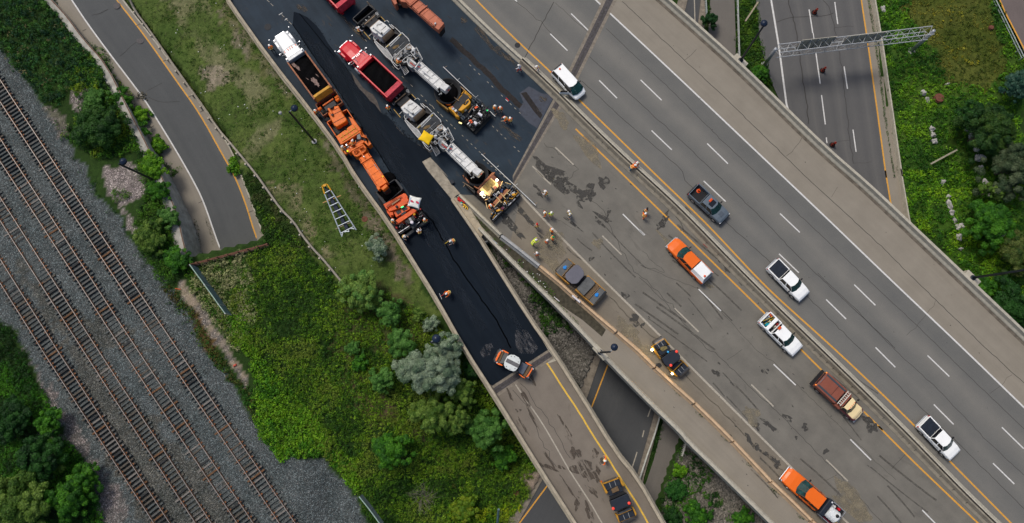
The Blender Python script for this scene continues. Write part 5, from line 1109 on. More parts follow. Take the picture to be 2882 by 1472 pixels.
def pickup(label, rear, front, m, bed='open', group=None, L=None, zm=1.0, cab_m=None, name='pickup_truck', W_=1.0):
    loc, rz, LL = place(rear, front, zm); L = L or LL; k = L/5.9
    print(label[:30], 'len', round(LL, 2)); root = thing(name, label, 'pickup truck', loc, rz, group)
    X = lambda x: x*k
    zt = 1.2
    mb = MB(); mb.loft([ring(X(-.95), W_, .45, 1.0, zt), ring(X(.4), W_, .42, 1.0, zt), ring(X(1.35), W_, .42, 1.0, 1.18), ring(X(2.1), W_*.985, .45, .98, 1.14, .07), ring(X(2.65), W_*.93, .48, .9, 1.04, .07), ring(X(2.86), W_*.80, .5, .8, .92, .05), ring(X(2.94), W_*.6, .55, .75, .82, .02)])
    mb.build('body', m, root, bevel=.03, smooth=False)
    B, Tt = cab(root, cab_m or m, X(-.98), X(1.42), X(-.86), X(.72), zt, 1.86, .92*W_, .74*W_)
    mb = MB(); mb.box((X(2.93), 0, .55), (.16, 1.86*W_, .26)); mb.build('front_bumper', M_CHR if m is not P_GREY else M_BLK, root, bevel=.04)
    for s in (-1, 1):
        mb = MB(); mb.box((X(2.80), s*.74*W_, .84), (.14, .34, .16)); mb.build('headlight', M_HEAD, root, bevel=.02)
        mb = MB(); mb.box((X(.98), s*1.13*W_, 1.25), (.14, .26, .17)); mb.tube([(X(.98), s*.9, 1.2), (X(.98), s*1.08, 1.22)], .03, 6); mb.build('wing_mirror', M_BLK, root, bevel=.03)
        wheel(root, X(1.9), s*.89*W_, .41); wheel(root, X(-1.85), s*.89*W_, .41)
        mb = MB(); mb.box((X(-.1), s*.985*W_, .38), (X(2.2), .16, .06)); mb.build('running_board', M_BLK, root)
        mb = MB(); mb.tube([(X(-.5), s*1.0*W_, 1.05), (X(-.3), s*1.0*W_, 1.05)], .018, 6); mb.tube([(X(.45), s*1.0*W_, 1.05), (X(.65), s*1.0*W_, 1.05)], .018, 6); mb.build('door_handle', M_BLK, root)
    if bed != 'none':
        bm_ = MB()
        for s in (-1, 1): bm_.box((X(-1.94), s*.93*W_, .88), (X(1.94), .14, .78))
        bm_.box((X(-2.88), 0, .90), (.09, 1.86*W_, .72)); bm_.box((X(-1.0), 0, .95), (.07, 1.8*W_, .6)); bm_.build('bed_walls', m, root, bevel=.03)
        mb = MB(); mb.box((X(-1.94), 0, .70), (X(1.86), 1.72*W_, .06))
        for i in range(9): mb.box((X(-1.94), -.72+.18*i, .74), (X(1.8), .05, .02))
        mb.build('bed_liner', M_BLK, root)
        mb = MB(); mb.box((X(-2.99), 0, .52), (.17, 1.8*W_, .2)); mb.build('rear_bumper', M_CHR if m is not P_GREY else M_BLK, root, bevel=.03)
        for s in (-1, 1):
            mb = MB(); mb.box((X(-2.90), s*.93*W_, 1.0), (.10, .15, .36)); mb.build('tail_light', M_TAIL, root, bevel=.02)
    if bed == 'cover':
        for i in range(3):
            mb = MB(); mb.box((X(-1.36-.6*i), 0, 1.285), (X(.585), 1.66*W_, .035)); mb.build('bed_cover_panel', M_NAVY, root, bevel=.012)
    if bed == 'cap':
        B_ = [Vector(p) for p in ((X(-2.92), -.95, 1.26), (X(-.98), -.95, 1.26), (X(-.98), .95, 1.26), (X(-2.92), .95, 1.26))]
        T_ = [Vector(p) for p in ((X(-2.66), -.64, 1.86), (X(-.98), -.70, 1.94), (X(-.98), .70, 1.94), (X(-2.66), .64, 1.86))]
        mb = MB(); mb.loft([B_, T_]); mb.build('bed_cap', P_WHITE, root, bevel=.04)
        mb = MB(); facequad(mb, B_[0], B_[3], T_[3], T_[0], .09, .012); mb.build('cap_rear_window', mat('pale_glass', (.25, .28, .29), .15), root)
        mb = MB(); mb.lathe((X(-2.45), .3, 1.88), [(.14, 0), (.14, .06), (.1, .11), (.02, .13)], 14); mb.build('beacon', M_BEAC, root)
    if bed == 'tools':
        mb = MB(); mb.box((X(-1.75), 0, 1.26), (X(.42), 1.92, .22)); mb.build('tool_box', P_WHITE, root, bevel=.03)
        r = random.Random(8)
        for nm, c, px_, py_, sx_, sy_, sz_, a in (('folded_tarp', (.0, .28, .36), -2.0, -.35, .5, .5, .22, .4), ('folded_tarp', (.0, .20, .28), -1.85, -.1, .3, .35, .3, .2), ('bucket_lid', (.6, .6, .58), -2.05, .12, .26, .26, .3, 0), ('cooler', (.15, .16, .19), -2.55, .1, .4, .5, .3, .1), ('cooler', (.3, .32, .34), -2.6, .45, .3, .35, .34, .3), ('safety_cone', (.75, .12, .02), -2.6, .72, .25, .25, .35, 0), ('safety_cone', (.75, .45, .02), -2.35, .75, .2, .2, .2, .2), ('fuel_can', (.25, .02, .02), -1.2, .5, .25, .4, .4, 0), ('fuel_can', (.4, .36, .3), -1.2, .1, .2, .4, .4, 0), ('spare_box', (.3, .45, .6), -2.5, -.74, .3, .15, .3, 0)):
            mb = MB(); mb.box((X(px_), py_, .74+sz_/2), (sx_, sy_, sz_), a, taper=.7); mb.build(nm, mat(nm+'%.2f' % c[0], c, .6), root, bevel=.02)
        mb = MB(); mb.tube([(X(-2.75), -.5, 1.15), (X(-2.3), .7, 1.2)], .025, 6); mb.tube([(X(-2.3), .1, 1.15), (X(-1.98), .75, 1.2)], .02, 6); mb.tube([(X(-2.35), -.6, 1.1), (X(-2.1), .4, 1.15)], .02, 6); mb.build('tool_handle', mat('tool_yellow', (.65, .5, .04), .6), root)
        mb = MB(); mb.box((X(-.88), .08, 1.93), (.28, .42, .14)); mb.build('light_bar', M_BEAC, root, bevel=.03)
        mb = MB(); mb.box((X(1.2), -.3, 1.62), (.02, .01, .01)); mb.build('sticker', M_BEAC, root)
    if bed == 'open' and m is P_GREY:
        mb = MB(); mb.lathe((X(-2.25), .38, .74), [(.27, 0), (.27, .05), (.16, .08), (.09, .4), (.05, .45)], 14); mb.build('traffic_cone', M_BEAC, root)
        mb = MB(); mb.box((X(.2), 0, 1.875), (.62, .86, .02)); mb.build('sunroof', M_DGLASS, root, bevel=.01)
        mb = MB(); mb.box((X(-.25), .12, 1.93), (.28, .50, .1)); mb.build('light_bar', M_BEAC, root, bevel=.04)
        mb = MB(); mb.box((X(2.05), 0, 1.21), (.55, .6, .03)); mb.build('hood_scoop', M_GREY2, root, bevel=.01)
    return root, X
M_GREY2 = paint('scoop_paint', (0.07, 0.09, 0.115))
pickup('slate grey pickup with an open bed holding an orange cone, sunroof and orange roof light', "V2 290,300", "V2 1150,1095", P_GREY)
pickup('white pickup with a folding black bed cover driving between the lane dashes', "B4 985,690", "B4 1228,935", P_WHITE, 'cover', 'white pickups with black bed covers')
pickup('white pickup with a black bed cover on the yellow line nearest the lower right corner', "C5 785,562", "C5 1030,818", P_WHITE, 'cover', 'white pickups with black bed covers')
pickup('white pickup with tools, tarps and a white box in its open bed beside the median', "V8 270,285", "V8 1120,1130", P_WHITE, 'tools')
pickup('orange pickup with a white cap over its bed parked by the yellow line', "R2 1080,1105", "R2 245,245", P_ORANGE, 'cap')
# ---- flatbed with tank
root, X = pickup('orange crew cab truck with a white water tank on its flatbed at the bottom', "V7 1390,1240", "V7 250,250", P_ORANGE, 'none', L=None, name='tank_truck', W_=1.08, zm=1.2)
# rebuild scale: local frame from -2.95..2.95 over full length; cab occupies the front
k = X(1.0)
def tank_bed(root, X):
    mb = MB(); mb.box((X(-1.2), 0, .62), (X(3.3), .9, .3)); mb.build('chassis', M_BLK, root)
    mb = MB(); mb.box((X(-1.28), 0, 1.45), (.62, 2.2, 1.0)); mb.build('dark_tool_box', M_NAVY, root, bevel=.12)
    fb = MB(); fb.box((X(-2.1), 0, .84), (X(1.75), 2.3, .08)); 
    fb.build('flatbed', M_BLK, root)
    rl = MB()
    for s in (-1, 1):
        rl.box((X(-2.1), s*1.13, 1.35), (X(1.7), .05, .06)); rl.box((X(-2.1), s*1.13, 1.0), (X(1.7), .05, .06))
        for t in (-1.3, -1.7, -2.1, -2.5, -2.92): rl.box((X(t), s*1.13, 1.1), (.06, .05, .5))
    rl.box((X(-2.95), 0, 1.3), (.05, 2.26, .08)); rl.build('side_rail', M_STL, root)
    tk = MB(); tk.tube([(X(-1.55), .12, 1.5), (X(-1.62), .12, 1.5)], .62, 24); tk.tube([(X(-1.62), .12, 1.5), (X(-2.55), .12, 1.5)], .70, 24); tk.tube([(X(-2.55), .12, 1.5), (X(-2.68), .12, 1.5)], .70, 24, .5)
    for t in (-1.9, -2.2, -2.45): tk.tube([(X(t)-.03, .12, 1.5), (X(t)+.03, .12, 1.5)], .72, 24)
    tk.build('water_tank', mat('white_plastic', (.68, .71, .71), .35), root, bevel=.05)
    mb = MB(); mb.lathe((X(-2.3), .0, 2.15), [(.2, 0), (.2, .1), (.08, .16)], 16); mb.build('tank_lid', M_BLK, root)
    mb = MB(); mb.tube([(X(-2.3), 0, 2.25), (X(-2.5), -.1, 2.25), (X(-2.95), -.3, 1.6)], .03, 6); mb.build('hose', M_BLK, root)
    for i, (x, y, c) in enumerate(((-1.75, -.75, (.6, .6, .58)), (-1.98, -.78, (.6, .6, .58)), (-2.42, -.88, (.6, .01, .02)))):
        mb = MB(); mb.cyl((X(x), y, 1.08), .15, .4, 14); mb.build('bucket', mat('bucket%d' % i, c, .5), root, bevel=.02)
    for y in (.45, .68, .91):
        mb = MB(); mb.box((X(-2.83), y, 1.12), (.3, .2, .45)); mb.build('yellow_jug', mat('jug_yellow', (.75, .45, .02), .45), root, bevel=.05)
    mb = MB(); mb.tube([(X(-1.6), .98, 1.2), (X(-2.7), .98, 1.25)], .06, 8); mb.build('rolled_hose', mat('maroon', (.12, .01, .03), .6), root)
    mb = MB(); mb.lathe((X(-1.35), -.85, 1.95), [(.1, 0), (.1, .08), (.03, .1)], 10); mb.build('beacon', M_HEAD, root)
    for s in (-1, 1): wheel(root, X(-2.0), s*.85, .42, .25, True)
tank_bed(root, X)
# ---- cream cab truck with rust box
loc, rz, LL = place("R1 225,300", "R1 1110,1115", 1.2); root = thing('landscape_truck', 'cream cab truck with a rust red box body and a white ladder across it', 'truck', loc, rz)
h = LL/2; X = lambda x: x*LL/7.2
mb = MB(); mb.loft([ring(X(1.05), 1.0, .5, 1.1, 1.3), ring(X(1.9), 1.0, .5, 1.1, 1.3), ring(X(2.7), 1.0, .5, 1.05, 1.25, .06), ring(X(3.3), .95, .5, .95, 1.12, .06), ring(X(3.55), .75, .55, .85, .95, .04)]); mb.build('body', mat('maroon_paint', (.12, .02, .03), .35, coat=.4), root, bevel=.03)
mb = MB(); mb.loft([[Vector((X(x), y, z)) for x, y, z in ((2.05, -.86, 1.31), (3.0, -.88, 1.25), (3.5, -.6, 1.05), (3.6, 0, 1.0), (3.5, .6, 1.05), (3.0, .88, 1.25), (2.05, .86, 1.31))], [Vector((X(x), y, z)) for x, y, z in ((2.05, -.7, 1.36), (3.0, -.68, 1.31), (3.38, -.45, 1.13), (3.46, 0, 1.1), (3.38, .45, 1.13), (3.0, .68, 1.31), (2.05, .7, 1.36))]]); mb.build('bonnet', P_CREAM, root, bevel=.02)
cab(root, P_CREAM, X(1.0), X(2.2), X(1.0), X(1.65), 1.3, 2.05, .95, .78, doors=1)
mb = MB(); mb.box((X(3.6), 0, .6), (.2, 1.9, .28)); mb.build('front_bumper', M_CHR, root, bevel=.04)
for y in (-.5, -.25, 0, .25, .5):
    mb = MB(); mb.box((X(1.6), y, 2.09), (.1, .07, .05)); mb.build('marker_light', M_BEAC, root)
mb = MB(); mb.box((X(-1.0), 0, .7), (X(4.3), .9, .3)); mb.build('chassis', M_BLK, root)
mb = MB(); mb.box((X(-1.65), 0, 1.35), (X(3.2), 2.25, .9)); mb.build('box_body', P_RUST, root, bevel=.06)
mb = MB(); mb.box((X(-1.1), 0, 1.82), (X(.03), 1.5, .03)); mb.box((X(.0), 0, 1.82), (X(.03), 1.5, .03)); mb.build('lid_seam', mat('dark_rust', (.05, .015, .012), .7), root)
for s in (-1, 1):
    mb = MB(); mb.box((X(-1.6), s*.82, 1.815), (X(3.0), .22, .03)); mb.build('grip_strip', mat('slate_strip', (.035, .055, .07), .8), root)
    mb = MB(); mb.box((X(.55), s*.98, 1.1), (X(.9), .4, .6)); mb.build('side_box', P_RUST, root, bevel=.04)
    mb = MB(); mb.box((X(-3.3), s*.98, 1.7), (.12, .14, .14)); mb.build('tail_light', mat('lit_amber', (.9, .25, .03), .4, emit=.8), root, bevel=.02)
    wheel(root, X(2.75), s*.88, .43); wheel(root, X(-2.2), s*.85, .43, .25, True)
    mb = MB(); mb.box((X(1.95), s*1.22, 1.5), (.14, .2, .26)); mb.tube([(X(1.95), s*.95, 1.35), (X(1.95), s*1.15, 1.4)], .025, 6); mb.build('wing_mirror', M_BLK, root, bevel=.03)
mb = MB(); mb.box((X(.62), 0, 1.75), (X(.5), 1.7, .45)); mb.build('hopper_lid', P_RUST, root, bevel=.05)
ld = MB()
for s in (-1, 1): ld.box((X(.28)+s*.2, 0, 2.08), (.07, 2.0, .06))
for i in range(7): ld.box((X(.28), -.84+.28*i, 2.08), (.36, .06, .04))
ld.build('ladder', mat('ladder_white', (.62, .60, .52), .6), root)
mb = MB(); mb.box((X(-3.45), 0, .8), (.35, 2.3, .25)); mb.box((X(-3.3), 0, 1.55), (.1, 1.9, .1)); mb.build('rear_bumper', M_BLK, root)
mb = MB(); mb.tube([(X(-3.15), -.5, 1.86), (X(-3.15), .5, 1.86)], .03, 6); mb.build('grab_bar', M_CHR, root)
# ---- white van with an open door
loc, rz, LL = place("V1 270,230", "V1 1060,1080", 1.0); root = thing('van', 'white passenger van with its driver door open beside the median', 'van', loc, rz); k = LL/5.1; X = lambda x: x*k
mb = MB(); mb.loft([ring(X(-2.5), .85, .45, .9, 1.0), ring(X(-2.4), .95, .4, 1.0, 1.15), ring(X(-.5), .98, .35, 1.0, 1.12), ring(X(1.2), .98, .35, .95, 1.08), ring(X(1.9), .96, .38, .88, 1.0, .08), ring(X(2.35), .85, .4, .75, .85, .05), ring(X(2.55), .6, .45, .65, .7, .02)]); mb.build('body', P_WHITE, root, bevel=.04)
cab(root, P_WHITE, X(-2.42), X(1.95), X(-2.28), X(.95), 1.1, 1.78, .93, .74, doors=3, bow=.16)
for s in (-1, 1):
    wheel(root, X(1.65), s*.86, .35, .22); wheel(root, X(-1.55), s*.86, .35, .22)
    mb = MB(); mb.box((X(-2.44), s*.85, 1.05), (.1, .12, .4)); mb.build('tail_light', M_TAIL, root)
    mb = MB(); mb.box((X(2.3), s*.72, .72), (.25, .3, .12)); mb.build('headlight', M_HEAD, root, bevel=.03)
mb = MB(); mb.box((X(-2.25), 0, 1.80), (.12, 1.25, .05)); mb.build('roof_spoiler', M_BLK, root, bevel=.02)
mb = MB(); mb.lathe((X(-1.85), .0, 1.79), [(.12, 0), (.11, .07), (.02, .1)], 12); mb.build('beacon', M_BEAC, root)
a = R(-58); c, s_ = math.cos(a), math.sin(a); dh = Vector((X(1.15), -.96, 0)); dv = Vector((-math.cos(R(52)), -math.sin(R(52)), 0))
mb = MB(); mb.box(dh+dv*.62+Vector((0, 0, .78)), (1.2, .09, .75), math.atan2(dv.y, dv.x)); o = mb.build('open_door', P_WHITE, root, bevel=.03)
mb = MB(); mb.box(dh+dv*.66+Vector((0, 0, 1.38)), (1.0, .05, .46), math.atan2(dv.y, dv.x), taper=.85); mb.build('door_window', M_DGLASS, o)
mb = MB(); mb.box((X(.75), -.80, 1.2), (.95, .3, 1.0)); mb.build('door_opening', M_BLK, root)
mb = MB(); mb.box((X(1.0), 1.08, 1.15), (.14, .2, .14)); mb.build('wing_mirror', M_BLK, root, bevel=.03)
# partly visible dark vehicle at the bottom edge
c = W("C4 1690,1330", 1.5)[0]; root = thing('sport_utility_vehicle', 'dark vehicle of which only the roof edge shows at the bottom of the picture', 'car', (c.x, c.y-2.2, 0), R(-45)-math.pi)
mb = MB(); mb.loft([ring(-2.3, .9, .45, .9, 1.05), ring(0, .95, .4, .95, 1.1), ring(1.3, .95, .4, .95, 1.05), ring(2.3, .8, .45, .8, .9)]); mb.build('body', P_GREY, root, bevel=.04)
cab(root, P_GREY, -2.1, 1.2, -1.9, .5, 1.08, 1.7, .9, .7)
for s in (-1, 1): wheel(root, 1.5, s*.85, .36, .23); wheel(root, -1.5, s*.85, .36, .23)
# ================================================================ dump trucks
P_BOXR = mat('rusty_orange_steel', (0.30, 0.12, 0.06), .7, var=.4, scale=3); M_LOAD = mat('asphalt_load', (0.0035, 0.0035, 0.004), .95, var=.5, spec=.05, scale=5, bump=.6, bscale=12); M_STEAM = mat('crusted_mix', (0.20, 0.14, 0.12), .95, var=.5, scale=4)
P_AMB = mat('amber_panel', (0.50, 0.26, 0.03), .6, var=.35, scale=2)
def dump_truck(label, rear, front, m, boxm, L, gate, patch=False):
    loc, rz, LL = place(rear, front, 2.0); print(label[:20], LL); root = thing('dump_truck', label, 'dump truck', loc, rz); h = L/2
    red = m is P_RED
    mb = MB(); mb.box((-.4, 0, .85), (L-1.6, .9, .35)); mb.build('chassis', M_BLK, root)
    hx = h-2.9
    mb = MB(); mb.loft([[Vector((x, y, z)) for y, z in ((-.78*w_, 1.0), (-.82*w_, 1.5), (-.62*w_, zt), (0, zt+.08), (.62*w_, zt), (.82*w_, 1.5), (.78*w_, 1.0))] for x, w_, zt in ((hx, 1.3, 2.2), (h-1.6, 1.22, 2.1), (h-.7, 1.14, 1.95), (h-.2, 1.05, 1.75))]); mb.build('bonnet', m, root, bevel=.06)
    mb = MB(); mb.box((h-.15, 0, 1.25), (.12, 1.35, .85)); mb.build('grille', M_CHR, root, bevel=.02)
    mb = MB(); mb.box((h+.02, 0, .7), (.22, 2.35, .32)); mb.build('front_bumper', M_CHR, root, bevel=.05)
    for s in (-1, 1):
        mb = MB(); mb.loft([[Vector((x, s*y, z)) for x, z in ((h-.35, .75), (h-.35, 1.2), (h-.75, 1.5), (h-1.5, 1.52), (h-2.0, 1.2), (h-2.0, .75))] for y in (.78, 1.2)]); mb.build('fender', m, root, bevel=.06)
        mb = MB(); mb.lathe((h-.5, s*1.02, 1.42), [(.12, 0), (.14, .08), (.08, .16)], 10); mb.build('headlight', M_HEAD, root)
        mb = MB(); mb.tube([(h-.6, s*1.1, 1.5), (h-.35, s*1.5, 2.1)], .025, 6); mb.lathe((h-.35, s*1.5, 2.05), [(.05, 0), (.11, .05), (.05, .12)], 10); mb.build('fender_mirror', M_CHR, root)
        mb = MB(); mb.tube([(hx-.2, s*1.0, 1.9), (hx-.15, s*1.45, 2.0), (hx-.15, s*1.45, 2.6), (hx-.3, s*1.0, 2.7)], .03, 6); mb.box((hx-.15, s*1.45, 2.3), (.14, .2, .5)); mb.build('door_mirror', M_CHR, root)
        mb = MB(); mb.cyl((hx-.9, s*1.05, .85), .32, 1.0, 16, 'x'); mb.build('fuel_tank', M_CHR, root)
        mb = MB(); mb.cyl((hx-1.55, s*1.12, 2.1), .09, 2.2, 10); mb.build('exhaust_stack', M_CHR, root)
        wheel(root, h-1.15, s*1.05, .5, .3)
        for x in (-h+1.3, -h+2.7): wheel(root, x, s*.95, .5, .26, True)
    B, Tt = cab(root, m, hx-1.45, hx+.1, hx-1.35, hx-.25, 1.9, 2.85, 1.08, .98, doors=1, bow=.1)
    mb = MB(); mb.box((hx-.68, 0, 1.45), (1.5, 2.16, .95)); mb.build('cab', m, root, bevel=.06)
    if red:
        for s in (-1, 1):
            mb = MB(); mb.tube([(hx-.2, s*.62, 2.95), (hx-1.0, s*.62, 2.95)], .045, 8, .02); mb.box((hx-.2, s*.62, 2.95), (.1, .42, .1)); mb.build('air_horn', M_CHR, root)
        for y in (-.22, 0, .22):
            mb = MB(); mb.box((hx-.28, y, 2.92), (.3, .07, .07)); mb.build('marker_light', M_CHR, root)
    else:
        for y in (-.82, -.3, 0, .3, .82):
            mb = MB(); mb.box((hx-.42-abs(y)*.06, y, 2.9), (.22, .09, .07)); mb.build('marker_light', M_BEAC, root)
        for y, c in ((-.15, M_BEAC), (.62, mat('green_hose', (.02, .15, .03), .5))):
            mb = MB(); mb.box((hx-1.6, y, 1.9), (.2, .5 if y > 0 else .25, .2)); mb.build('coupling', c, root, bevel=.03)
    # dump body
    x0, x1 = -h+.15, hx-1.75; cx = (x0+x1)/2; bw = 1.25; zf, zt = 1.3, 2.75
    bx = MB()
    for s in (-1, 1): bx.box((cx, s*bw, (zf+zt)/2), (x1-x0, .09, zt-zf)); bx.box((cx, s*(bw+.04), zt), (x1-x0, .18, .12))
    bx.box((cx, 0, zf), (x1-x0, 2*bw, .1)); bx.build('dump_body', boxm, root, bevel=.02)
    for i in range(9):
        for s in (-1, 1): rb = MB(); rb.box((x0+.4+(x1-x0-.8)*i/8, s*(bw+.09), 1.95), (.10, .1, 1.3)); rb.build('side_rib', boxm, root)
    mb = MB(); mb.box((x1+.15, 0, 2.35), (.5, 2*bw+.1, 1.1)); mb.build('headboard', m if red else M_STL, root, bevel=.08)
    mb = MB(); mb.box((x0+.22, 0, 2.25), (.42 if not red else .75, 2*bw-.1, 1.05), ry=.25); mb.build('tailgate', gate, root, bevel=.05)
    mb = MB(); nx, ny = 40, 12; vs = []
    for i in range(nx+1):
        for j in range(ny+1):
            x = x0+.5+(x1-.1-x0-.5)*i/nx; y = -bw+.05+(2*bw-.1)*j/ny; vs.append((x, y, 2.05+.45*math.cos((y/bw)*1.3)*math.sin(math.pi*(i+.5)/(nx+1))**.35+.05*math.sin(x*5+y*3)))
    mb.add(vs, [(i*(ny+1)+j, (i+1)*(ny+1)+j, (i+1)*(ny+1)+j+1, i*(ny+1)+j+1) for i in range(nx) for j in range(ny)]); mb.build('load', M_LOAD, root)
    if patch:
        for cx_, cy_, rx, ry, sd, an in ((x0+2.0, -.05, .85, .32, 3, .1), (x1-.9, .72, .8, .22, 5, .25), (x0+2.9, .5, .25, .04, 6, .3), (x0+2.6, -.75, .4, .05, 7, .2)):
            r_ = random.Random(sd); mb = MB(); vs = []
            for q in range(22):
                t = 2*math.pi*q/22; rr_ = r_.uniform(.6, 1.15); vs.append((cx_+rx*rr_*math.cos(t)*math.cos(an)-ry*rr_*math.sin(t)*math.sin(an), cy_+ry*rr_*math.sin(t)+rx*rr_*math.cos(t)*math.sin(an), 2.05+.45*math.cos((cy_/bw)*1.3)+.06))
            mb.poly(vs); mb.build('crusted_patch', M_STEAM, root)
    for s in (-1, 1):
        mb = MB(); mb.box((x0-.05, s*1.0, 1.15), (.08, .3, .15)); mb.build('tail_light', M_TAIL, root)
    return root
dump_truck('white cabbed dump truck with a rusty box full of black asphalt', "Z1 920,1110", "Z1 225,165", P_WHITE, P_BOXR, 10.9, P_AMB, True)
dump_truck('red dump truck heaped with black asphalt backed up to the lower white transfer machine', "A2 1345,680", "A2 968,325", P_RED, P_RED, 10.0, mat('scuffed_red', (.42, .03, .05), .5, var=.5, scale=2))
dump_truck('red dump truck at the top edge showing only its tailgate', "A2 985,32", "A2 640,-330", P_RED, P_RED, 10.0, mat('scuffed_red', (.42, .03, .05), .5))
# ================================================================ paving machines
P_MW = mat('machine_white', (0.56, 0.57, 0.56), .45, var=.22, scale=2.5, coat=.2); P_MG = mat('machine_grey', (0.30, 0.31, 0.31), .6, var=.3, scale=3); P_TAN = mat('heat_stained_tan', (0.30, 0.20, 0.115), .6, var=.3, scale=3)
P_MO = mat('machine_orange', (0.68, 0.135, 0.008), .5, var=.22, scale=2.2); P_MO2 = mat('machine_red_orange', (0.64, 0.090, 0.012), .5, var=.22, scale=2.2); P_MY = mat('machine_yellow', (0.62, 0.30, 0.012), .5, var=.2, scale=2)
P_TERR = mat('terracotta_paint', (0.42, 0.13, 0.07), .6, var=.15, scale=2); M_GRATE = mat('grating', (0.045, 0.05, 0.055), .8, var=.4, scale=9); M_HOSE = mat('hose', (0.01, 0.01, 0.012), .5)
M_LAMP = mat('lit_work_lamp', (1.0, 0.88, 0.55), .4, emit=9); M_GRN = mat('green_light', (0.05, .9, .25), .4, emit=1.5); M_RAG = mat('red_paint', (.45, .02, .02), .5); M_BLUE = mat('blue_cap', (0.02, 0.22, 0.62), .4)
def mroot(name, label, cat, px, group=None, z=0.0): return thing(name, label, cat, P(*T(px)[0], z), px=True, group=group)
def pr(root, name, m, px, z0, z1, bevel=.03, inset=0.0):
    mb = MB(); mb.pp(px, z0, z1, inset); return mb.build(name, m, root, bevel=bevel)
def tb(root, name, m, specs, r=.03):
    for px, z in specs:
        mb = MB(); pts = T(px); zs = z if isinstance(z, (list, tuple)) else [z]*len(pts); mb.tube([P(*p, zz) for p, zz in zip(pts, zs)], r, 6); o = mb.build(name, m, root)
    return o
def tray(root, name, m, px, z0, z1, th_=.08, fm=None):
    pts = W(px, z1); mb = MB(); n = len(pts)
    for i in range(n):
        a, b = pts[i], pts[(i+1) % n]; d = b-a; mb.box(((a.x+b.x)/2, (a.y+b.y)/2, (z0+z1)/2), (d.length+th_, th_, z1-z0), math.atan2(d.y, d.x))
    o = mb.build(name, m, root, bevel=.01); mb = MB(); mb.prism([Vector((p.x, p.y, 0)) for p in pts], z0-.02, z0+.06); mb.build(name+'_floor', fm or m, root); return o
def clutter(root, px, z0, z1, n, seed, mats, smin=.12, smax=.4, name='fitting'):
    "small fittings, hoses and boxes spread over a deck outline"
    r = random.Random(seed); poly = W(px, z0); xs = [p.x for p in poly]; ys = [p.y for p in poly]; acc = {}
    k = 0
    while k < n:
        x, y = r.uniform(min(xs), max(xs)), r.uniform(min(ys), max(ys))
        if not inpoly(np.array([x]), np.array([y]), poly)[0]: continue
        k += 1; m = r.choice(mats); mb = acc.setdefault(m.name, (m, MB()))[1]; a = r.choice([0, 1.57])-.75+r.gauss(0, .15); u = r.random(); zz = r.uniform(z0, z1)
        if u < .55: mb.box((x, y, (z0+zz)/2+.02), (r.uniform(smin, smax), r.uniform(smin*.5, smin*1.6), max(.06, zz-z0)), a)
        elif u < .75: mb.cyl((x, y, (z0+zz)/2+.05), r.uniform(.05, .14), max(.1, zz-z0), 10)
        else:
            d = Vector((math.cos(a), math.sin(a), 0)); L = r.uniform(.3, .9); c = Vector((x, y, zz)); mb.tube([c-d*L/2, c+Vector((0, 0, .08)), c+d*L/2], r.uniform(.02, .045), 6)
    for nm, (m, mb) in acc.items(): tag(mb.build(name, m, root), kind='stuff')
def stepladder(root, px, z, m, n=6, name='boarding_steps'):
    "px: a,b,c,d outline; rungs between edges a-b... and d-c"
    a, b, c, d = W(px, z); mb = MB(); mb.tube([a, b], .03, 6); mb.tube([d, c], .03, 6)
    for i in range(n+1):
        t = i/n; mb.tube([a.lerp(b, t), d.lerp(c, t)], .028, 6)
    return mb.build(name, m, root)
def conveyor(root, p0, z0, p1, z1, w, m, under, nseg=4, hood=True, rails=True, seg_gap=.04):
    a, b = P(*T(p0)[0], z0), P(*T(p1)[0], z1); d = (b-a); L = d.length; u = d.normalized(); s = Vector((-u.y, u.x, 0)).normalized(); up = u.cross(s)*-1
    if up.z < 0: up = -up
    mb = MB()
    def slab(mb, t0, t1, w0, w1, h0, h1):
        q = [a+u*(t*L)+s*ww+up*hh for t in (t0, t1) for ww in (w0, w1) for hh in (h0, h1)]
        mb.add(q, [(0, 1, 3, 2), (4, 6, 7, 5), (0, 4, 5, 1), (2, 3, 7, 6), (0, 2, 6, 4), (1, 5, 7, 3)])
    for i in range(nseg): slab(mb, (i+.02)/nseg, (i+.98)/nseg, -w/2+.1, w/2-.1, 0, .14)
    mb.build('conveyor_cover', m, root, bevel=.02)
    mb = MB(); slab(mb, 0, 1, -w/2+.12, w/2-.12, -.55, -.02); mb.build('conveyor_frame', under, root)
    mb = MB()
    for sg in (-1, 1):
        for hh in (-.5, .05): mb.tube([a+s*sg*w/2+up*hh, b+s*sg*w/2+up*hh], .05, 6)
        for i in range(9):
            t = i/8; mb.tube([a+u*(t*L)+s*sg*w/2-up*.5, a+u*(min(t+.06, 1)*L)+s*sg*w/2+up*.05], .025, 5)
    mb.build('conveyor_truss', m if rails else under, root)
    mb = MB()
    for i in range(1, nseg): mb.box(a+u*(i/nseg*L)+up*.16, (.07, w*.98, .06), math.atan2(u.y, u.x))
    mb.build('cross_bar', P_MG if m is P_MW else m, root)
    return a, b, u, s, up, L
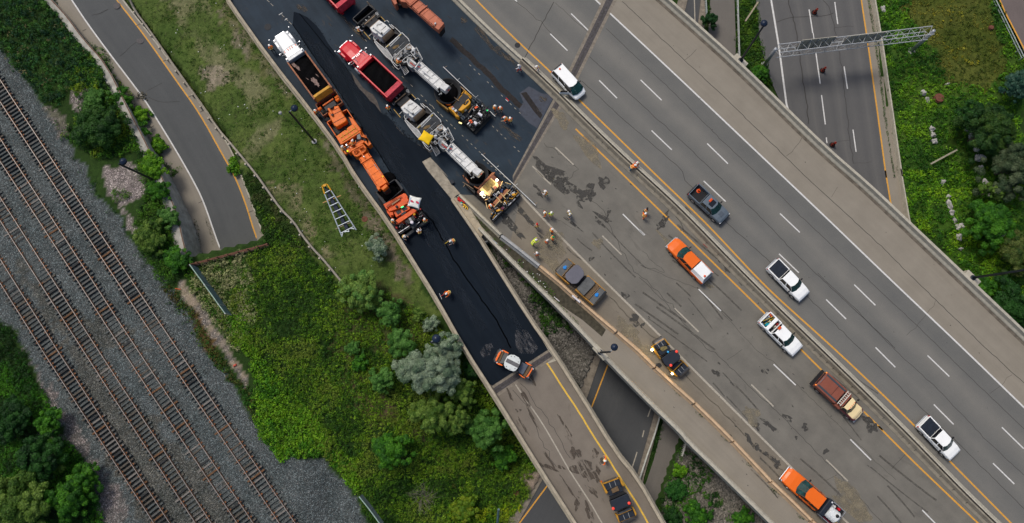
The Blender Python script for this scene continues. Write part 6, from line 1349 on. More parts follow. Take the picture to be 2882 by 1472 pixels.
# ---------------------------------------------------------------- white material transfer vehicle
def mtv():
    r = mroot('transfer_machine', 'white asphalt transfer machine at the top whose conveyor feeds the yellow and black paver', 'paving machine', 'Z2 1150,750', 'white asphalt transfer machines')
    tray(r, 'hopper', M_DSTL, "Z2 790,85 930,190 600,460 490,355", .5, 1.3, .12, M_LOAD)
    tb(r, 'push_bar', M_DSTL, [("Z2 905,190 600,440", 1.35)], .09)
    pr(r, 'front_frame', M_BLK, "Z2 930,200 1040,300 720,520 600,460", .4, 1.1)
    tb(r, 'cross_tube', P_TAN, [("Z2 720,468 915,300", 1.4)], .08)
    for s in ("Z2 958,268", "Z2 703,500"):
        mb = MB(); mb.lathe(P(*T(s)[0], 1.0), [(.2, 0), (.2, .2), (.12, .22), (.1, .12)], 14); mb.build('roller', P_MG, r)
    tb(r, 'side_guard', mat('dull_yellow', (.45, .30, .09), .7), [("Z2 700,600 825,748", 1.0), ("Z2 1025,312 1112,402", 1.0)], .05)
    tb(r, 'guard_arm', P_MW, [("Z2 800,690 870,630", 1.0), ("Z2 1085,425 1120,400 1150,390 1185,425", 1.0)], .04)
    mb = MB(); q = [P(*T("Z2 930,335")[0], 1.2), P(*T("Z2 1000,385")[0], 2.2), P(*T("Z2 820,530")[0], 2.2), P(*T("Z2 745,480")[0], 1.2)]; mb.poly(q); mb.poly([v-Vector((0, 0, .3)) for v in q][::-1]); mb.build('feed_slope', M_DSTL, r)
    pr(r, 'engine_housing', P_MW, "Z2 995,375 1125,462 1225,550 1040,715 880,620 815,530", 1.0, 2.9, .08)
    pr(r, 'housing_edge', P_TAN, "Z2 990,372 1003,380 823,535 812,528", 1.0, 2.86, .01)
    pr(r, 'housing_panel', P_MW, "Z2 1145,495 1200,540 1065,655 1010,600", 2.9, 2.98, .02)
    tb(r, 'panel_seam', M_DSTL, [("Z2 1030,585 1125,500", 2.93)], .035)
    mb = MB(); a, b, c, d = W("Z2 1225,555 1305,625 1115,808 1030,712", 2.45); ax = (a+d)/2; vs = []; n = 10
    e0, e1 = W("Z2 1225,555 1035,712", 2.7); f0, f1 = W("Z2 1300,640 1110,808", 2.0)
    rings = []
    for t in range(n+1):
        an = math.pi/2*t/n; k = math.sin(an); zz = 1.7+1.1*math.cos(an); rings.append([Vector((e0.x+(f0.x-e0.x)*k, e0.y+(f0.y-e0.y)*k, zz)), Vector((e1.x+(f1.x-e1.x)*k, e1.y+(f1.y-e1.y)*k, zz))])
    pts = [q_ for rg in rings for q_ in rg]; mb.add(pts, [(2*i, 2*i+1, 2*i+3, 2*i+2) for i in range(n)]); 
    mb.add([rings[0][0], rings[0][1], Vector((rings[0][1].x, rings[0][1].y, .9)), Vector((rings[0][0].x, rings[0][0].y, .9)), Vector((rings[-1][0].x, rings[-1][0].y, .9)), Vector((rings[-1][1].x, rings[-1][1].y, .9)), rings[-1][0], rings[-1][1]], [(5, 4, 6, 7)])
    mb.build('radiator_cowl', P_TAN, r, smooth=True)
    tb(r, 'exhaust', P_MW, [("Z2 905,528 1040,628", 3.15)], .14); mb = MB(); mb.cyl(P(*T("Z2 1043,632")[0], 3.15), .12, .16, 12); mb.build('exhaust_tip', M_BLK, r)
    tb(r, 'exhaust_bend', P_MW, [("Z2 905,528 885,520 880,545", 3.0)], .09); pr(r, 'air_cleaner', P_MW, "Z2 890,580 960,610 940,645 880,610", 2.9, 3.2, .05)
    tb(r, 'cable', M_HOSE, [("Z2 950,500 970,470 1010,465 1050,440", 2.97)], .025)
    pr(r, 'surge_bin', M_BLK, "Z2 1290,600 1425,650 1120,890 1105,810", .8, 1.9)
    pr(r, 'bin_lip', M_LOAD, "Z2 1300,640 1400,665 1140,870 1110,820", 1.9, 1.95, .01)
    pr(r, 'side_panel', P_MG, "Z2 893,735 912,768 1125,945 1250,1110 1232,1165 1125,1075 1055,985 985,900 905,790", .7, 1.6, .05)
    tb(r, 'side_rail', P_MW, [("Z2 920,655 893,720 910,768 1125,950 1260,1110", 1.75), ("Z2 905,790 1000,930 1130,1080 1235,1160", 1.65), ("Z2 910,765 960,730", 1.75), ("Z2 1305,525 1410,630", 1.7), ("Z2 1195,465 1215,500 1270,550 1290,525 1225,470", 2.2)], .05)
    pr(r, 'lift_cylinder', M_RAG, "Z2 930,685 1005,745 1000,765 975,760", 1.3, 1.6, .03)
    pr(r, 'track_frame', M_DSTL, "Z2 1000,770 1080,800 1110,850 1120,930 1040,860", .2, 1.3, .05); pr(r, 'track_frame', M_DSTL, "Z2 1290,560 1400,640 1380,670 1290,610", .2, 1.3, .05)
    pr(r, 'pump', mat('cream_pump', (.36, .34, .28), .6), "Z2 990,745 1040,755 1040,780 1000,785", 1.4, 1.8, .04)
    pr(r, 'operator_deck', M_GRATE, "Z2 1430,640 1590,800 1270,1070 1130,920", 1.2, 2.3, .02)
    tb(r, 'guard_rail', P_MW, [("Z2 1432,622 1555,742 1575,790", 3.1), ("Z2 1125,915 1260,1100 1590,820", 2.9), ("Z2 1195,852 1372,682 1388,706 1207,886 1195,852", 3.0), ("Z2 1125,915 1120,905", 3.1), ("Z2 1432,622 1120,905", 2.6)], .05)
    tb(r, 'deck_seam', P_MG, [("Z2 1285,985 1480,800", 2.33), ("Z2 1360,890 1420,945", 2.33)], .03)
    tb(r, 'striped_bar', mat('stripe_yellow', (.60, .42, .05), .6), [("Z2 1135,900 1190,850", 3.15), ("Z2 1375,690 1420,650", 3.15)], .05)
    pr(r, 'scattered_mix', mat('tan_crumbs', (.24, .16, .07), .95, var=.5, scale=8), "Z2 1240,920 1290,875 1375,850 1370,890 1280,935", 2.3, 2.33, 0)
    pr(r, 'rear_console', P_MG, "Z2 1590,830 1640,880 1310,1180 1270,1110", 1.2, 2.5, .04)
    pr(r, 'console_top', P_MW, "Z2 1600,840 1690,930 1665,985 1590,920 1540,930", 1.6, 2.6, .04)
    mb = MB(); mb.lathe(P(*T("Z2 1568,935")[0], 2.1), [(.10, 0), (.38, .55), (.33, .56), (.08, .1)], 18); mb.build('funnel', P_TAN, r)
    pr(r, 'console_screen', M_BLK, "Z2 1420,965 1450,940 1470,960 1440,990", 2.5, 2.65, .02)
    pr(r, 'rear_frame', M_BLK, "Z2 1660,980 1700,1100 1560,1230 1400,1240 1380,1120", .9, 1.8, .04)
    pr(r, 'hydraulic_block', M_GRATE, "Z2 1540,960 1600,1000 1480,1100 1440,1040", 1.5, 2.45, .03)
    tb(r, 'rear_guard', P_MW, [("Z2 1610,1000 1650,960 1680,1010 1640,1050 1610,1000", 2.9), ("Z2 1440,1160 1500,1100 1600,1040", 2.8), ("Z2 1440,1160 1470,1200 1530,1170", 2.8), ("Z2 1250,1110 1240,1160 1340,1260 1400,1230", 2.6), ("Z2 1690,925 1710,900", 2.6)], .045)
    stepladder(r, "Z2 1745,1000 1825,1130 1765,1185 1690,1050", 1.4, P_MW, 6); stepladder(r, "Z3 1060,890 1170,1100 1240,1030 1130,850", 1.4, P_MW, 8)
    tb(r, 'step_rail', P_MW, [("Z2 1705,900 1825,1128 1765,1185", 2.0), ("Z3 1050,880 1170,1105 1245,1035", 2.0), ("Z3 890,820 960,930 1035,990 1085,945", 2.2)], .045)
    pr(r, 'slew_ring', P_MG, "Z3 1200,740 1290,720 1390,840 1380,930 1290,950 1210,870", .9, 2.3, .08)
    tb(r, 'slew_pipe', P_MW, [("Z3 1230,760 1210,830 1250,910 1310,950 1370,930", 2.5), ("Z3 1340,700 1400,770 1360,790", 2.4)], .07)
    tb(r, 'boom_cylinder', P_MW, [("Z3 1283,792 1395,880", 3.0)], .12); tb(r, 'boom_cylinder_rod', M_RAG, [("Z3 1270,850 1380,930", 2.8), ("Z3 1420,925 1480,945", 2.9)], .07)
    clutter(r, "Z3 920,740 1250,560 1420,640 1480,760 1390,870 1250,920 1150,860 960,850", 1.9, 2.7, 60, 3, [P_MG, M_BLK, P_MW, P_MG, M_HOSE, P_TAN], .1, .35)
    clutter(r, "Z2 600,460 940,240 1000,300 730,520", 1.1, 1.4, 14, 4, [M_BLK, M_DSTL, P_MG], .1, .3)
    conveyor(r, "Z3 1425,905", 2.3, "A2 1690,640", 3.7, 1.25, P_MW, M_BLK, 5)
    tb(r, 'belt_motor', P_MW, [("Z3 1530,1010 1740,1180", 3.3)], .13)
    pr(r, 'boom_yoke', P_MW, "Z3 1475,835 1390,960 1365,945 1450,828", 2.4, 3.1, .04)
    pr(r, 'discharge_head', P_MW, "Z7 370,85 510,165 440,235 410,285 288,200 320,120", 3.3, 4.3, .06)
    mb = MB(); t0, t1, t2, t3 = W("Z7 510,168 405,288", 4.25)+W("Z7 440,345 545,215", 3.4); mb.poly([t0, t1, t2, t3]); mb.poly([v-Vector((.25, -.25, .1)) for v in (t0, t1, t2, t3)][::-1]); mb.build('discharge_chute', mat('chute_grey', (.42, .42, .42), .6, var=.2), r)
    u = [t0.lerp(t1, .35).lerp(t3.lerp(t2, .35), .4), t0.lerp(t1, .75).lerp(t3.lerp(t2, .75), .45), t0.lerp(t1, .5).lerp(t3.lerp(t2, .5), .85), t0.lerp(t1, .3).lerp(t3.lerp(t2, .3), .8)]
    mb = MB(); mb.poly([v+Vector((.02, -.02, .03)) for v in u]); mb.build('warning_triangle', M_RAG, r)
    tb(r, 'sensor_arm', P_MG, [("Z7 380,300 300,260 330,320 270,365", 3.2), ("Z7 300,330 340,345", 3.2)], .07)
    for px in ("Z2 960,800", "Z2 1080,960", "Z2 1290,560", "Z2 1500,760"):
        mb = MB(); c = P(*T(px)[0], .55); mb.cyl(c, .6, .5, 18, (-.62, -.78, 0)); mb.build('wheel', M_TYRE, r, bevel=.04)
    return r
m1 = mtv()
m2 = copy_tree(m1)
ca = P(*T("Z3 685,245")[0], 3.1); cb = P(*T("Z7 400,200")[0], 4.3); da = P(*T("Z6 425,540")[0], 3.1); db = P(*T("Z8 400,270")[0], 4.3)
ang = math.atan2((db-da).y, (db-da).x)-math.atan2((cb-ca).y, (cb-ca).x); mid1 = (ca+cb)/2; mid2 = (da+db)/2
Rm = Matrix.Rotation(ang, 3, 'Z'); off = Rm @ (m1.location-Vector((mid1.x, mid1.y, 0)))
m2.location = Vector((mid2.x, mid2.y, 0))+off; m2.rotation_euler = (0, 0, ang); m2['label'] = 'white asphalt transfer machine in the middle whose deck carries the yellow sunshade'
print('mtv2 angle', math.degrees(ang), (cb-ca).length, (db-da).length)
# sunshades
def shade(name, label, px, z, m, spots=(), sag=.12):
    pts = W(px, z); root = thing(name, label, 'sunshade', P(*T(px)[0], 0)*0+Vector(((pts[0].x+pts[2].x)/2, (pts[0].y+pts[2].y)/2, z-2.0)), px=True)
    n = 8; mb = MB(); a, b, c, d = pts; vs = []; ce = (a+b+c+d)/4
    for i in range(n+1):
        for j in range(n+1):
            u, v = i/n, j/n; p = a.lerp(b, u).lerp(d.lerp(c, u), v); e = min(abs(u-.5), 1)*2; f = min(abs(v-.5), 1)*2; k = (1-.10*(1-e**2)*f**3)*(1-.10*(1-f**2)*e**3)
            q = ce+(p-ce)*k; q.z = z+.22*(1-max(e, f))-.0+.02*math.sin(9*u)*math.cos(7*v); vs.append(q)
    F = [(i*(n+1)+j, (i+1)*(n+1)+j, (i+1)*(n+1)+j+1, i*(n+1)+j+1) for i in range(n) for j in range(n)]
    mb.add(vs, F); o = mb.build('canopy', m, root, smooth=True); md = o.modifiers.new('thick', 'SOLIDIFY'); md.thickness = .015
    mb = MB(); mb.tube([ce+Vector((0, 0, .15)), Vector((ce.x, ce.y, z-1.9))], .025, 8)
    for p in pts: mb.tube([ce+Vector((0, 0, .12)), p-Vector((0, 0, .02))], .012, 5)
    mb.build('pole', M_STL, root)
    return root, pts, ce
shade('sunshade', 'square yellow sunshade mounted over the lower white transfer machine', "Z6 612,825 808,940 705,1115 502,998", 4.4, mat('yellow_canvas', (.78, .50, .008), .8, var=.06))
rt, pts, ce = shade('sunshade', 'square white sunshade with red marks over the orange paver', "Z5 515,675 667,714 633,855 482,815", 3.9, mat('white_canvas', (.72, .73, .68), .8, var=.06))
mb = MB()
for px, an in (("Z5 543,757", .4), ("Z5 612,772", .4)):
    c = P(*T(px)[0], 4.12)
    for dx, dy, rx, ry in ((0, 0, .17, .09), (-.12, .10, .08, .08), (.12, -.08, .09, .07), (-.02, .13, .06, .05)): mb.poly([c+Vector((dx+rx*math.cos(t*.785), dy+ry*math.sin(t*.785), .004*abs(dx)*10)) for t in range(8)])
mb.build('red_mark', mat('mark_red', (.5, .01, .06), .7), rt)
mb = MB()
for px in ("Z5 505,785 528,705", "Z5 622,822 643,745"):
    a, b = W(px, 4.02)
    for i in range(14):
        p = a.lerp(b, (i+.1)/14); q = a.lerp(b, (i+.75)/14); strip(mb, [p, q], .10, .03)
mb.build('edge_lettering', mat('letter_blue', (.10, .25, .5), .7), rt)
# ---------------------------------------------------------------- terracotta machine at the top
r = mroot('transfer_machine', 'terracotta coloured transfer machine cut off by the top edge, only its conveyor showing', 'paving machine', 'Z2 1500,0')
pr(r, 'rear_frame', M_BLK, "Z2 1230,-60 1640,-60 1560,20 1480,90 1330,110 1250,50", .5, 1.2); pr(r, 'side_box', P_TERR, "Z2 1215,-30 1300,-60 1340,60 1300,90", .5, 2.0)
pr(r, 'slew_ring', P_TERR, "Z2 1330,-60 1600,-60 1580,0 1500,45 1420,30", .8, 2.3, .06)
a, b, u, s, up, L = conveyor(r, "Z2 1540,-60", 2.2, "Z2 2120,460", 3.8, 1.3, P_TERR, P_TERR, 5)
for t in (.25, .52):
    mb = MB(); mb.box(a+u*(t*L)+up*.2, (.14, 1.55, .3), math.atan2(u.y, u.x)); mb.build('boom_collar', P_TERR, r, bevel=.03)
pr(r, 'discharge_head', P_TERR, "Z2 2110,340 2240,440 2130,575 2010,480", 3.2, 4.2, .06); pr(r, 'rubber_flap', M_BLK, "Z2 2225,445 2245,520 2165,625 2120,590", 2.2, 3.4, .02)
pr(r, 'head_motor', M_STL, "Z2 2045,440 2075,420 2090,440 2060,470", 4.2, 4.35, .03); tb(r, 'cable', M_HOSE, [("Z2 1990,440 2020,480 2060,500 2080,480", 4.25)], .04)
clutter(r, "Z2 1250,-20 1560,-40 1540,30 1400,60 1300,60", 1.2, 2.2, 24, 9, [P_TERR, M_BLK, P_TERR, P_TAN], .15, .4)
# ---------------------------------------------------------------- orange transfer machine
r = mroot('transfer_machine', 'orange asphalt transfer machine behind the white cabbed dump truck', 'paving machine', 'Z4 500,600')
tray(r, 'receiving_hopper', P_BOXR, "Z4 330,55 460,260 395,300 160,470 45,300 340,100", .4, 1.2, .09, M_BLK)
tb(r, 'push_roller', P_MO, [("Z4 158,318 320,208", 1.5)], .13); pr(r, 'feed_slope', M_DSTL, "Z4 170,340 330,230 370,300 210,400", .8, 1.5)
for s, z in (("Z4 372,188", 1.4), ("Z4 385,225", 1.3), ("Z4 112,365", 1.3)):
    mb = MB(); mb.cyl(P(*T(s)[0], z), .22, .5, 12, (.6, .5, 0)); mb.build('hydraulic_drum', P_MO, r, bevel=.03)
tray(r, 'side_body', P_MO, "Z4 528,370 625,520 745,690 640,830 440,915 355,775 220,570 300,520 460,405", .8, 1.9, .10, M_GRATE)
pr(r, 'side_panel', P_MO, "Z4 555,485 620,515 745,688 690,720 600,590", 1.0, 2.2, .04)
pr(r, 'engine_housing', P_MO, "Z4 325,325 395,312 455,420 525,525 510,560 375,640 330,620 290,540 235,440 250,400 330,370", 1.0, 2.9, .10)
tb(r, 'panel_seam', M_DSTL, [("Z4 300,395 400,345", 2.94), ("Z4 275,470 440,390", 2.94), ("Z4 300,590 500,480", 2.94)], .02)
tb(r, 'exhaust', P_MO, [("Z4 245,360 300,445", 3.1)], .16); mb = MB(); mb.cyl(P(*T("Z4 302,457")[0], 3.1), .13, .2, 12); mb.build('exhaust_tip', M_BLK, r)
pr(r, 'surge_opening', M_BLK, "Z4 375,655 560,540 620,595 410,735", 1.2, 1.95); tb(r, 'bin_divider', M_DSTL, [("Z4 455,590 520,690", 2.0)], .08)
pr(r, 'rear_housing', P_MO, "Z4 400,760 495,690 525,695 530,660 615,600 700,715 735,700 748,720 440,915 355,785", 1.2, 2.7, .05)
tb(r, 'yellow_grid', mat('grid_yellow', (.6, .34, .03), .6), [("Z4 395,765 455,868 700,712 640,610", 2.76), ("Z4 440,740 500,838", 2.76), ("Z4 488,700 560,800", 2.76), ("Z4 530,668 600,772", 2.76), ("Z4 585,630 655,740", 2.76), ("Z4 425,812 670,655", 2.76)], .035)
pr(r, 'operator_deck', M_GRATE, "Z4 560,870 745,730 850,840 770,900 620,950", 1.2, 1.9); pr(r, 'seat', mat('seat_grey', (.20, .215, .22), .7), "Z4 680,750 725,745 742,800 735,832 685,830", 1.9, 2.6, .06)
pr(r, 'console', P_MO, "Z4 560,880 620,870 640,900 600,920 560,905", 1.9, 2.8, .05); pr(r, 'side_box', P_MO, "Z4 735,700 800,770 830,800 905,900 860,940 780,870 850,840 760,780", 1.0, 2.2, .04)
stepladder(r, "Z4 810,905 850,965 905,935 870,870", 1.3, P_MO, 4)
tb(r, 'guard_rail', P_MO, [("Z4 720,720 760,790 830,810 820,770", 2.9), ("Z4 520,1000 620,920 760,850", 2.9), ("Z4 430,960 505,1060 540,1045", 2.6), ("Z4 560,960 640,900", 2.9)], .05)
pr(r, 'left_step', P_MO, "Z4 430,935 500,1000 530,1050 505,1065 440,1000", .8, 1.4, .03); pr(r, 'rear_beam', P_MO, "Z4 520,1000 780,840 800,870 560,1050", 1.2, 2.3, .04)
clutter(r, "Z4 470,930 560,870 640,930 560,1010 500,1010", 1.7, 2.5, 26, 12, [P_MO, M_BLK, P_MO, M_CHR, P_MG], .1, .3)
pr(r, 'slew_ring', P_MO, "Z4 610,960 780,900 830,960 825,1010 770,1060 690,1105 645,1095 600,1040", .8, 2.3, .08); tb(r, 'lift_arm', P_MO, [("Z4 612,1000 775,915", 2.9)], .13)
tb(r, 'boom_cylinder', P_MO, [("Z4 715,990 780,1090", 3.2)], .10); tb(r, 'boom_cylinder_rod', M_CHR, [("Z4 780,1090 798,1110", 3.2)], .06)
for px in ("Z4 665,1030", "Z4 750,960"):
    mb = MB(); mb.lathe(P(*T(px)[0], 2.3), [(.28, 0), (.28, .2), (.15, .22), (.15, .1)], 14); mb.build('slew_bearing', P_MO, r)
mb = MB(); mb.lathe(P(*T("Z4 540,1018")[0], 2.4), [(.10, 0), (.10, .14), (.02, .18)], 10); mb.build('lit_beacon', mat('lit_yellow', (.8, .8, .02), .4, emit=1.2), r)
a, b, u, s, up, L = conveyor(r, "Z4 790,1090", 2.3, "R5 1390,960", 3.7, 1.35, P_MO, P_MO2, 5)
mb = MB(); mb.box(a+u*(.17*L)+up*.22, (.16, 1.55, .28), math.atan2(u.y, u.x)); mb.build('boom_collar', P_MO, r, bevel=.03)
pr(r, 'discharge_head', P_MO, "R5 1465,915 1520,975 1390,1090 1335,1030", 3.2, 4.1, .05); pr(r, 'head_side_box', P_MO, "R5 1215,960 1250,940 1330,1030 1280,1085 1225,1040", 3.0, 3.8, .05); pr(r, 'rubber_flap', M_BLK, "R5 1520,980 1570,1030 1560,1080 1440,1150 1380,1120 1400,1080", 2.0, 3.3, .05)
mb = MB(); mb.lathe(P(*T("R5 1385,730")[0], 3.4), [(.09, 0), (.09, .16), (.02, .2)], 10); mb.build('lit_beacon', MATS['lit_yellow'], r)
tb(r, 'boom_pipe', P_MG, [("R5 1160,400 1400,720", 3.2), ("R5 960,530 1210,900", 3.0)], .04)
for px in ("Z4 260,560", "Z4 400,800", "Z4 560,440", "Z4 700,650"):
    mb = MB(); mb.cyl(P(*T(px)[0], .6), .6, .5, 18, (-.5, -.86, 0)); mb.build('wheel', M_TYRE, r, bevel=.04)
# ---------------------------------------------------------------- orange paver
r = mroot('paver', 'orange paver laying the black mat on the ramp beside the parapet', 'paver', 'Z5 400,900')
tray(r, 'hopper', M_DSTL, "Z5 75,640 320,475 420,605 205,785 170,720", .5, 1.5, .10, M_LOAD)
pr(r, 'hopper_wing', M_DSTL, "Z5 320,478 345,475 430,590 415,612", .5, 1.7, .02); pr(r, 'hopper_wing', M_DSTL, "Z5 75,645 95,640 215,775 180,790", .5, 1.7, .02)
def heap(root, px, rad, hgt, m=M_LOAD, z=1.0):
    c = P(*T(px)[0], z); mb = MB(); rg = random.Random(3); prof = [(rad, -.3), (rad*.92, hgt*.25), (rad*.68, hgt*.62), (rad*.35, hgt*.9), (rad*.06, hgt)]; mb.lathe(c, prof, 24)
    mb.v = [(x+rg.gauss(0, .03), y+rg.gauss(0, .03), zz+rg.gauss(0, .02)) for x, y, zz in mb.v]; mb.build('asphalt_heap', m, root, smooth=True)
heap(r, "Z5 240,640", 1.2, .5, z=.8); heap(r, "Z5 240,470", .95, .35, z=.25)
pr(r, 'front_bulkhead', P_MO2, "Z5 175,795 440,650 465,660 490,700 475,730 215,860", .8, 1.9, .04)
pr(r, 'engine_hood', P_MO2, "Z5 230,860 480,715 500,725 495,775 380,845 250,890", 1.0, 2.3, .05)
pr(r, 'hood_slot', mat('dark_orange', (.30, .05, .012), .6), "Z5 210,815 400,690 415,705 225,840", 1.9, 2.05, .02); pr(r, 'hood_slot', P_TAN, "Z5 280,790 385,720 392,732 290,805", 2.05, 2.15, .02)
pr(r, 'operator_deck', P_MO2, "Z5 300,880 490,790 520,850 340,960", .9, 1.9, .03)
for s in ("Z5 335,890 385,862 410,890 360,925", "Z5 405,850 455,815 490,850 430,880", "Z5 395,915 455,880 470,900 410,940"): pr(r, 'deck_hatch', M_GRATE, s, 1.9, 1.98, .02)
pr(r, 'side_frame', P_MO2, "Z5 215,860 250,890 300,960 270,960 225,900", .6, 1.5, .03); pr(r, 'seat_console', P_MO2, "Z5 258,895 300,890 305,930 265,940", 1.5, 2.3, .05); pr(r, 'seat_console', P_MO2, "Z5 470,760 500,745 500,790 475,795", 1.5, 2.3, .05)
mb = MB(); mb.lathe(P(*T("Z5 350,828")[0], 2.3), [(.16, 0), (.16, .2), (.08, .24)], 12); mb.build('air_intake', M_BLK, r)
mb = MB(); mb.box(P(*T("Z5 418,828")[0], 2.32), (.35, .12, .06), .5); mb.build('status_light', M_GRN, r)
pr(r, 'control_bridge', P_MO2, "Z5 330,1000 555,850 600,870 585,895 370,1040", 1.2, 2.0, .04); pr(r, 'control_box', M_BLK, "Z5 450,1010 560,935 590,990 500,1050", 1.0, 2.3, .05)
pr(r, 'screen', P_MG, "Z5 497,975 525,962 545,1000 520,1015", 2.3, 2.4, .02); pr(r, 'grille_box', M_GRATE, "Z5 510,1060 580,1010 605,1060 555,1110", .8, 1.7, .03)
pr(r, 'screed', M_GRATE, "Z5 610,1065 735,990 752,1015 640,1085 470,1220 440,1200", .1, .7, .03); pr(r, 'screed_body', M_BLK, "Z5 290,1030 380,1170 400,1180 720,960 640,870", .2, .9, .03)
clutter(r, "Z5 300,1010 380,1150 620,1010 700,950 650,860 560,860 340,1000", .9, 1.7, 120, 21, [M_BLK, M_BLK, M_DSTL, P_MG, M_CHR, P_MO2, M_HOSE, M_RAG], .1, .4)
tb(r, 'screed_cylinder', M_CHR, [("Z5 370,1160 510,1070", 1.3), ("Z5 585,1065 640,1020", 1.3)], .06); tb(r, 'tow_arm', M_BLK, [("Z5 230,940 300,1060 370,1165", 1.0), ("Z5 640,850 720,970", 1.0)], .08)
mb = MB(); mb.lathe(P(*T("Z5 545,1031")[0], 2.2), [(.2, 0), (.2, .35), (.15, .4)], 14); mb.build('white_bucket', mat('pail_white', (.66, .62, .68), .5), r)
mb = MB(); mb.lathe(P(*T("Z5 573,925")[0], 1.9), [(.14, 0), (.14, .12), (.05, .16)], 10); mb.build('amber_cap', P_MY, r)
for px in ("Z5 190,830", "Z5 470,690"):
    mb = MB(); mb.box(P(*T(px)[0], .35), (2.6, .35, .7), R(-58)); mb.build('crawler_track', M_TYRE, r, bevel=.1)
# ---------------------------------------------------------------- yellow and black paver
def seatpost(r, px, z, m=None):
    mb = MB(); mb.box(P(*T(px)[0], z), (.5, .5, .18), .8); mb.box(P(*T(px)[0], z+.2)+Vector((-.12, .15, .1)), (.12, .48, .45), .8); mb.build('operator_seat', m or mat('seat_slate', (.05, .065, .08), .7), r, bevel=.06)
r = mroot('paver', 'yellow and black paver fed by the upper white transfer machine', 'paver', 'Z7 850,650')
mb = MB(); c = P(*T("Z7 470,320")[0], 1.0); mb.lathe(Vector((c.x, c.y, .5)), [(1.35, 0), (1.75, 1.1), (1.62, 1.1), (1.3, .5)], 28); mb.build('insert_hopper', M_BLK, r, smooth=True)
heap(r, "Z7 470,320", 1.4, .35, z=1.0)
tray(r, 'hopper', M_BLK, "Z7 605,75 840,260 560,560 470,650 230,480 290,400", .4, 1.2, .1, M_BLK)
pr(r, 'hopper_edge', P_TAN, "Z7 600,72 615,68 845,250 830,268", .4, 1.3, .02); pr(r, 'hopper_edge', mat('rusty_yellow', (.35, .2, .05), .7, var=.3), "Z7 210,480 225,470 480,670 465,695", .4, 1.3, .02)
pr(r, 'inner_flap', P_MO, "Z7 415,545 480,560 540,545 520,585 440,580", 1.2, 1.5, .03)
pr(r, 'body', P_MY, "Z7 840,262 850,290 995,420 960,450 700,860 505,680 480,640 560,600 820,300", .6, 1.6, .04)
pr(r, 'engine_hood', mat('black_deck', (.018, .020, .023), .6, var=.3), "Z7 820,320 900,370 955,440 920,450 690,700 560,600", 1.0, 2.1, .04)
pr(r, 'yellow_cowl', P_MY, "Z7 920,440 965,520 940,570 770,710 690,700 800,560 830,590 870,480", 1.4, 2.5, .04); pr(r, 'cowl_opening', M_BLK, "Z7 880,490 925,480 915,520 860,580 835,580", 2.5, 2.56, .01)
pr(r, 'platform', M_GRATE, "Z7 965,540 1060,600 880,860 760,760", .9, 1.5, .02); tb(r, 'tool_rod', P_TAN, [("Z7 605,415 710,495", 2.3), ("Z7 1010,620 920,750", 2.0)], .05)
tb(r, 'side_guard', P_MY, [("Z7 845,275 990,410", 1.9), ("Z7 490,640 700,850", 1.9), ("Z7 830,270 770,345", 1.7)], .06)
pr(r, 'left_shelf', P_MY, "Z7 520,640 560,640 690,850 640,830", 1.0, 1.9, .04)
for px, c_ in (("Z7 575,640", (.55, .2, .15)), ("Z7 585,665", (.5, .55, .6)), ("Z7 640,710", (.6, .62, .62)), ("Z7 848,693", (.55, .52, .42))):
    mb = MB(); mb.box(P(*T(px)[0], 1.9), (.32, .3, .3), .7); mb.build('supply_box', mat('supply%.2f' % c_[0]+px[-3:], c_, .6), r, bevel=.04)
for px in ("Z7 1040,470", "Z7 1140,500", "Z7 800,865", "Z7 730,785"): seatpost(r, px, 1.9)
pr(r, 'screed_frame', M_BLK, "Z7 1170,480 1210,510 1380,720 1400,810 1020,1160 830,980 700,860 900,800 1060,620", .2, 1.0, .03)
pr(r, 'screed_walkway', mat('walkway', (.030, .032, .032), .9, var=.3), "Z7 1395,800 1420,830 1075,1210 1035,1175", .1, .6, .02)
clutter(r, "Z7 1080,600 1170,500 1380,740 1370,830 1040,1130 850,970 900,840", .9, 1.8, 170, 33, [M_BLK, M_BLK, M_DSTL, M_HOSE, P_MG, M_CHR, M_GRATE], .1, .4)
for s, c_ in (("Z7 1140,728 1225,790 1200,840 1112,775", 1.9), ("Z7 1050,920 1125,975 1070,1020 1025,965", 1.9)):
    pr(r, 'white_lid', mat('lid_white', (.62, .62, .66), .5), s, 1.4, c_, .05)
mb = MB(); mb.box(P(*T("Z7 1085,640")[0], 1.7), (.4, .25, .15), .6); mb.box(P(*T("Z7 960,930")[0], 1.6), (.35, .2, .2), .3); mb.box(P(*T("Z7 990,965")[0], 1.5), (.3, .15, .15), .3); mb.build('orange_part', M_BEAC, r)
mb = MB(); mb.box(P(*T("Z7 740,975")[0], 1.0), (.4, .14, .12), -.4); mb.build('lit_marker', mat('lit_pale_yellow', (.9, .7, .3), .4, emit=1.5), r); mb = MB(); mb.box(P(*T("Z7 1332,705")[0], 1.1), (.25, .1, .1), -.7); mb.build('status_light', M_GRN, r)
for px in ("Z7 640,800", "Z7 930,350"):
    mb = MB(); mb.box(P(*T(px)[0], .35), (2.8, .35, .7), R(-42)); mb.build('crawler_track', M_TYRE, r, bevel=.1)
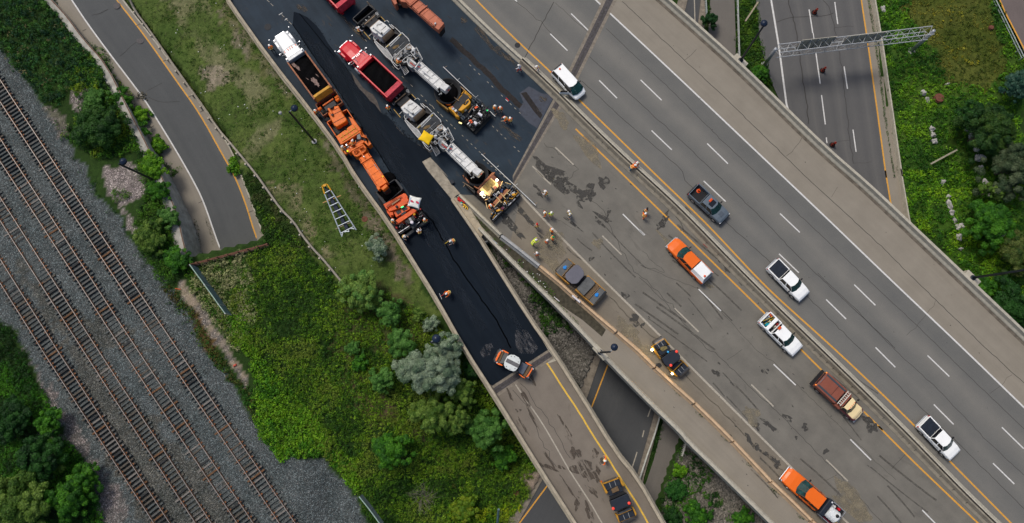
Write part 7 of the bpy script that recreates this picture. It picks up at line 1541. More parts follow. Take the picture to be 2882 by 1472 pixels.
# ---------------------------------------------------------------- lit paver
P_LIT = mat('cream_paver_paint', (.50, .37, .19), .5, var=.18, scale=2)
r = mroot('paver', 'cream and brown paver with two lit work lamps beside the temporary barrier', 'paver', 'Z8 750,700')
tray(r, 'hopper', M_BLK, "Z8 400,80 660,265 700,300 400,600 270,480 145,345 240,250", .4, 1.3, .1, M_BLK)
mb = MB(); c = P(*T("Z8 400,350")[0], 1.0); mb.lathe(Vector((c.x, c.y, .5)), [(1.3, 0), (1.55, 1.0), (1.45, 1.0), (1.2, .5)], 28); mb.build('insert_hopper', M_BLK, r, smooth=True); heap(r, "Z8 400,350", 1.2, .3, z=1.0)
pr(r, 'hopper_edge', P_BOXR, "Z8 735,290 745,305 690,350 440,610 360,560 350,540 430,580 690,300", .6, 1.6, .03); pr(r, 'hopper_edge', P_BOXR, "Z8 140,350 155,345 240,430 270,490 250,490", .6, 1.5, .02)
pr(r, 'side_wing', M_BLK, "Z8 185,480 230,500 380,640 370,690 180,520", .4, 1.2, .02); tb(r, 'wing_rod', P_TAN, [("Z8 145,475 340,600", 1.5), ("Z8 155,570 190,520", 1.4)], .03)
pr(r, 'body', mat('maroon_body', (.14, .05, .03), .6, var=.3), "Z8 710,330 870,480 860,570 700,780 560,810 405,660 440,610", .6, 1.6, .04)
pr(r, 'engine_hood', P_LIT, "Z8 665,400 800,500 815,560 650,735 600,720 455,610", 1.0, 2.2, .05)
pr(r, 'hood_opening', mat('mottled_olive', (.16, .12, .05), .9, var=.5, scale=4), "Z8 655,410 765,490 600,660 510,570", 2.2, 2.26, .01); pr(r, 'hood_panel', P_LIT, "Z8 600,660 700,580 720,600 650,720", 2.26, 2.35, .03)  # hood opening is a panel in mottled olive brown
pr(r, 'red_hatch', mat('hatch_red', (.32, .12, .08), .7), "Z8 745,540 790,575 740,615 710,580", 2.2, 2.3, .02); tb(r, 'exhaust', M_BLK, [("Z8 680,575 715,620", 2.5)], .12)
pr(r, 'deck', M_GRATE, "Z8 820,600 880,640 700,830 650,760", .9, 1.6, .02)
clutter(r, "Z8 700,720 850,600 900,640 760,760 700,800", 1.6, 2.1, 16, 41, [mat('cloth_blue', (.03, .05, .15), .8), P_MW, M_BLK, P_MG], .15, .35)
for px in ("Z8 985,550", "Z8 640,800"): seatpost(r, px, 1.9)
seatpost(r, "Z8 895,545", 1.7)
pr(r, 'rear_beam', P_BOXR, "Z8 960,600 1010,610 760,900 700,870 850,690", 1.0, 1.7, .03)
tb(r, 'wooden_handle', P_LIT, [("Z8 850,685 940,785", 1.9), ("Z8 770,745 870,860", 1.9), ("Z8 1025,615 910,735", 1.9), ("Z8 830,825 720,945", 1.9), ("Z8 575,845 605,970", 1.8), ("Z8 885,460 850,550", 2.2), ("Z8 935,485 1040,520", 2.1), ("Z8 560,815 650,770", 2.1)], .06)
pr(r, 'screed_frame', M_BLK, "Z8 1040,560 1200,660 1215,720 715,1215 650,1140 730,960 900,780", .2, .9, .03)
clutter(r, "Z8 1040,570 1190,670 1180,720 700,1180 660,1120 730,960", .9, 1.6, 170, 44, [M_BLK, M_BLK, M_DSTL, M_HOSE, P_MG, M_CHR, P_MY], .1, .4)
tb(r, 'screed_tube', M_CHR, [("Z8 1195,700 1145,745", 1.0), ("Z8 1120,785 985,915", 1.0), ("Z8 880,1000 830,1050", 1.0), ("Z8 805,1070 700,1175", 1.0)], .09)
mb = MB(); mb.box(P(*T("Z8 1090,708")[0], 1.5), (.4, .25, .2), .4); mb.box(P(*T("Z8 805,1003")[0], 1.4), (.5, .22, .2), .3); mb.build('amber_cap', P_MY, r)
mb = MB(); mb.box(P(*T("Z8 885,963")[0], 1.4), (.35, .3, .2), .6); mb.build('maroon_cover', mat('cover_maroon', (.12, .02, .05), .7), r)
for px in ("Z8 780,445", "Z8 510,680"):
    mb = MB(); mb.lathe(P(*T(px)[0], 2.25), [(.10, 0), (.17, .12), (.12, .2)], 12); mb.build('work_lamp', M_LAMP, r)
    lt = bpy.data.lights.new('work_lamp_light', 'POINT'); lt.energy = 70; lt.color = (1, .78, .42); lt.shadow_soft_size = .15; lo = bpy.data.objects.new('work_lamp_light', lt); sc.collection.objects.link(lo); lo.location = P(*T(px)[0], 2.75)-r.location; lo.parent = r
for px, c_ in (("Z8 490,700", .22), ("Z8 535,730", .26), ("Z8 540,750", .2)):
    mb = MB(); mb.cyl(P(*T(px)[0], 1.9), c_, .3, 12); mb.build('pail', P_MW, r, bevel=.03)
for px in ("Z8 450,760", "Z8 800,420"):
    mb = MB(); mb.box(P(*T(px)[0], .35), (2.8, .35, .7), R(-42)); mb.build('crawler_track', M_TYRE, r, bevel=.1)
# ---------------------------------------------------------------- rollers
M_DRUM = mat('drum_steel', (.16, .15, .14), .35, metal=.7, var=.4, scale=3)
def roller(label, drums, roofm, roof_px, roof_z, yokem, extra, yoke_px, deckm=M_NAVY, cat='road roller'):
    r = mroot('road_roller', label, cat, roof_px.split()[0]+' '+roof_px.split()[1])
    for px0, px1 in drums:
        a, b = W(px0+'; '+px1, .65); mb = MB(); mb.tube([a, b], .66, 28); mb.build('drum', M_DRUM, r, bevel=.03)
    for s, z0, z1 in yoke_px: pr(r, 'drum_yoke', yokem, s, z0, z1, .03)
    for nm, m, s, z0, z1 in extra: pr(r, nm, m, s, z0, z1, .03)
    pr(r, 'cab_base', M_BLK, roof_px, .6, 1.5, .03, inset=.45)
    pr(r, 'canopy_roof', roofm, roof_px, roof_z-.12, roof_z, .06)
    mb = MB(); pts = W(roof_px, roof_z-.1); c = sum(pts, Vector())/len(pts)
    for i in range(0, len(pts), max(1, len(pts)//4)): q = pts[i].lerp(c, .12); mb.tube([q, Vector((q.x, q.y, 1.3))], .05, 6)
    mb.build('canopy_post', M_BLK, r); seatpost(r, roof_px.split()[0]+' '+'%f,%f' % tuple(sum(np.array([list(map(float, t.split(','))) for t in roof_px.split()[1:]]))/len(roof_px.split()[1:])), 1.7)
    return r
MRF = mat('grey_roof', (.125, .125, .15), .7, var=.12, scale=1); DK = mat('drum_cover_grey', (.10, .105, .105), .6, var=.3, scale=1.5); BRN = mat('rusty_grille', (.13, .085, .045), .8, var=.25, scale=5)
r = roller('grey topped amber framed roller with two blue caps parked by the temporary barrier', [("V3 480,150", "V3 190,440"), ("V3 1290,830", "V3 990,1150")], MRF, "V3 590,235 650,210 700,235 800,350 825,430 815,500 760,560 690,650 630,690 520,690 400,600 360,520 370,440 480,330", 2.7, mat('dull_amber', (0.40, 0.20, 0.035), .6, var=.3, scale=3),
  [('drum_cover', DK, "V3 425,80 545,170 260,510 135,405", 1.3, 1.5), ('spray_bar', P_TAN, "V3 548,180 560,190 272,520 262,508", 1.5, 1.62), ('inner_deck', BRN, "V3 560,190 620,215 380,560 275,520", .9, 1.4), ('engine_hood', DK, "V3 910,505 960,520 1090,650 1085,700 820,980 790,960 655,820 660,780", 1.0, 2.0), ('grille', BRN, "V3 1105,670 1200,740 920,1080 830,985", 1.0, 1.7), ('spray_bar', P_TAN, "V3 1205,755 1218,765 930,1090 918,1080", 1.5, 1.65), ('drum_cover', DK, "V3 1225,765 1345,865 1055,1210 940,1100", 1.3, 1.5), ('hitch', M_BLK, "V3 800,500 870,480 900,520 680,750 620,740 640,690", .6, 1.2)],
  [("V3 430,62 600,205 590,215 425,75", .5, 1.55), ("V3 118,418 135,408 470,690 440,702", .5, 1.4), ("V3 905,478 930,482 1355,855 1340,868 1100,660 880,510", .6, 1.6), ("V3 595,835 640,800 760,940 1060,1205 1045,1220", .6, 1.6)])
for px in ("V3 345,295", "V3 1130,970"):
    mb = MB(); mb.lathe(P(*T(px)[0], 1.5), [(.20, 0), (.22, .08), (.14, .14)], 16); mb.box(P(*T(px)[0], 1.55)+Vector((.12, .15, 0)), (.22, .22, .1), .78); mb.build('blue_cap', M_BLUE, r)
AM = mat('amber_frame', (0.42, 0.21, 0.02), .55, var=.3, scale=3)
r = roller('amber roller with a dark canopy and glowing side lamps on the white shoulder line', [("V4 490,180", "V4 240,340"), ("V4 1120,900", "V4 860,1120")], M_NAVY, "V4 430,690 720,480 800,435 860,470 960,620 955,720 700,910 600,930 510,850", 2.7, AM,
  [('drum_cover', M_NAVY, "V4 500,160 590,300 340,440 215,340", 1.2, 1.4), ('raised_deck', mat('olive_brown', (.16, .13, .05), .6, var=.4), "V4 400,370 560,340 600,410 460,500 390,450", 1.5, 1.7), ('engine_hood', M_NAVY, "V4 600,310 650,350 690,420 440,600 390,590 330,520 350,480 560,370", 1.0, 1.6), ('rear_deck', M_NAVY, "V4 720,940 900,790 1010,780 1000,830 760,1020", 1.0, 1.7), ('cross_beam', AM, "V4 1010,800 1020,815 780,1060 765,1045", 1.2, 1.7), ('drum_cover', M_NAVY, "V4 1075,830 1165,930 895,1195 800,1080 930,960", 1.2, 1.4)],  # raised deck is a panel in mottled olive brown
  [("V4 150,340 490,120 500,140 165,360", .6, 1.3), ("V4 490,122 520,130 660,300 645,325 540,200", .6, 1.5), ("V4 150,345 190,340 420,720 400,715 250,500", .6, 1.5), ("V4 600,930 640,935 760,1050 895,1220 880,1220 700,1060", .6, 1.4), ("V4 960,735 1000,740 1185,910 1170,935 1060,820", .6, 1.4)])
tb(r, 'pale_strip', P_MG, [("V4 400,210 478,325", 1.44), ("V4 300,280 380,395", 1.44), ("V4 975,920 1070,1030", 1.44), ("V4 890,1005 985,1110", 1.44)], .03)
for px in ("V4 850,500", "V4 688,893"):
    mb = MB(); mb.lathe(P(*T(px)[0], 2.7), [(.17, 0), (.15, .12), (.04, .16)], 14); mb.build('red_beacon', mat('beacon_red', (.75, .05, .03), .4, emit=.4), r)
mb = MB(); mb.lathe(P(*T("V4 607,512")[0], 1.8), [(.14, 0), (.12, .1), (.03, .13)], 12); mb.build('blue_cap', mat('light_blue_cap', (.04, .38, .75), .4), r)
for px in ("V4 150,450", "V4 730,1125"):
    mb = MB(); mb.lathe(P(*T(px)[0], .9), [(.10, 0), (.16, .1), (.1, .18)], 12); mb.build('side_lamp', M_LAMP, r)
    lt = bpy.data.lights.new('side_lamp_light', 'POINT'); lt.energy = 30; lt.color = (1, .82, .5); lt.shadow_soft_size = .1; lo = bpy.data.objects.new('side_lamp_light', lt); sc.collection.objects.link(lo); lo.location = P(*T(px)[0], 1.3)-r.location; lo.parent = r
r = roller('amber roller with a navy canopy working on the lower ramp by the yellow line', [("V6 560,240", "V6 240,370"), ("V6 930,1060", "V6 620,1210")], M_NAVY, "V6 340,745 780,550 810,560 905,790 890,850 520,1015 440,1000 390,900", 2.7, AM,
  [('drum_cover', M_NAVY, "V6 180,320 575,165 640,330 265,480", 1.2, 1.4), ('raised_deck', BRN, "V6 370,440 540,355 590,470 410,545", 1.5, 1.75), ('engine_hood', M_NAVY, "V6 290,490 380,440 600,350 660,380 680,480 360,620 320,580", 1.0, 1.5), ('hitch', M_BLK, "V6 340,640 690,480 760,540 350,715", .8, 1.4), ('rear_deck', DK, "V6 540,1060 880,900 900,960 600,1090", 1.0, 1.5), ('drum_cover', M_NAVY, "V6 550,1120 930,980 1000,1130 590,1290", 1.2, 1.4)],
  [("V6 160,290 570,130 575,160 175,310", .6, 1.3), ("V6 580,130 620,150 720,340 680,360 640,310", .6, 1.5), ("V6 85,230 120,240 290,520 240,560 160,380", .6, 1.5), ("V6 475,1080 540,1090 600,1300 580,1310", .6, 1.4), ("V6 900,900 960,910 1040,1080 1010,1140 950,980", .6, 1.4), ("V6 550,1105 900,960 905,975 560,1120", 1.2, 1.5), ("V6 590,1290 1000,1125 1003,1138 595,1305", .6, 1.3)])
tb(r, 'pale_strip', P_MG, [("V6 320,265 370,395", 1.44), ("V6 450,205 498,340", 1.44), ("V6 680,1100 735,1235", 1.44), ("V6 810,1040 860,1180", 1.44)], .03)
for px in ("V6 838,797", "V6 425,937"):
    mb = MB(); mb.lathe(P(*T(px)[0], 2.7), [(.17, 0), (.15, .12), (.04, .16)], 14); mb.build('red_beacon', MATS['beacon_red'], r)
mb = MB(); mb.lathe(P(*T("V6 110,240")[0], 1.0), [(.09, 0), (.14, .1), (.08, .16)], 12); mb.build('side_lamp', M_BEAC, r)
WR = mat('white_roof', (.60, .64, .63), .6, var=.12, scale=1.2); GRY = mat('band_grey', (.12, .12, .125), .7, var=.2); ORG = mat('roller_orange', (.85, .16, .02), .4, var=.1, coat=.3)
r = roller('orange roller with a grey banded white canopy crossing the ramp joint', [("V5 540,240", "V5 370,600"), ("V5 1480,720", "V5 1250,1060")], WR, "V5 700,385 800,335 930,345 1080,430 1140,530 1110,680 1040,800 970,880 900,905 760,860 620,780 575,680 600,560 660,440", 2.6, ORG,
  [('roof_band', GRY, "V5 690,458 1110,665 1055,790 630,575", 2.6, 2.64), ('inner_grille', BRN, "V5 500,230 585,240 430,610 360,580", .9, 1.4), ('engine_hood', DK, "V5 600,270 745,310 700,400 590,600 560,640 430,620", .9, 1.6), ('engine_hood', mat('slate_hood', (.075, .09, .12), .5, var=.2), "V5 1190,590 1400,690 1215,1020 1050,900 1080,800", .9, 1.7), ('hood_band', BRN, "V5 1395,690 1480,710 1490,760 1300,1090 1230,1070 1215,1020", 1.0, 1.5), ('hitch', M_BLK, "V5 1110,560 1180,560 1080,900 1010,890", .6, 1.3), ('bumper', M_GREY2, "V5 440,130 500,170 300,600 230,565", .5, 1.0), ('bumper', M_GREY2, "V5 1545,720 1590,745 1380,1160 1290,1140", .5, 1.0)],
  [("V5 500,200 490,240 330,560 295,560 295,480 400,270", .6, 1.6), ("V5 510,178 580,185 740,270 730,300 620,270", .7, 1.6), ("V5 300,610 440,630 540,690 515,715 400,680", .7, 1.6), ("V5 1290,590 1340,590 1540,710 1500,710 1390,680", .7, 1.6), ("V5 1530,770 1545,830 1400,1080 1310,1105 1420,960", .6, 1.6), ("V5 1070,990 1110,990 1240,1090 1300,1120 1280,1140 1180,1090", .7, 1.6)])
for px in ("V5 825,388", "V5 940,405", "V5 1060,580", "V5 655,735", "V5 775,830", "V5 950,803"): mb = MB(); mb.cyl(P(*T(px)[0], 2.64), .05, .03, 8); mb.build('roof_bolt', M_BLK, r)
for px in ("V5 1550,820", "V5 1392,1098", "V5 350,600", "V5 525,218"):
    mb = MB(); mb.lathe(P(*T(px)[0], 1.2), [(.09, 0), (.12, .08), (.05, .12)], 10); mb.build('corner_lamp', M_HEAD, r)
# ================================================================ people
SK = mat('skin', (0.42, 0.24, 0.17), .6); V_OR = mat('hivis_orange', (1.0, 0.16, 0.004), .7, var=.05, emit=.0); V_YE = mat('hivis_yellow', (0.62, 0.80, 0.03), .7, var=.06); V_ST = mat('reflective_stripe', (0.85, 0.78, 0.28), .5); V_CR = mat('cream_vest', (0.62, 0.50, 0.30), .7)
H_WH = mat('helmet_white', (0.80, 0.80, 0.78), .35); C_NV = mat('navy_trousers', (0.012, 0.016, 0.03), .85); C_JN = mat('jeans', (0.06, 0.12, 0.22), .85); C_RD = mat('red_trousers', (0.60, 0.02, 0.02), .8); C_WH = mat('white_shirt', (0.70, 0.68, 0.70), .8); C_GR = mat('grey_shirt', (0.25, 0.25, 0.27), .85)
H_GR = mat('helmet_green', (.01, .30, .10), .4); H_RB = mat('helmet_red', (.45, .01, .01), .4); M_BOOT = mat('boots', (.02, .016, .014), .8); M_EYE = mat('eye', (.02, .015, .012), .3); M_HAIR = mat('hair', (.03, .018, .01), .9)
def skinmesh(name, nodes, edges, m, sub=1):
    "nodes: {key: (pos, radius)}"
    keys = list(nodes); me = bpy.data.meshes.new(name); me.from_pydata([nodes[k][0] for k in keys], [(keys.index(a), keys.index(b)) for a, b in edges], [])
    o = bpy.data.objects.new(name, me); sc.collection.objects.link(o); md = o.modifiers.new('s', 'SKIN'); md.use_smooth_shade = True
    sv = me.skin_vertices[0].data if me.skin_vertices else None
    if sv is None:
        bm = bmesh.new(); bm.from_mesh(me); bm.verts.layers.skin.verify(); bm.to_mesh(me); bm.free(); sv = me.skin_vertices[0].data
    for i, k in enumerate(keys): r_ = nodes[k][1]; sv[i].radius = r_ if isinstance(r_, tuple) else (r_, r_); sv[i].use_root = (i == 0)
    ss = o.modifiers.new('u', 'SUBSURF'); ss.levels = sub; ss.render_levels = sub
    dg = bpy.context.evaluated_depsgraph_get(); ev = o.evaluated_get(dg); out = bpy.data.meshes.new_from_object(ev); bpy.data.objects.remove(o); out.materials.clear(); out.materials.append(m); out.name = name
    return out
V = Vector
def pose(kind):
    lean = {'stand': .06, 'walk': .12, 'rake': .62, 'lean': .75, 'wide': .1, 'look': .25, 'sit': .1}[kind]
    pel = V((0, 0, .94)); up = V((math.sin(lean), 0, math.cos(lean))); ch = pel+up*.34; nk = pel+up*.55; sh = pel+up*.49
    hd = nk+(up+V((.25 if lean > .3 else .12, 0, .1))).normalized()*.17
    J = {'pel': pel, 'ch': ch, 'nk': nk, 'hd': hd}
    fwd = V((1, 0, 0))
    for s, n in ((1, 'l'), (-1, 'r')):
        S = sh+V((0, s*.20, 0)); J['s'+n] = S
        e, w_ = {'stand': ((.02, s*.07, -.28), (.12, s*.02, -.22)), 'walk': ((s*.1, s*.08, -.27), (.14*s+.08, s*.02, -.22)), 'rake': ((.16, s*.10, -.24), (.24, -s*.04+.0, -.10)),
                 'lean': ((.22, s*.06, -.17), (.26, -s*.02, -.06)), 'wide': ((-.03, s*.25, -.16), (.2, s*.05, -.08)), 'look': ((.10, s*.10, -.24), (.22, -s*.06, .02)), 'sit': ((.12, s*.08, -.24), (.24, -s*.02, .02))}[kind]
        J['e'+n] = S+V(e); J['w'+n] = J['e'+n]+V(w_); d = (J['w'+n]-J['e'+n]).normalized(); J['h'+n] = J['w'+n]+d*.085
        sd = d.cross(V((0, 0, 1))); sd = sd.normalized() if sd.length > .1 else V((1, 0, 0)); cl = d.cross(sd).normalized(); 
        if cl.z > 0: cl = -cl
        for k, (o_, L) in enumerate(((-.028, .062), (-.010, .075), (.010, .070), (.027, .055))):
            a = J['h'+n]+sd*o_+d*.01; J['f%d%s' % (k, n)] = a; J['g%d%s' % (k, n)] = a+d*L*.55+cl*.012; J['t%d%s' % (k, n)] = a+d*L*.85+cl*.035
        J['p0'+n] = J['w'+n]+d*.03+sd*s*.035; J['p1'+n] = J['p0'+n]+d*.045+sd*s*.022+cl*.01
        st = {'stand': 0, 'walk': .2*s, 'rake': .13*s, 'lean': .05*s, 'wide': 0, 'look': .05*s, 'sit': 0}[kind]; hp = pel+V((0, s*.09, -.04)); J['hp'+n] = hp
        if kind == 'sit': J['k'+n] = hp+V((.42, s*.05, .02)); J['a'+n] = J['k'+n]+V((.05, 0, -.42))
        else: J['k'+n] = hp+V((st*.55+.03, s*.03, -.42)); J['a'+n] = V((st, s*.15, .09))
        J['to'+n] = J['a'+n]+V((.17, s*.02, -.055))
    return J
POSES = {}
def person_meshes(kind):
    if kind in POSES: return POSES[kind]
    J = pose(kind); N = {}; E = []
    N['pel'] = (J['pel'], (.155, .12)); N['ch'] = (J['ch'], (.165, .115)); N['nk'] = (J['nk'], .058); N['jaw'] = (J['nk'].lerp(J['hd'], .6), .085); N['hd'] = (J['hd'], .105); N['nose'] = (J['hd']+V((.115, 0, -.02)), .014)
    E += [('pel', 'ch'), ('ch', 'nk'), ('nk', 'jaw'), ('jaw', 'hd'), ('hd', 'nose')]
    for n in 'lr':
        N['s'+n] = (J['s'+n], .068); N['e'+n] = (J['e'+n], .047); N['w'+n] = (J['w'+n], .030); N['h'+n] = (J['h'+n], (.040, .018)); E += [('ch', 's'+n), ('s'+n, 'e'+n), ('e'+n, 'w'+n), ('w'+n, 'h'+n)]
        for k in range(4):
            for q, r_ in (('f', .010), ('g', .009), ('t', .008)): N['%s%d%s' % (q, k, n)] = (J['%s%d%s' % (q, k, n)], r_)
            E += [('h'+n, 'f%d%s' % (k, n)), ('f%d%s' % (k, n), 'g%d%s' % (k, n)), ('g%d%s' % (k, n), 't%d%s' % (k, n))]
        N['p0'+n] = (J['p0'+n], .012); N['p1'+n] = (J['p1'+n], .010); E += [('w'+n, 'p0'+n), ('p0'+n, 'p1'+n)]
        N['hp'+n] = (J['hp'+n], .095); N['k'+n] = (J['k'+n], .06); N['a'+n] = (J['a'+n], .042); N['to'+n] = (J['to'+n], .035); E += [('pel', 'hp'+n), ('hp'+n, 'k'+n), ('k'+n, 'a'+n), ('a'+n, 'to'+n)]
    body = skinmesh('person_body', N, E, SK, 1)
    ve = {'b': (J['pel']+V((0, 0, -.06)), (.20, .155)), 'pel': (J['pel'].lerp(J['ch'], .3), (.195, .15)), 'ch': (J['ch'], (.235, .175)), 'nk': (J['nk']-(J['nk']-J['ch']).normalized()*.05, .085), 'sl': (J['sl'], .105), 'sr': (J['sr'], .105)}
    ee = [('b', 'pel'), ('pel', 'ch'), ('ch', 'nk'), ('ch', 'sl'), ('ch', 'sr')]
    vest = skinmesh('vest', ve, ee, V_OR, 2)
    sl = {}; se = []
    sl['c'] = (J['ch']+V((0, 0, .05)), .12)
    for n in 'lr': sl['s'+n] = (J['s'+n], .080); sl['e'+n] = (J['e'+n], .062); sl['w'+n] = (J['w'+n]-(J['w'+n]-J['e'+n])*.1, .047); se += [('c', 's'+n), ('s'+n, 'e'+n), ('e'+n, 'w'+n)]
    sleeve = skinmesh('shirt', sl, se, C_WH, 1)
    tr_ = {'p': (J['pel']+V((0, 0, -.02)), (.175, .135))}; te = []
    for n in 'lr': tr_['h'+n] = (J['hp'+n], .115); tr_['k'+n] = (J['k'+n], .082); tr_['a'+n] = (J['a'+n]+(J['k'+n]-J['a'+n]).normalized()*.05, .07); te += [('p', 'h'+n), ('h'+n, 'k'+n), ('k'+n, 'a'+n)]
    trous = skinmesh('trousers', tr_, te, C_NV, 1)
    bt = []
    for n in 'lr': bt.append(skinmesh('boot', {'a': (J['a'+n]+V((-.01, 0, .03)), .058), 'h': (J['a'+n]+V((-.02, 0, -.04)), .048), 't': (J['to'+n]+V((.02, 0, -.005)), .045)}, [('a', 'h'), ('h', 't')], M_BOOT, 1))
    mb = MB(); c = J['hd']+V((.0, 0, .03)); mb.lathe((c.x, c.y, c.z), [(.140, 0), (.136, .015), (.118, .02), (.115, .06), (.092, .10), (.045, .125), (.01, .13)], 18)
    mb.box((c.x+.12, c.y, c.z+.006), (.12, .19, .014)); mb.box((c.x, c.y, c.z+.13), (.2, .03, .03)); he = mb.build('helmet', H_WH, smooth=False); hm = he.data; bpy.data.objects.remove(he)
    mb = MB(); 
    for s in (-1, 1): mb.lathe((J['hd'].x+.098, s*.036, J['hd'].z-.008), [(.004, -.012), (.013, -.006), (.013, .006), (.004, .012)], 8)
    ey = mb.build('eyes', M_EYE); em = ey.data; bpy.data.objects.remove(ey)
    mb = MB(); c = J['hd']; mb.lathe((c.x-.02, c.y, c.z-.06), [(.07, 0), (.107, .04), (.112, .08), (.10, .12)], 12); ha = mb.build('hair', M_HAIR); hm2 = ha.data; bpy.data.objects.remove(ha)
    # stripes: two bands over shoulders, one waist
    mb = MB(); ax = (J['ch']-J['pel']).normalized(); fw = V((0, 1, 0)).cross(ax)
    for s in (-1, 1):
        pts = []
        for t in range(9):
            a = math.pi*t/8-.25; rr_ = .19; c = J['ch']+ax*(.02+.15*max(0, math.sin(a)))+V((0, s*.095, 0)); pts.append(c+fw*(rr_*math.cos(a)))
        mb.tube([J['pel']+ax*.1+V((0, s*.10, 0))+fw*.185]+pts+[J['pel']+ax*.1+V((0, s*.10, 0))-fw*.185], .032, 6)
    pts = [J['pel']+ax*.12+fw*(.185*math.cos(t))+V((0, .225*math.sin(t), 0)) for t in [2*math.pi*k/14 for k in range(15)]]; mb.tube(pts, .03, 6)
    so_ = mb.build('stripes', V_ST); sm_ = so_.data; bpy.data.objects.remove(so_)
    POSES[kind] = dict(body=body, vest=vest, sleeve=sleeve, trous=trous, boots=bt, helmet=hm, eyes=em, hair=hm2, stripes=sm_, J=J); return POSES[kind]
def person(px, kind, face, label, z=0.0, vest=V_OR, shirt=C_GR, trousers=C_NV, helmet=H_WH, stripes=True, hz=1.3, group=None, tool=None):
    "px marks the middle of the torso seen from above; face in degrees (0 = picture right, 90 = up)"
    D = person_meshes(kind); q = P(*T(px)[0], z+hz); root = thing('person', label, 'person', (q.x, q.y, z), R(face), group)
    def put(n, me, m):
        me2 = me.copy(); me2.materials.clear(); me2.materials.append(m); o = bpy.data.objects.new(n, me2); sc.collection.objects.link(o); o.parent = root; return o
    b_ = bpy.data.objects.new('body', D['body']); sc.collection.objects.link(b_); b_.parent = root
    put('shirt', D['sleeve'], shirt); v = put('vest', D['vest'], vest); put('trousers', D['trous'], trousers)
    for bt in D['boots']: put('boot', bt, M_BOOT)
    put('helmet', D['helmet'], helmet); put('eyes', D['eyes'], M_EYE); put('hair', D['hair'], M_HAIR)
    if stripes:
        o = put('stripes', D['stripes'], V_ST if vest is not V_CR else V_OR)
        o.parent = v
    return root
def handtool(name, label, cat, a, b, m, head=.5, hm=None):
    a, b = Vector(a), Vector(b); root = thing(name, label, cat, b, px=True); mb = MB(); mb.tube([a, b], .028, 8); mb.build('handle', m, root)
    if head:
        d = (b-a); d.z = 0; d.normalize(); s = V((-d.y, d.x, 0)); mb = MB(); mb.box(b+V((0, 0, .02)), (head, .05, .09), math.atan2(s.y, s.x)); mb.build('head', hm or M_STL, root)
    return root
PP = [("Q1 345,140", 'look', 150, 'worker in white sleeves bending over a lute, alone above the orange and yellow pair', dict(shirt=C_WH)),
 ("Q1 328,470", 'walk', -150, 'worker in orange vest and grey trousers left of the one in yellow-green', dict(shirt=V_OR, trousers=mat('grey_trousers', (.2, .18, .16), .8))),
 ("Q1 427,490", 'stand', 90, 'worker in yellow-green vest with orange trousers', dict(vest=V_YE, shirt=V_YE, trousers=V_OR)),
 ("Q1 730,452", 'stand', 200, 'left of the two workers standing close together right of the white line', dict()),
 ("Q1 748,490", 'walk', 230, 'right of the two workers standing close together, in jeans', dict(trousers=C_JN)),
 ("Q1 190,683", 'stand', 100, 'worker with a red and black helmet left of the white line', dict(helmet=H_RB)),
 ("Q1 430,762", 'stand', 20, 'worker in orange jacket standing right on the white line', dict(shirt=V_OR)),
 ("Q1 445,888", 'stand', 0, 'worker with a green helmet just below the white line', dict(helmet=H_GR, shirt=V_OR)),
 ("Q1 352,952", 'stand', 60, 'worker in a cream vest and jeans left of the green helmet', dict(vest=V_CR, trousers=C_JN)),
 ("Q1 112,972", 'lean', 35, 'worker in bright yellow leaning and reaching to the upper right', dict(vest=V_YE, shirt=V_YE, trousers=V_YE)),
 ("Q1 190,1170", 'walk', 110, 'worker in cream vest and jeans alone by the temporary barrier', dict(vest=V_CR, trousers=C_JN)),
 ("Q2 310,450", 'stand', 0, 'leftmost of four workers beside the yellow and black paver', dict(shirt=V_OR)),
 ("Q2 555,480", 'stand', -90, 'broad worker in orange, second of the four beside the yellow and black paver', dict(shirt=V_OR)),
 ("Q2 800,900", 'look', 200, 'worker holding a short board, third of the four beside the black paver', dict(shirt=V_OR)),
 ("Q2 975,975", 'stand', 120, 'lower right of the four workers beside the yellow and black paver', dict(shirt=V_OR)),
 ("Q3 185,205", 'lean', 20, 'worker in jeans leaning over the median barrier from the lower side', dict(trousers=C_JN, shirt=V_OR)),
 ("Q3 322,122", 'look', 215, 'worker leaning towards the median barrier from the upper side near the yellow line', dict(shirt=mat('pink_shirt', (.5, .15, .18), .8))),
 ("Q3 480,1045", 'stand', 60, 'worker with a dark helmet, upper of two alone in the closed lanes', dict(helmet=M_BLK)),
 ("Q3 445,1145", 'walk', 60, 'worker with a white helmet, lower of two alone in the closed lanes', dict(shirt=V_OR, trousers=V_OR)),
 ("Q4 420,540", 'walk', 150, 'worker in white shirt and bright red trousers near the top barrier', dict(vest=C_WH, shirt=C_WH, trousers=C_RD, stripes=False)),
 ("Q4 1400,520", 'look', 215, 'worker bending beside the white van at the top barrier', dict(shirt=C_WH)),
 ("Q5 345,210", 'rake', 205, 'worker on the fresh mat pushing a yellow handled lute', dict(shirt=C_GR)),
 ("Q5 270,1082", 'rake', 215, 'worker at the ramp edge with a red handled rake', dict(shirt=V_OR)),
 ("Q8 725,600", 'wide', 170, 'worker alone on the old ramp surface near the yellow line', dict(shirt=V_OR)),
 ("Z1 112,385", 'stand', 120, 'worker standing at the parapet left of the white dump truck cab', dict(shirt=V_OR)),
 ("Z2 605,565", 'wide', 60, 'worker with outstretched arms beside the hopper of the upper white machine', dict(shirt=C_WH)),
 ("Z4 38,398", 'stand', -30, 'worker squeezed between the parapet and the orange transfer machine', dict(shirt=V_OR)),
 ("Z4 1162,345", 'stand', 110, 'worker behind the red dump truck on the dark strip', dict(shirt=V_OR)),
 ("Z5 638,1150", 'look', 110, 'worker standing on the mat right behind the orange paver', dict(shirt=C_WH)),
 ("Z5 432,1200", 'look', -30, 'worker with a long pale rod at the lower corner of the orange paver', dict())]
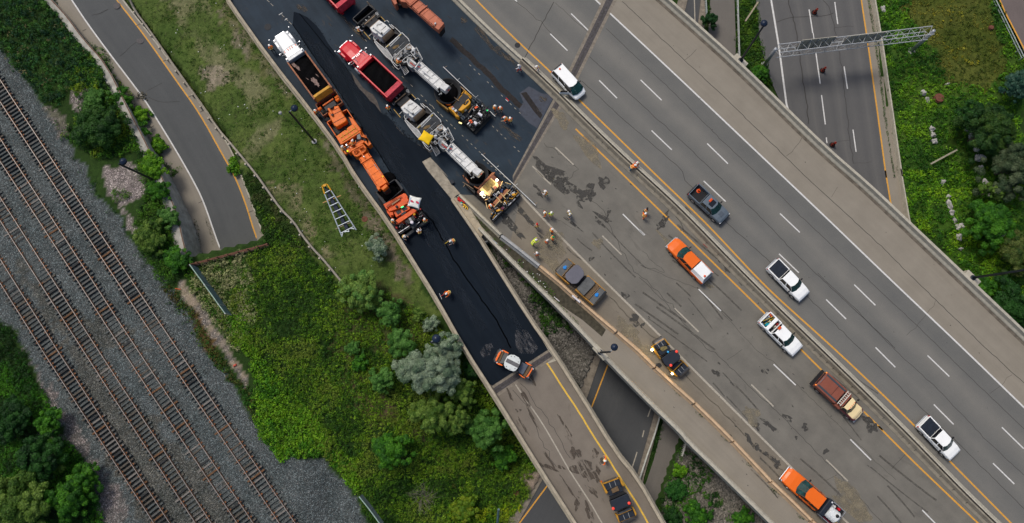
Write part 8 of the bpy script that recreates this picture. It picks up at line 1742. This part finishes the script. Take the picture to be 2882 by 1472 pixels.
for px, k, f, lab, kw in PP: person(px, k, f, lab, group='road workers in high visibility clothing', **kw)
for px, k, f, lab, z, kw in [("Z4 458,968", 'stand', 60, 'operator with a white helmet on the deck of the orange transfer machine', 1.9, {}), ("Z4 605,890", 'look', 60, 'operator bent over the controls in the middle of the orange transfer machine', 1.9, dict(shirt=V_OR)),
  ("Z3 1010,825", 'look', 45, 'operator in orange on the rear deck of the upper white machine', 2.3, dict(shirt=V_OR)), ("Z6 825,965", 'stand', 40, 'operator in a white shirt half under the yellow sunshade', 2.3, dict(shirt=C_WH, vest=C_WH, stripes=False)),
  ("Z5 290,1002", 'stand', 0, 'operator at the left corner of the orange paver', 1.2, dict(shirt=V_OR)), ("Z5 705,1000", 'stand', 90, 'operator at the right end of the orange paver screed', .7, dict(shirt=V_OR)),
  ("Z8 655,905", 'sit', -50, 'operator in orange seated on the left seat of the lit paver', 1.2, dict(shirt=V_OR)), ("V1 590,800", 'lean', -20, 'person in yellow leaning in at the open door of the van', 0.0, dict(vest=V_YE, shirt=V_OR))]:
    person(px, k, f, lab, z=z, group='machine operators and helpers', **kw)
WD = mat('yellow_handle', (.72, .52, .04), .6)
handtool('lute', 'yellow handled lute held by the worker on the fresh mat', 'hand tool', P(*T("Q5 300,208")[0], 1.0), P(*T("Q5 188,275")[0], .07), WD, .7, M_BLK)
handtool('rake', 'red handled rake held by the worker at the ramp edge', 'hand tool', P(*T("Q5 232,1090")[0], 1.0), P(*T("Q5 120,1160")[0], .07), C_RD, .8, M_STL)
handtool('lute', 'black lute held by the white-sleeved worker', 'hand tool', P(*T("Q1 300,120")[0], 1.0), P(*T("Q1 255,190")[0], .04), M_BLK, .7, M_BLK)
handtool('rod', 'long pale rod leaning from the paver corner over the parapet', 'hand tool', P(*T("Z5 385,1215")[0], 1.2), P(*T("Z5 468,1298")[0], .1), M_STL, 0)
handtool('board', 'short tan board held by the third of four workers', 'hand tool', P(*T("Q2 680,1010")[0], .9), P(*T("Q2 585,1045")[0], .4), V_CR, 0)
# ================================================================ street furniture
M_POLE = mat('dark_pole', (0.012, 0.018, 0.028), .45, var=.3); M_SHADE = mat('lamp_housing', (0.012, 0.022, 0.045), .25, var=.3)
def lamp(label, base, top, head, zb, hgt, hr=.42, plinth=False, basez=None):
    b = P(*T(base)[0], zb); t = P(*T(top)[0], zb+hgt); hd = P(*T(head)[0], zb+hgt+.1); root = thing('street_lamp', label, 'street lamp', b, px=True, group='dark street lamps with round heads')
    mb = MB(); mb.tube([b, b.lerp(t, .98), t], .15, 12, .07); mb.build('pole', M_POLE, root, smooth=True)
    mb = MB(); mb.tube([t-V((0, 0, .15)), hd], .045, 8); mb.build('arm', M_STL, root)
    mb = MB(); mb.lathe(hd-V((0, 0, .25)), [(hr*.55, 0), (hr, .1), (hr, .2), (hr*.8, .36), (hr*.35, .46), (.05, .5)], 24); mb.build('lamp_head', M_SHADE, root, smooth=True)
    mb = MB(); mb.lathe(b-V((0, 0, .1)), [(.34, 0), (.34, .25), (.2, .3)], 14); mb.build('footing', M_GREYC if not plinth else M_POLE, root)
    if plinth: mb = MB(); d = par_dir(b); mb.box(b+V((0, 0, -.35)), (2.0, .75, .9), d); mb.build('plinth', M_CON2, root)
    return root
def par_dir(b):
    best = min((min((p-b).length for p in pl), k) for k, pl in enumerate((par0, lout0)))[1]; pl = (par0, lout0)[best]; i = min(range(len(pl)-1), key=lambda i: (pl[i]-b).length); d = pl[i+1]-pl[max(i-1, 0)]; return math.atan2(d.y, d.x)
lamp('dark lamp post lying long across the lawn left of the orange machine', "R4 1345,650", "R4 950,185", "R4 1030,130", -.5, 9.6)
lamp('dark lamp post by the railway bushes near the exit road', "B1 1150,75", "A1 880,1213", "A1 910,1195", -.5, 8.5)
lamp('dark lamp post mounted on the far right parapet above the ivy strip', "A4 590,448", "A4 762,190", "A4 766,170", .6, 8.6, plinth=True)
lamp('dark lamp post mounted on the parapet at the right edge', "B5 1150,795", "S 2935,752", "S 2950,748", .6, 10, plinth=True)
lamp('short looking lamp post on the left highway parapet above the lower street', "R8 240,830", "R8 985,795", "R8 1300,450", .6, 9.0, plinth=True, hr=.40)
lamp('lamp head poking out of the thicket at the ramp parapet', "B2 1690,1280", "B2 1610,1272", "B2 1652,1245", -.5, 7.5, hr=.5)
# gantry
z0, zt = -7.7, -1.2
gA, gB = P(*T("R3 220,405")[0], zt), P(*T("R3 2525,130")[0], zt+.2)
root = thing('sign_gantry', 'grey steel truss gantry spanning the lower freeway, seen from behind its signs', 'sign gantry', P(*T("R3 45,660")[0], z0), px=True)
for bp, tp in (("R3 55,640", gA), ("R3 2190,430", gB)):
    b = P(*T(bp)[0], z0); mb = MB(); mb.tube([b, Vector((tp.x, tp.y, zt+.1))], .27, 18, .22); mb.build('column', M_STL, root, smooth=True)
    mb = MB(); mb.lathe(b-V((0, 0, .3)), [(.55, 0), (.55, .4), (.35, .45)], 18); mb.build('footing', M_GREYC, root)
tl = W("R3 200,375 2505,108", zt+.3); ml = W("R3 400,390 2450,160", zt-1.1); bl = W("R3 300,485 2430,238", zt-1.2); tf = W("R3 260,385 2480,175", zt+.2)
ds = (tl[1]-tl[0]); back = [tl[0], tl[1]]; sdv = V((ds.y, -ds.x, 0)).normalized()*1.15
c4 = [[p+o_ for p in (gA.lerp(gB, .02), gA.lerp(gB, .985))] for o_ in (V((0, 0, .25))-sdv*.45, V((0, 0, .25))+sdv*.55, V((0, 0, -1.25))-sdv*.45, V((0, 0, -1.25))+sdv*.55)]
for c in c4: mb = MB(); mb.tube(c, .06, 8); mb.build('chord', mat('gantry_steel', (.42, .44, .45), .5, metal=.2, var=.1), root)
mb = MB(); n = 14
for i in range(n):
    t0, t1, tm = i/n, (i+1)/n, (i+.5)/n
    for a, b in ((0, 1), (2, 3), (0, 2), (1, 3)):
        mb.tube([c4[a][0].lerp(c4[a][1], t0), c4[b][0].lerp(c4[b][1], tm)], .022, 5); mb.tube([c4[b][0].lerp(c4[b][1], tm), c4[a][0].lerp(c4[a][1], t1)], .022, 5)
mb.build('lattice', MATS['gantry_steel'], root)
for s, l_ in (("R3 605,275 1115,220", 'a'), ("R3 1285,215 1840,150", 'b')):
    a, b = W(s, zt+.8); d = (b-a); mb = MB(); mb.box((a+b)/2+V((0, 0, -1.3)), (d.length, .08, 2.7), math.atan2(d.y, d.x), rx=.0); mb.build('sign_panel', mat('sign_back', (.35, .33, .27), .7, var=.15), root)
    mb = MB()
    for i in range(5): p = a.lerp(b, (i+.1)/4.2); mb.box(p+V((0, 0, -1.3))-V((-d.y, d.x, 0)).normalized()*-.0-sdv*-.08, (.09, .12, 2.6), math.atan2(d.y, d.x))
    mb.build('sign_bracket', M_STL, root)
# traffic barrels
def barrel(px, lab):
    b = P(*T(px)[0], -7.7); root = thing('traffic_barrel', lab, 'traffic barrel', b, group='orange and black traffic barrels on the freeway')
    mb = MB(); mb.lathe((0, 0, 0), [(.40, 0), (.40, .08), (.27, .1)], 18); mb.build('rubber_base', M_TYRE, root)
    for i in range(5):
        mb = MB(); r0, r1 = .25-.022*i, .25-.022*(i+1); z = .1+.2*i; mb.lathe((0, 0, z), [(r0, 0), (r1+.01, .195)], 18); mb.build('band', mat('barrel_red', (.30, .03, .012), .5) if i % 2 == 0 else M_BLK, root)
    mb = MB(); mb.tube([(-.1, 0, 1.08), (0, 0, 1.2), (.1, 0, 1.08)], .04, 6); mb.build('handle', M_BLK, root)
barrel("A4 1135,95", 'topmost traffic barrel beside the upper lane dash of the freeway'); barrel("A4 1195,525", 'traffic barrel below the gantry beside a thick lane dash'); barrel("A4 1268,1075", 'traffic barrel half hidden by the highway parapet')
# guardrail along the lawn
gpx = "A1 955,-20 1000,80 1110,225 1250,430 1400,640 1600,935 1750,1110 1895,1285; B2 400,140 500,285 600,380 660,480 750,590 800,640 860,710 950,820"
gpt = smooth_pl(WT(gpx, .75), 1); root = thing('guardrail', 'weathered grey guardrail with posts between the lawn and the exit road', 'guardrail', gpt[0], px=True)
mb = MB(); sweep(mb, gpt, [(-.11, -.12), (-.13, .12), (.09, .14), (.12, -.1)]); mb.build('rail', mat('weathered_rail', (.27, .245, .20), .85, var=.3, scale=3), root)
rs_ = resample(gpt, 26)
for p in rs_: mb = MB(); mb.box((p.x-.22, p.y-.12, p.z-.25), (.2, .2, 1.0)); mb.build('post', mat('post_wood', (.40, .36, .29), .9, var=.3), root)
for nm, lab, s, z, c_ in (('handrail', 'white handrail between the footpath and the ivy strip', "A4 572,-20 585,420", -6.2, (.40, .42, .40)), ('handrail', 'green-grey rail at the far edge of the footpath beside the round bush', "A4 335,-20 342,95", -6.2, (.35, .40, .38)),
    ('guardrail', 'long pale guardrail on the lower street beneath the two bridges', "C3 1735,515 1690,670 1640,810 1575,1010", -6.4, (.50, .52, .48)), ('handrail', 'short pale rail on the wing wall below the highway parapet', "C4 350,712 318,820", -4.5, (.42, .42, .38)),
    ('guardrail', 'pale guardrail beside the slip road in the upper right corner', "A5 1315,-20 1390,130 1532,420", -5.2, (.38, .42, .42))):
    pt = W(s, z); root = thing(nm, lab, nm, pt[0], px=True); mb = MB(); mb.tube(pt, .06, 6); mb.tube([p-V((0, 0, .4)) for p in pt], .05, 6); 
    o = mb.build('rail', mat('rail%.2f' % c_[0], c_, .6), root)
    for p in resample(pt, 9): mb = MB(); mb.tube([p, p-V((0, 0, 1.0))], .05, 6); mb.build('post', MATS['rail%.2f' % c_[0]], root)
# slip road in the corner
sr = W("A5 1340,-40 1385,80 1460,230 1532,380; S 2950,260", -5.4); sr2 = [p+V((14, 6, 0)) for p in sr]
ribbon('slip_road', [(sr, 0), (sr2, 12)], road_mat('slip_asphalt', (.13, .105, .10), (.10, .085, .08), (.16, .13, .12), blot=.3))
mb = MB(); strip(mb, W("A5 1345,-20 1392,90 1532,360; S 2910,180", -5.39), .2, .01); tag(mb.build('slip_yellow_line', M_YEL, fixn=False), kind='structure')
# portal railing
pt = W("B1 1380,700 1450,685 1700,620 1895,562", .5); pt2 = [P(*T("B1 1380,700")[0], .5), P(*T("B2 398,542")[0], .5)]
root = thing('portal_railing', 'rusty railing on the head of the tunnel where the exit road ends', 'railing', pt2[0], px=True); RU = mat('rusty_rail', (.16, .075, .05), .9, var=.4, scale=5)
for i in range(4): mb = MB(); mb.tube([p-V((0, 0, .28*i)) for p in pt2], .04, 6); mb.build('bar', RU, root)
for i in range(9): p = pt2[0].lerp(pt2[1], i/8); mb = MB(); mb.box(p-V((0, 0, .45)), (.12, .12, 1.1)); mb.build('post', RU, root)
d_ = pt2[1]-pt2[0]; mb = MB(); mb.box((pt2[0]+pt2[1])/2+V((0, 0, -1.15)), (d_.length, .35, .6), math.atan2(d_.y, d_.x)); mb.build('beam', mat('dark_concrete', (.07, .055, .045), .9, var=.4), root)
# tunnel face under the railing
mb = MB(); mb.box((pt2[0]+pt2[1])/2+V((.1, -.25, -3.3)), (d_.length+1, .3, 4.0), math.atan2(d_.y, d_.x)); tag(mb.build('tunnel_head_wall', M_GREYC), 'grey head wall under the rusty railing at the tunnel mouth', 'wall')
# blue-grey panel fences
def panelfence(lab, s, z, h, m, px0=None):
    t = W(s, z+h); root = thing('panel_fence', lab, 'fence', t[0], px=True)
    for i, (a, b) in enumerate(zip(t, t[1:])):
        d = b-a; mb = MB(); mb.box((a+b)/2-V((0, 0, h/2)), (d.length-.04, .07, h), math.atan2(d.y, d.x)); mb.build('panel', m, root); mb = MB(); mb.tube([a, b], .06, 6); mb.build('top_rail', mat('pale_green_steel', (.30, .42, .34), .6), root)
        mb = MB(); mb.box(b-V((0, 0, h/2-.03)), (.12, .12, h+.06), math.atan2(d.y, d.x)); mb.build('post', M_STL, root)
PB = mat('blue_grey_panel', (.105, .17, .185), .5, var=.3, scale=1.5)
panelfence('blue-grey panel fence slanting down from the tunnel mouth beside the pale weeds', "R7 350,290 625,665 885,1030 1100,1225".replace('1100,1225', '1010,1200'), -.4, 2.2, PB)
panelfence('pale green-grey fence at the bottom between gravel and bushes', "C2 1080,1120 1160,1220 1240,1330", -.4, 1.6, mat('chain_link_grey', (.20, .24, .23), .7, var=.3))
b = P(*T("C3 525,1330")[0], -4.8); mb = MB(); mb.tube([b, P(*T("C3 535,1215")[0], -1.0)], .14, 10); tag(mb.build('post', PB), 'pale blue post standing by the yellow-green bush at the bottom edge', 'post')
# wooden beam in the field + leaning beam on ivy
for s, z, lab, c_ in (("A5 840,1215 1035,1110", -6.6, 'long pale beam lying on the ground cover in the right field', (.30, .28, .21)), ("A4 625,158 720,15", -6.4, 'pale board lying across the ivy at the top', (.30, .26, .18))):
    a, b = W(s, z); d = b-a; mb = MB(); mb.box((a+b)/2, (d.length, .22, .14), math.atan2(d.y, d.x)); tag(mb.build('beam', mat('beam%.2f' % c_[2], c_, .9, var=.2), bevel=.01), lab, 'beam')
# aluminium truss frame on the lawn
ra = 'Q6'; root = thing('truss_frame', 'tapered ladder-like aluminium frame with a yellow tip lying on the lawn', 'frame', PT(*T("Q6 400,600")[0]), px=True); ZT = .38; AL = mat('aluminium', (.38, .43, .47), .4, metal=.3, var=.12)
def tz(s, z=ZT): return W(s, z)
mb = MB(); mb.tube(tz("Q6 165,320 505,1150"), .075, 8); mb.build('side_beam', AL, root); mb = MB(); mb.tube(tz("Q6 290,250 780,1020"), .075, 8); mb.build('side_beam', AL, root)
mb = MB(); mb.tube(tz("Q6 165,320 115,165 140,145 205,127 222,140 290,250"), .08, 8); mb.build('tip', P_MY, root); mb = MB(); mb.box(P(*T("Q6 165,153")[0], ZT+.08), (.35, .25, .15), .5); mb.build('tip_block', P_MY, root)
for a, b in (("175,297", "268,245"), ("222,428", "345,365"), ("272,552", "422,483"), ("322,683", "500,600"), ("375,812", "578,722"), ("428,945", "650,842"), ("480,1080", "720,958")):
    mb = MB(); mb.tube(tz("Q6 %s %s" % (a, b), ZT+.04), .06, 6); mb.build('rung', AL, root)
mb = MB(); mb.tube(tz("Q6 500,1150 520,1065 600,1050 640,1055 630,1010 680,990 745,1000"), .06, 6); mb.tube(tz("Q6 540,1050 640,1045"), .05, 6); mb.build('end_brace', AL, root)
for i, (a, b, c, d) in enumerate((("150,180", "190,175", "240,250", "195,275"), ("200,300", "250,275", "305,375", "240,400"), ("260,420", "320,390", "370,490", "305,520"), ("320,545", "390,515", "435,615", "370,645"), ("395,670", "455,640", "505,745", "450,770"), ("455,795", "520,765", "565,870", "500,895"), ("530,920", "590,885", "625,985", "570,1010"))):
    pr(root, 'tread', mat('dark_tread', (.012, .020, .040), .7, var=.3), "Q6 %s %s %s %s" % (a, b, c, d), -.3, .16, .02)
mb = MB(); mb.tube(tz("Q6 130,493 210,460", .02), .07, 6); mb.tube(tz("Q6 390,388 485,347", .02), .07, 6); mb.tube(tz("Q6 210,460 390,388", .02), .07, 6); mb.build('timber', mat('pine', (.52, .30, .12), .8), root)
mb = MB(); mb.tube(tz("Q6 380,1000 700,860", .02), .05, 6); mb.build('timber', mat('pale_pine', (.34, .25, .2), .8), root)
# manholes, caps
def disc(name, lab, cat, px, r_, h, m, z=None, tex=True):
    c = PT(*T(px)[0]) if z is None else P(*T(px)[0], z); mb = MB(); mb.lathe(c, [(r_*1.12, -.1), (r_*1.12, h*.6+.001), (r_*1.0, h*.6+.002), (r_*.98, h), (r_*.3, h+.004)], 24); return tag(mb.build(name, m), lab, cat)
IR = mat('cast_iron', (.020, .022, .026), .7, var=.4, scale=6); IRW = mat('worn_iron', (.09, .085, .085), .8, var=.3, scale=6); RST = mat('rust_brown', (.14, .055, .035), .9, var=.35, scale=5)
disc('manhole_cover', 'dark manhole cover in the dark surface beyond the white dump truck', 'manhole cover', "A2 405,200", .42, .03, IR, 0.0)
disc('manhole_cover', 'round cover at the very top of the exit road', 'manhole cover', "A1 865,42", .42, .02, IRW, rampz(0, 16)); disc('manhole_cover', 'round cover beside the yellow line in the middle of the exit road', 'manhole cover', "A1 1040,298", .45, .02, IRW, rampz(0, 113))
disc('drain_cover', 'small round drain beside the yellow line at the median barrier', 'drain', "A3 675,335", .33, .02, IR, .004); disc('manhole_cover', 'rust brown cover on the lawn between the frame and the ramp', 'manhole cover', "B2 1123,360", .34, .06, RST)
disc('manhole_cover', 'dark round stain-like cover beside the amber roller by the barrier', 'manhole cover', "V4 350,895", .27, .01, IR, .004)
disc('hydrant_cap', 'round rust coloured chamber cap in the right field', 'chamber cap', "A5 893,733", .62, .5, RST); disc('hydrant_cap', 'small rusty chamber with a pale lid near the slip road', 'chamber cap', "A5 1283,208", .3, .3, RST); disc('manhole_cover', 'brown round cover near the lower street bank', 'manhole cover', "C3 662,1092", .36, .1, RST)
# debris on the exit road edge, small litter
rg = random.Random(9); mb = MB(); c = P(*T("A1 1050,715")[0], rampz(0, 270))
for i in range(26): mb.box(c+V((rg.gauss(0, .45), rg.gauss(0, .35), rg.uniform(0, .3))), (rg.uniform(.1, .5), rg.uniform(.05, .2), .06), rg.uniform(0, 3), rg.uniform(-.5, .5))
tag(mb.build('debris_heap', mat('debris', (.10, .095, .07), .9, var=.5, scale=9)), 'heap of broken debris at the left kerb of the exit road', 'debris')
def sign_small(px, lab, z=-.5):
    c = PT(*T(px)[0]); root = thing('utility_marker', lab, 'marker', c); mb = MB(); mb.tube([(0, 0, 0), (0, 0, 1.1)], .03, 6); mb.build('post', M_STL, root); mb = MB(); mb.lathe((0, 0, 1.1), [(.2, 0), (.24, .12), (.14, .25)], 12); mb.build('cap', P_MG, root)
sign_small("A2 520,862", 'small grey capped marker on the lawn near the lamp post')
mb = MB(); c = PT(*T("C1 1742,148")[0]); mb.box(c+V((0, 0, .12)), (.5, .3, .22), .5, taper=.7); tag(mb.build('bag', mat('red_bag', (.45, .08, .05), .7), bevel=.05), 'small red bag lying on the dirt path beside the tracks', 'bag')
a = PT(*T("R7 85,738")[0], .05); b = PT(*T("R7 185,752")[0], .05); mb = MB(); mb.tube([a, a.lerp(b, .5)+V((0, 0, .06)), b], .05, 6); tag(mb.build('plastic_pipe', mat('orange_pipe', (.6, .10, .03), .6)), 'short orange pipe on the gravel by the dirt path', 'pipe')
# poles with stands (lane straightedges)
for s, lab in (("A3 125,495 510,862", 'long white pole on small feet beside the yellow and black paver'), ("A3 408,1140 590,1316; B3 810,258", 'long white pole on small feet beside the lit paver')):
    p = W(s, .35); root = thing('guide_pole', lab, 'guide pole', p[0], px=True); mb = MB(); mb.tube([p[0], p[-1]], .05, 8); mb.build('rail', mat('pole_white', (.62, .64, .64), .5), root)
    for t in (.02, .27, .62, .98): q = p[0].lerp(p[-1], t); mb = MB(); mb.tube([V((q.x, q.y, 0)), q], .025, 6); mb.tube([q, q+V((.35, .25, 0))], .025, 6); mb.build('foot', P_TAN if t in (.02, .98) else MATS['pole_white'], root)
mb = MB(); mb.tube(W("Q2 792,85 908,205", .06), .06, 8); tag(mb.build('hand_level', C_RD), 'short red bar lying on the dark surface between the lane dashes', 'bar'); mb = MB(); mb.tube(W("Q2 778,148 870,232", .06), .05, 8); tag(mb.build('hand_level', MATS['pole_white']), 'short white bar lying beside the red bar', 'bar')
# crash cushion with chevrons at the nose
root = thing('chevron_board', 'tipped over yellow and black chevron board at the nose of the grass wedge', 'sign board', P(*T("Z8 190,910")[0], .3), px=True)
pr(root, 'panel', M_BLK, "Z8 130,880 175,855 250,935 240,965 200,975", .25, .40, .01)
CY = mat('chevron_yellow', (.85, .50, .01), .5)
for i in range(3):
    x, y = 135+33*i, 882+27*i; pr(root, 'chevron', CY, "Z8 %d,%d %d,%d %d,%d %d,%d %d,%d %d,%d" % (x, y, x+12, y-8, x+62-8*i, y+6, x+30, y+62-4*i, x+16, y+50, x+38, y+12), .40, .42, 0)
root = thing('barrier_end_cap', 'bundle of orange bars with a green plate at the tip of the nose', 'barrier end', P(*T("Z8 80,800")[0], .3), px=True)
tb(root, 'orange_bar', C_RD, [("Z8 45,790 160,840", .5), ("Z8 55,770 185,860", .55), ("Z8 60,765 105,755", .5), ("Z8 50,800 120,850", .4)], .07); tb(root, 'black_bar', M_BLK, [("Z8 25,735 60,790", .5)], .06)
pr(root, 'green_plate', mat('plate_green', (.02, .30, .20), .5), "Z8 98,845 130,838 140,865 108,875", .4, .5, .01); pr(root, 'white_plate', P_MW, "Z8 100,868 135,868 140,885 112,890", .4, .48, .01)
pr(thing('road_box', 'small dark box lying on the edge of the nose slab', 'box', P(*T("B3 185,80")[0], 0), px=True), 'lid', M_NAVY, "B3 168,72 190,65 210,88 185,102", .06, .35, .03)
# concrete pipe ends and rail beyond the nose
c = P(*T("B3 435,505")[0], -1.0); mb = MB(); mb.lathe(c-V((0, 0, 1.2)), [(.55, 0), (.55, 1.5), (.40, 1.55), (.38, 1.2)], 18); tag(mb.build('concrete_pipe', M_GREYC), 'upright grey concrete pipe in the gap behind the nose', 'pipe')
mb = MB(); mb.tube(W("B3 420,455 470,505 520,545", .6), .14, 10); tag(mb.build('steel_rail', mat('bluish_steel', (.3, .36, .4), .4, metal=.3)), 'short bluish steel rail at the start of the gap behind the nose', 'rail')
c = W("B3 1080,925 1140,975", .9); mb = MB(); mb.tube(c, .13, 8); tag(mb.build('white_tube', C_WH), 'white tube lying on top of the tan temporary barrier', 'tube'); c = W("B3 945,935 985,970", .1); mb = MB(); mb.tube(c, .06, 6); tag(mb.build('white_board', C_WH), 'thin white board lying in the weedy strip', 'board')
c = P(*T("B4 490,555")[0], .06); mb = MB(); mb.box(c, (.75, .25, .1), -.75); tag(mb.build('wood_block', mat('reddish_wood', (.25, .1, .08), .8)), 'reddish block lying in the gutter by the median barrier', 'block')
# litter specks on the lawn (real scraps)
rg = random.Random(31); mb = MB()
for _ in range(130):
    px, py = rg.uniform(380, 1250), rg.uniform(0, 760); q = PT(px, py)
    if inpoly(np.array([q.x]), np.array([q.y]), ZONES[1][0])[0]: mb.box((q.x, q.y, q.z+.12), (rg.uniform(.05, .13), rg.uniform(.04, .1), .03), rg.uniform(0, 3))
tag(mb.build('paper_scraps', mat('scrap_white', (.7, .72, .7), .8)), kind='stuff')
mb = MB()
for _ in range(60):
    px, py = T("B3 %f,%f" % (rg.uniform(560, 960), rg.uniform(560, 900)))[0]; q = P(px, py, .1)
    if inpoly(np.array([q.x]), np.array([q.y]), W("B3 560,560 720,650 930,860 1010,1000 860,890 640,680", .1))[0]: mb.box(q, (rg.uniform(.06, .2), rg.uniform(.05, .12), .04), rg.uniform(0, 3))
tag(mb.build('litter', MATS['scrap_white']), kind='stuff')
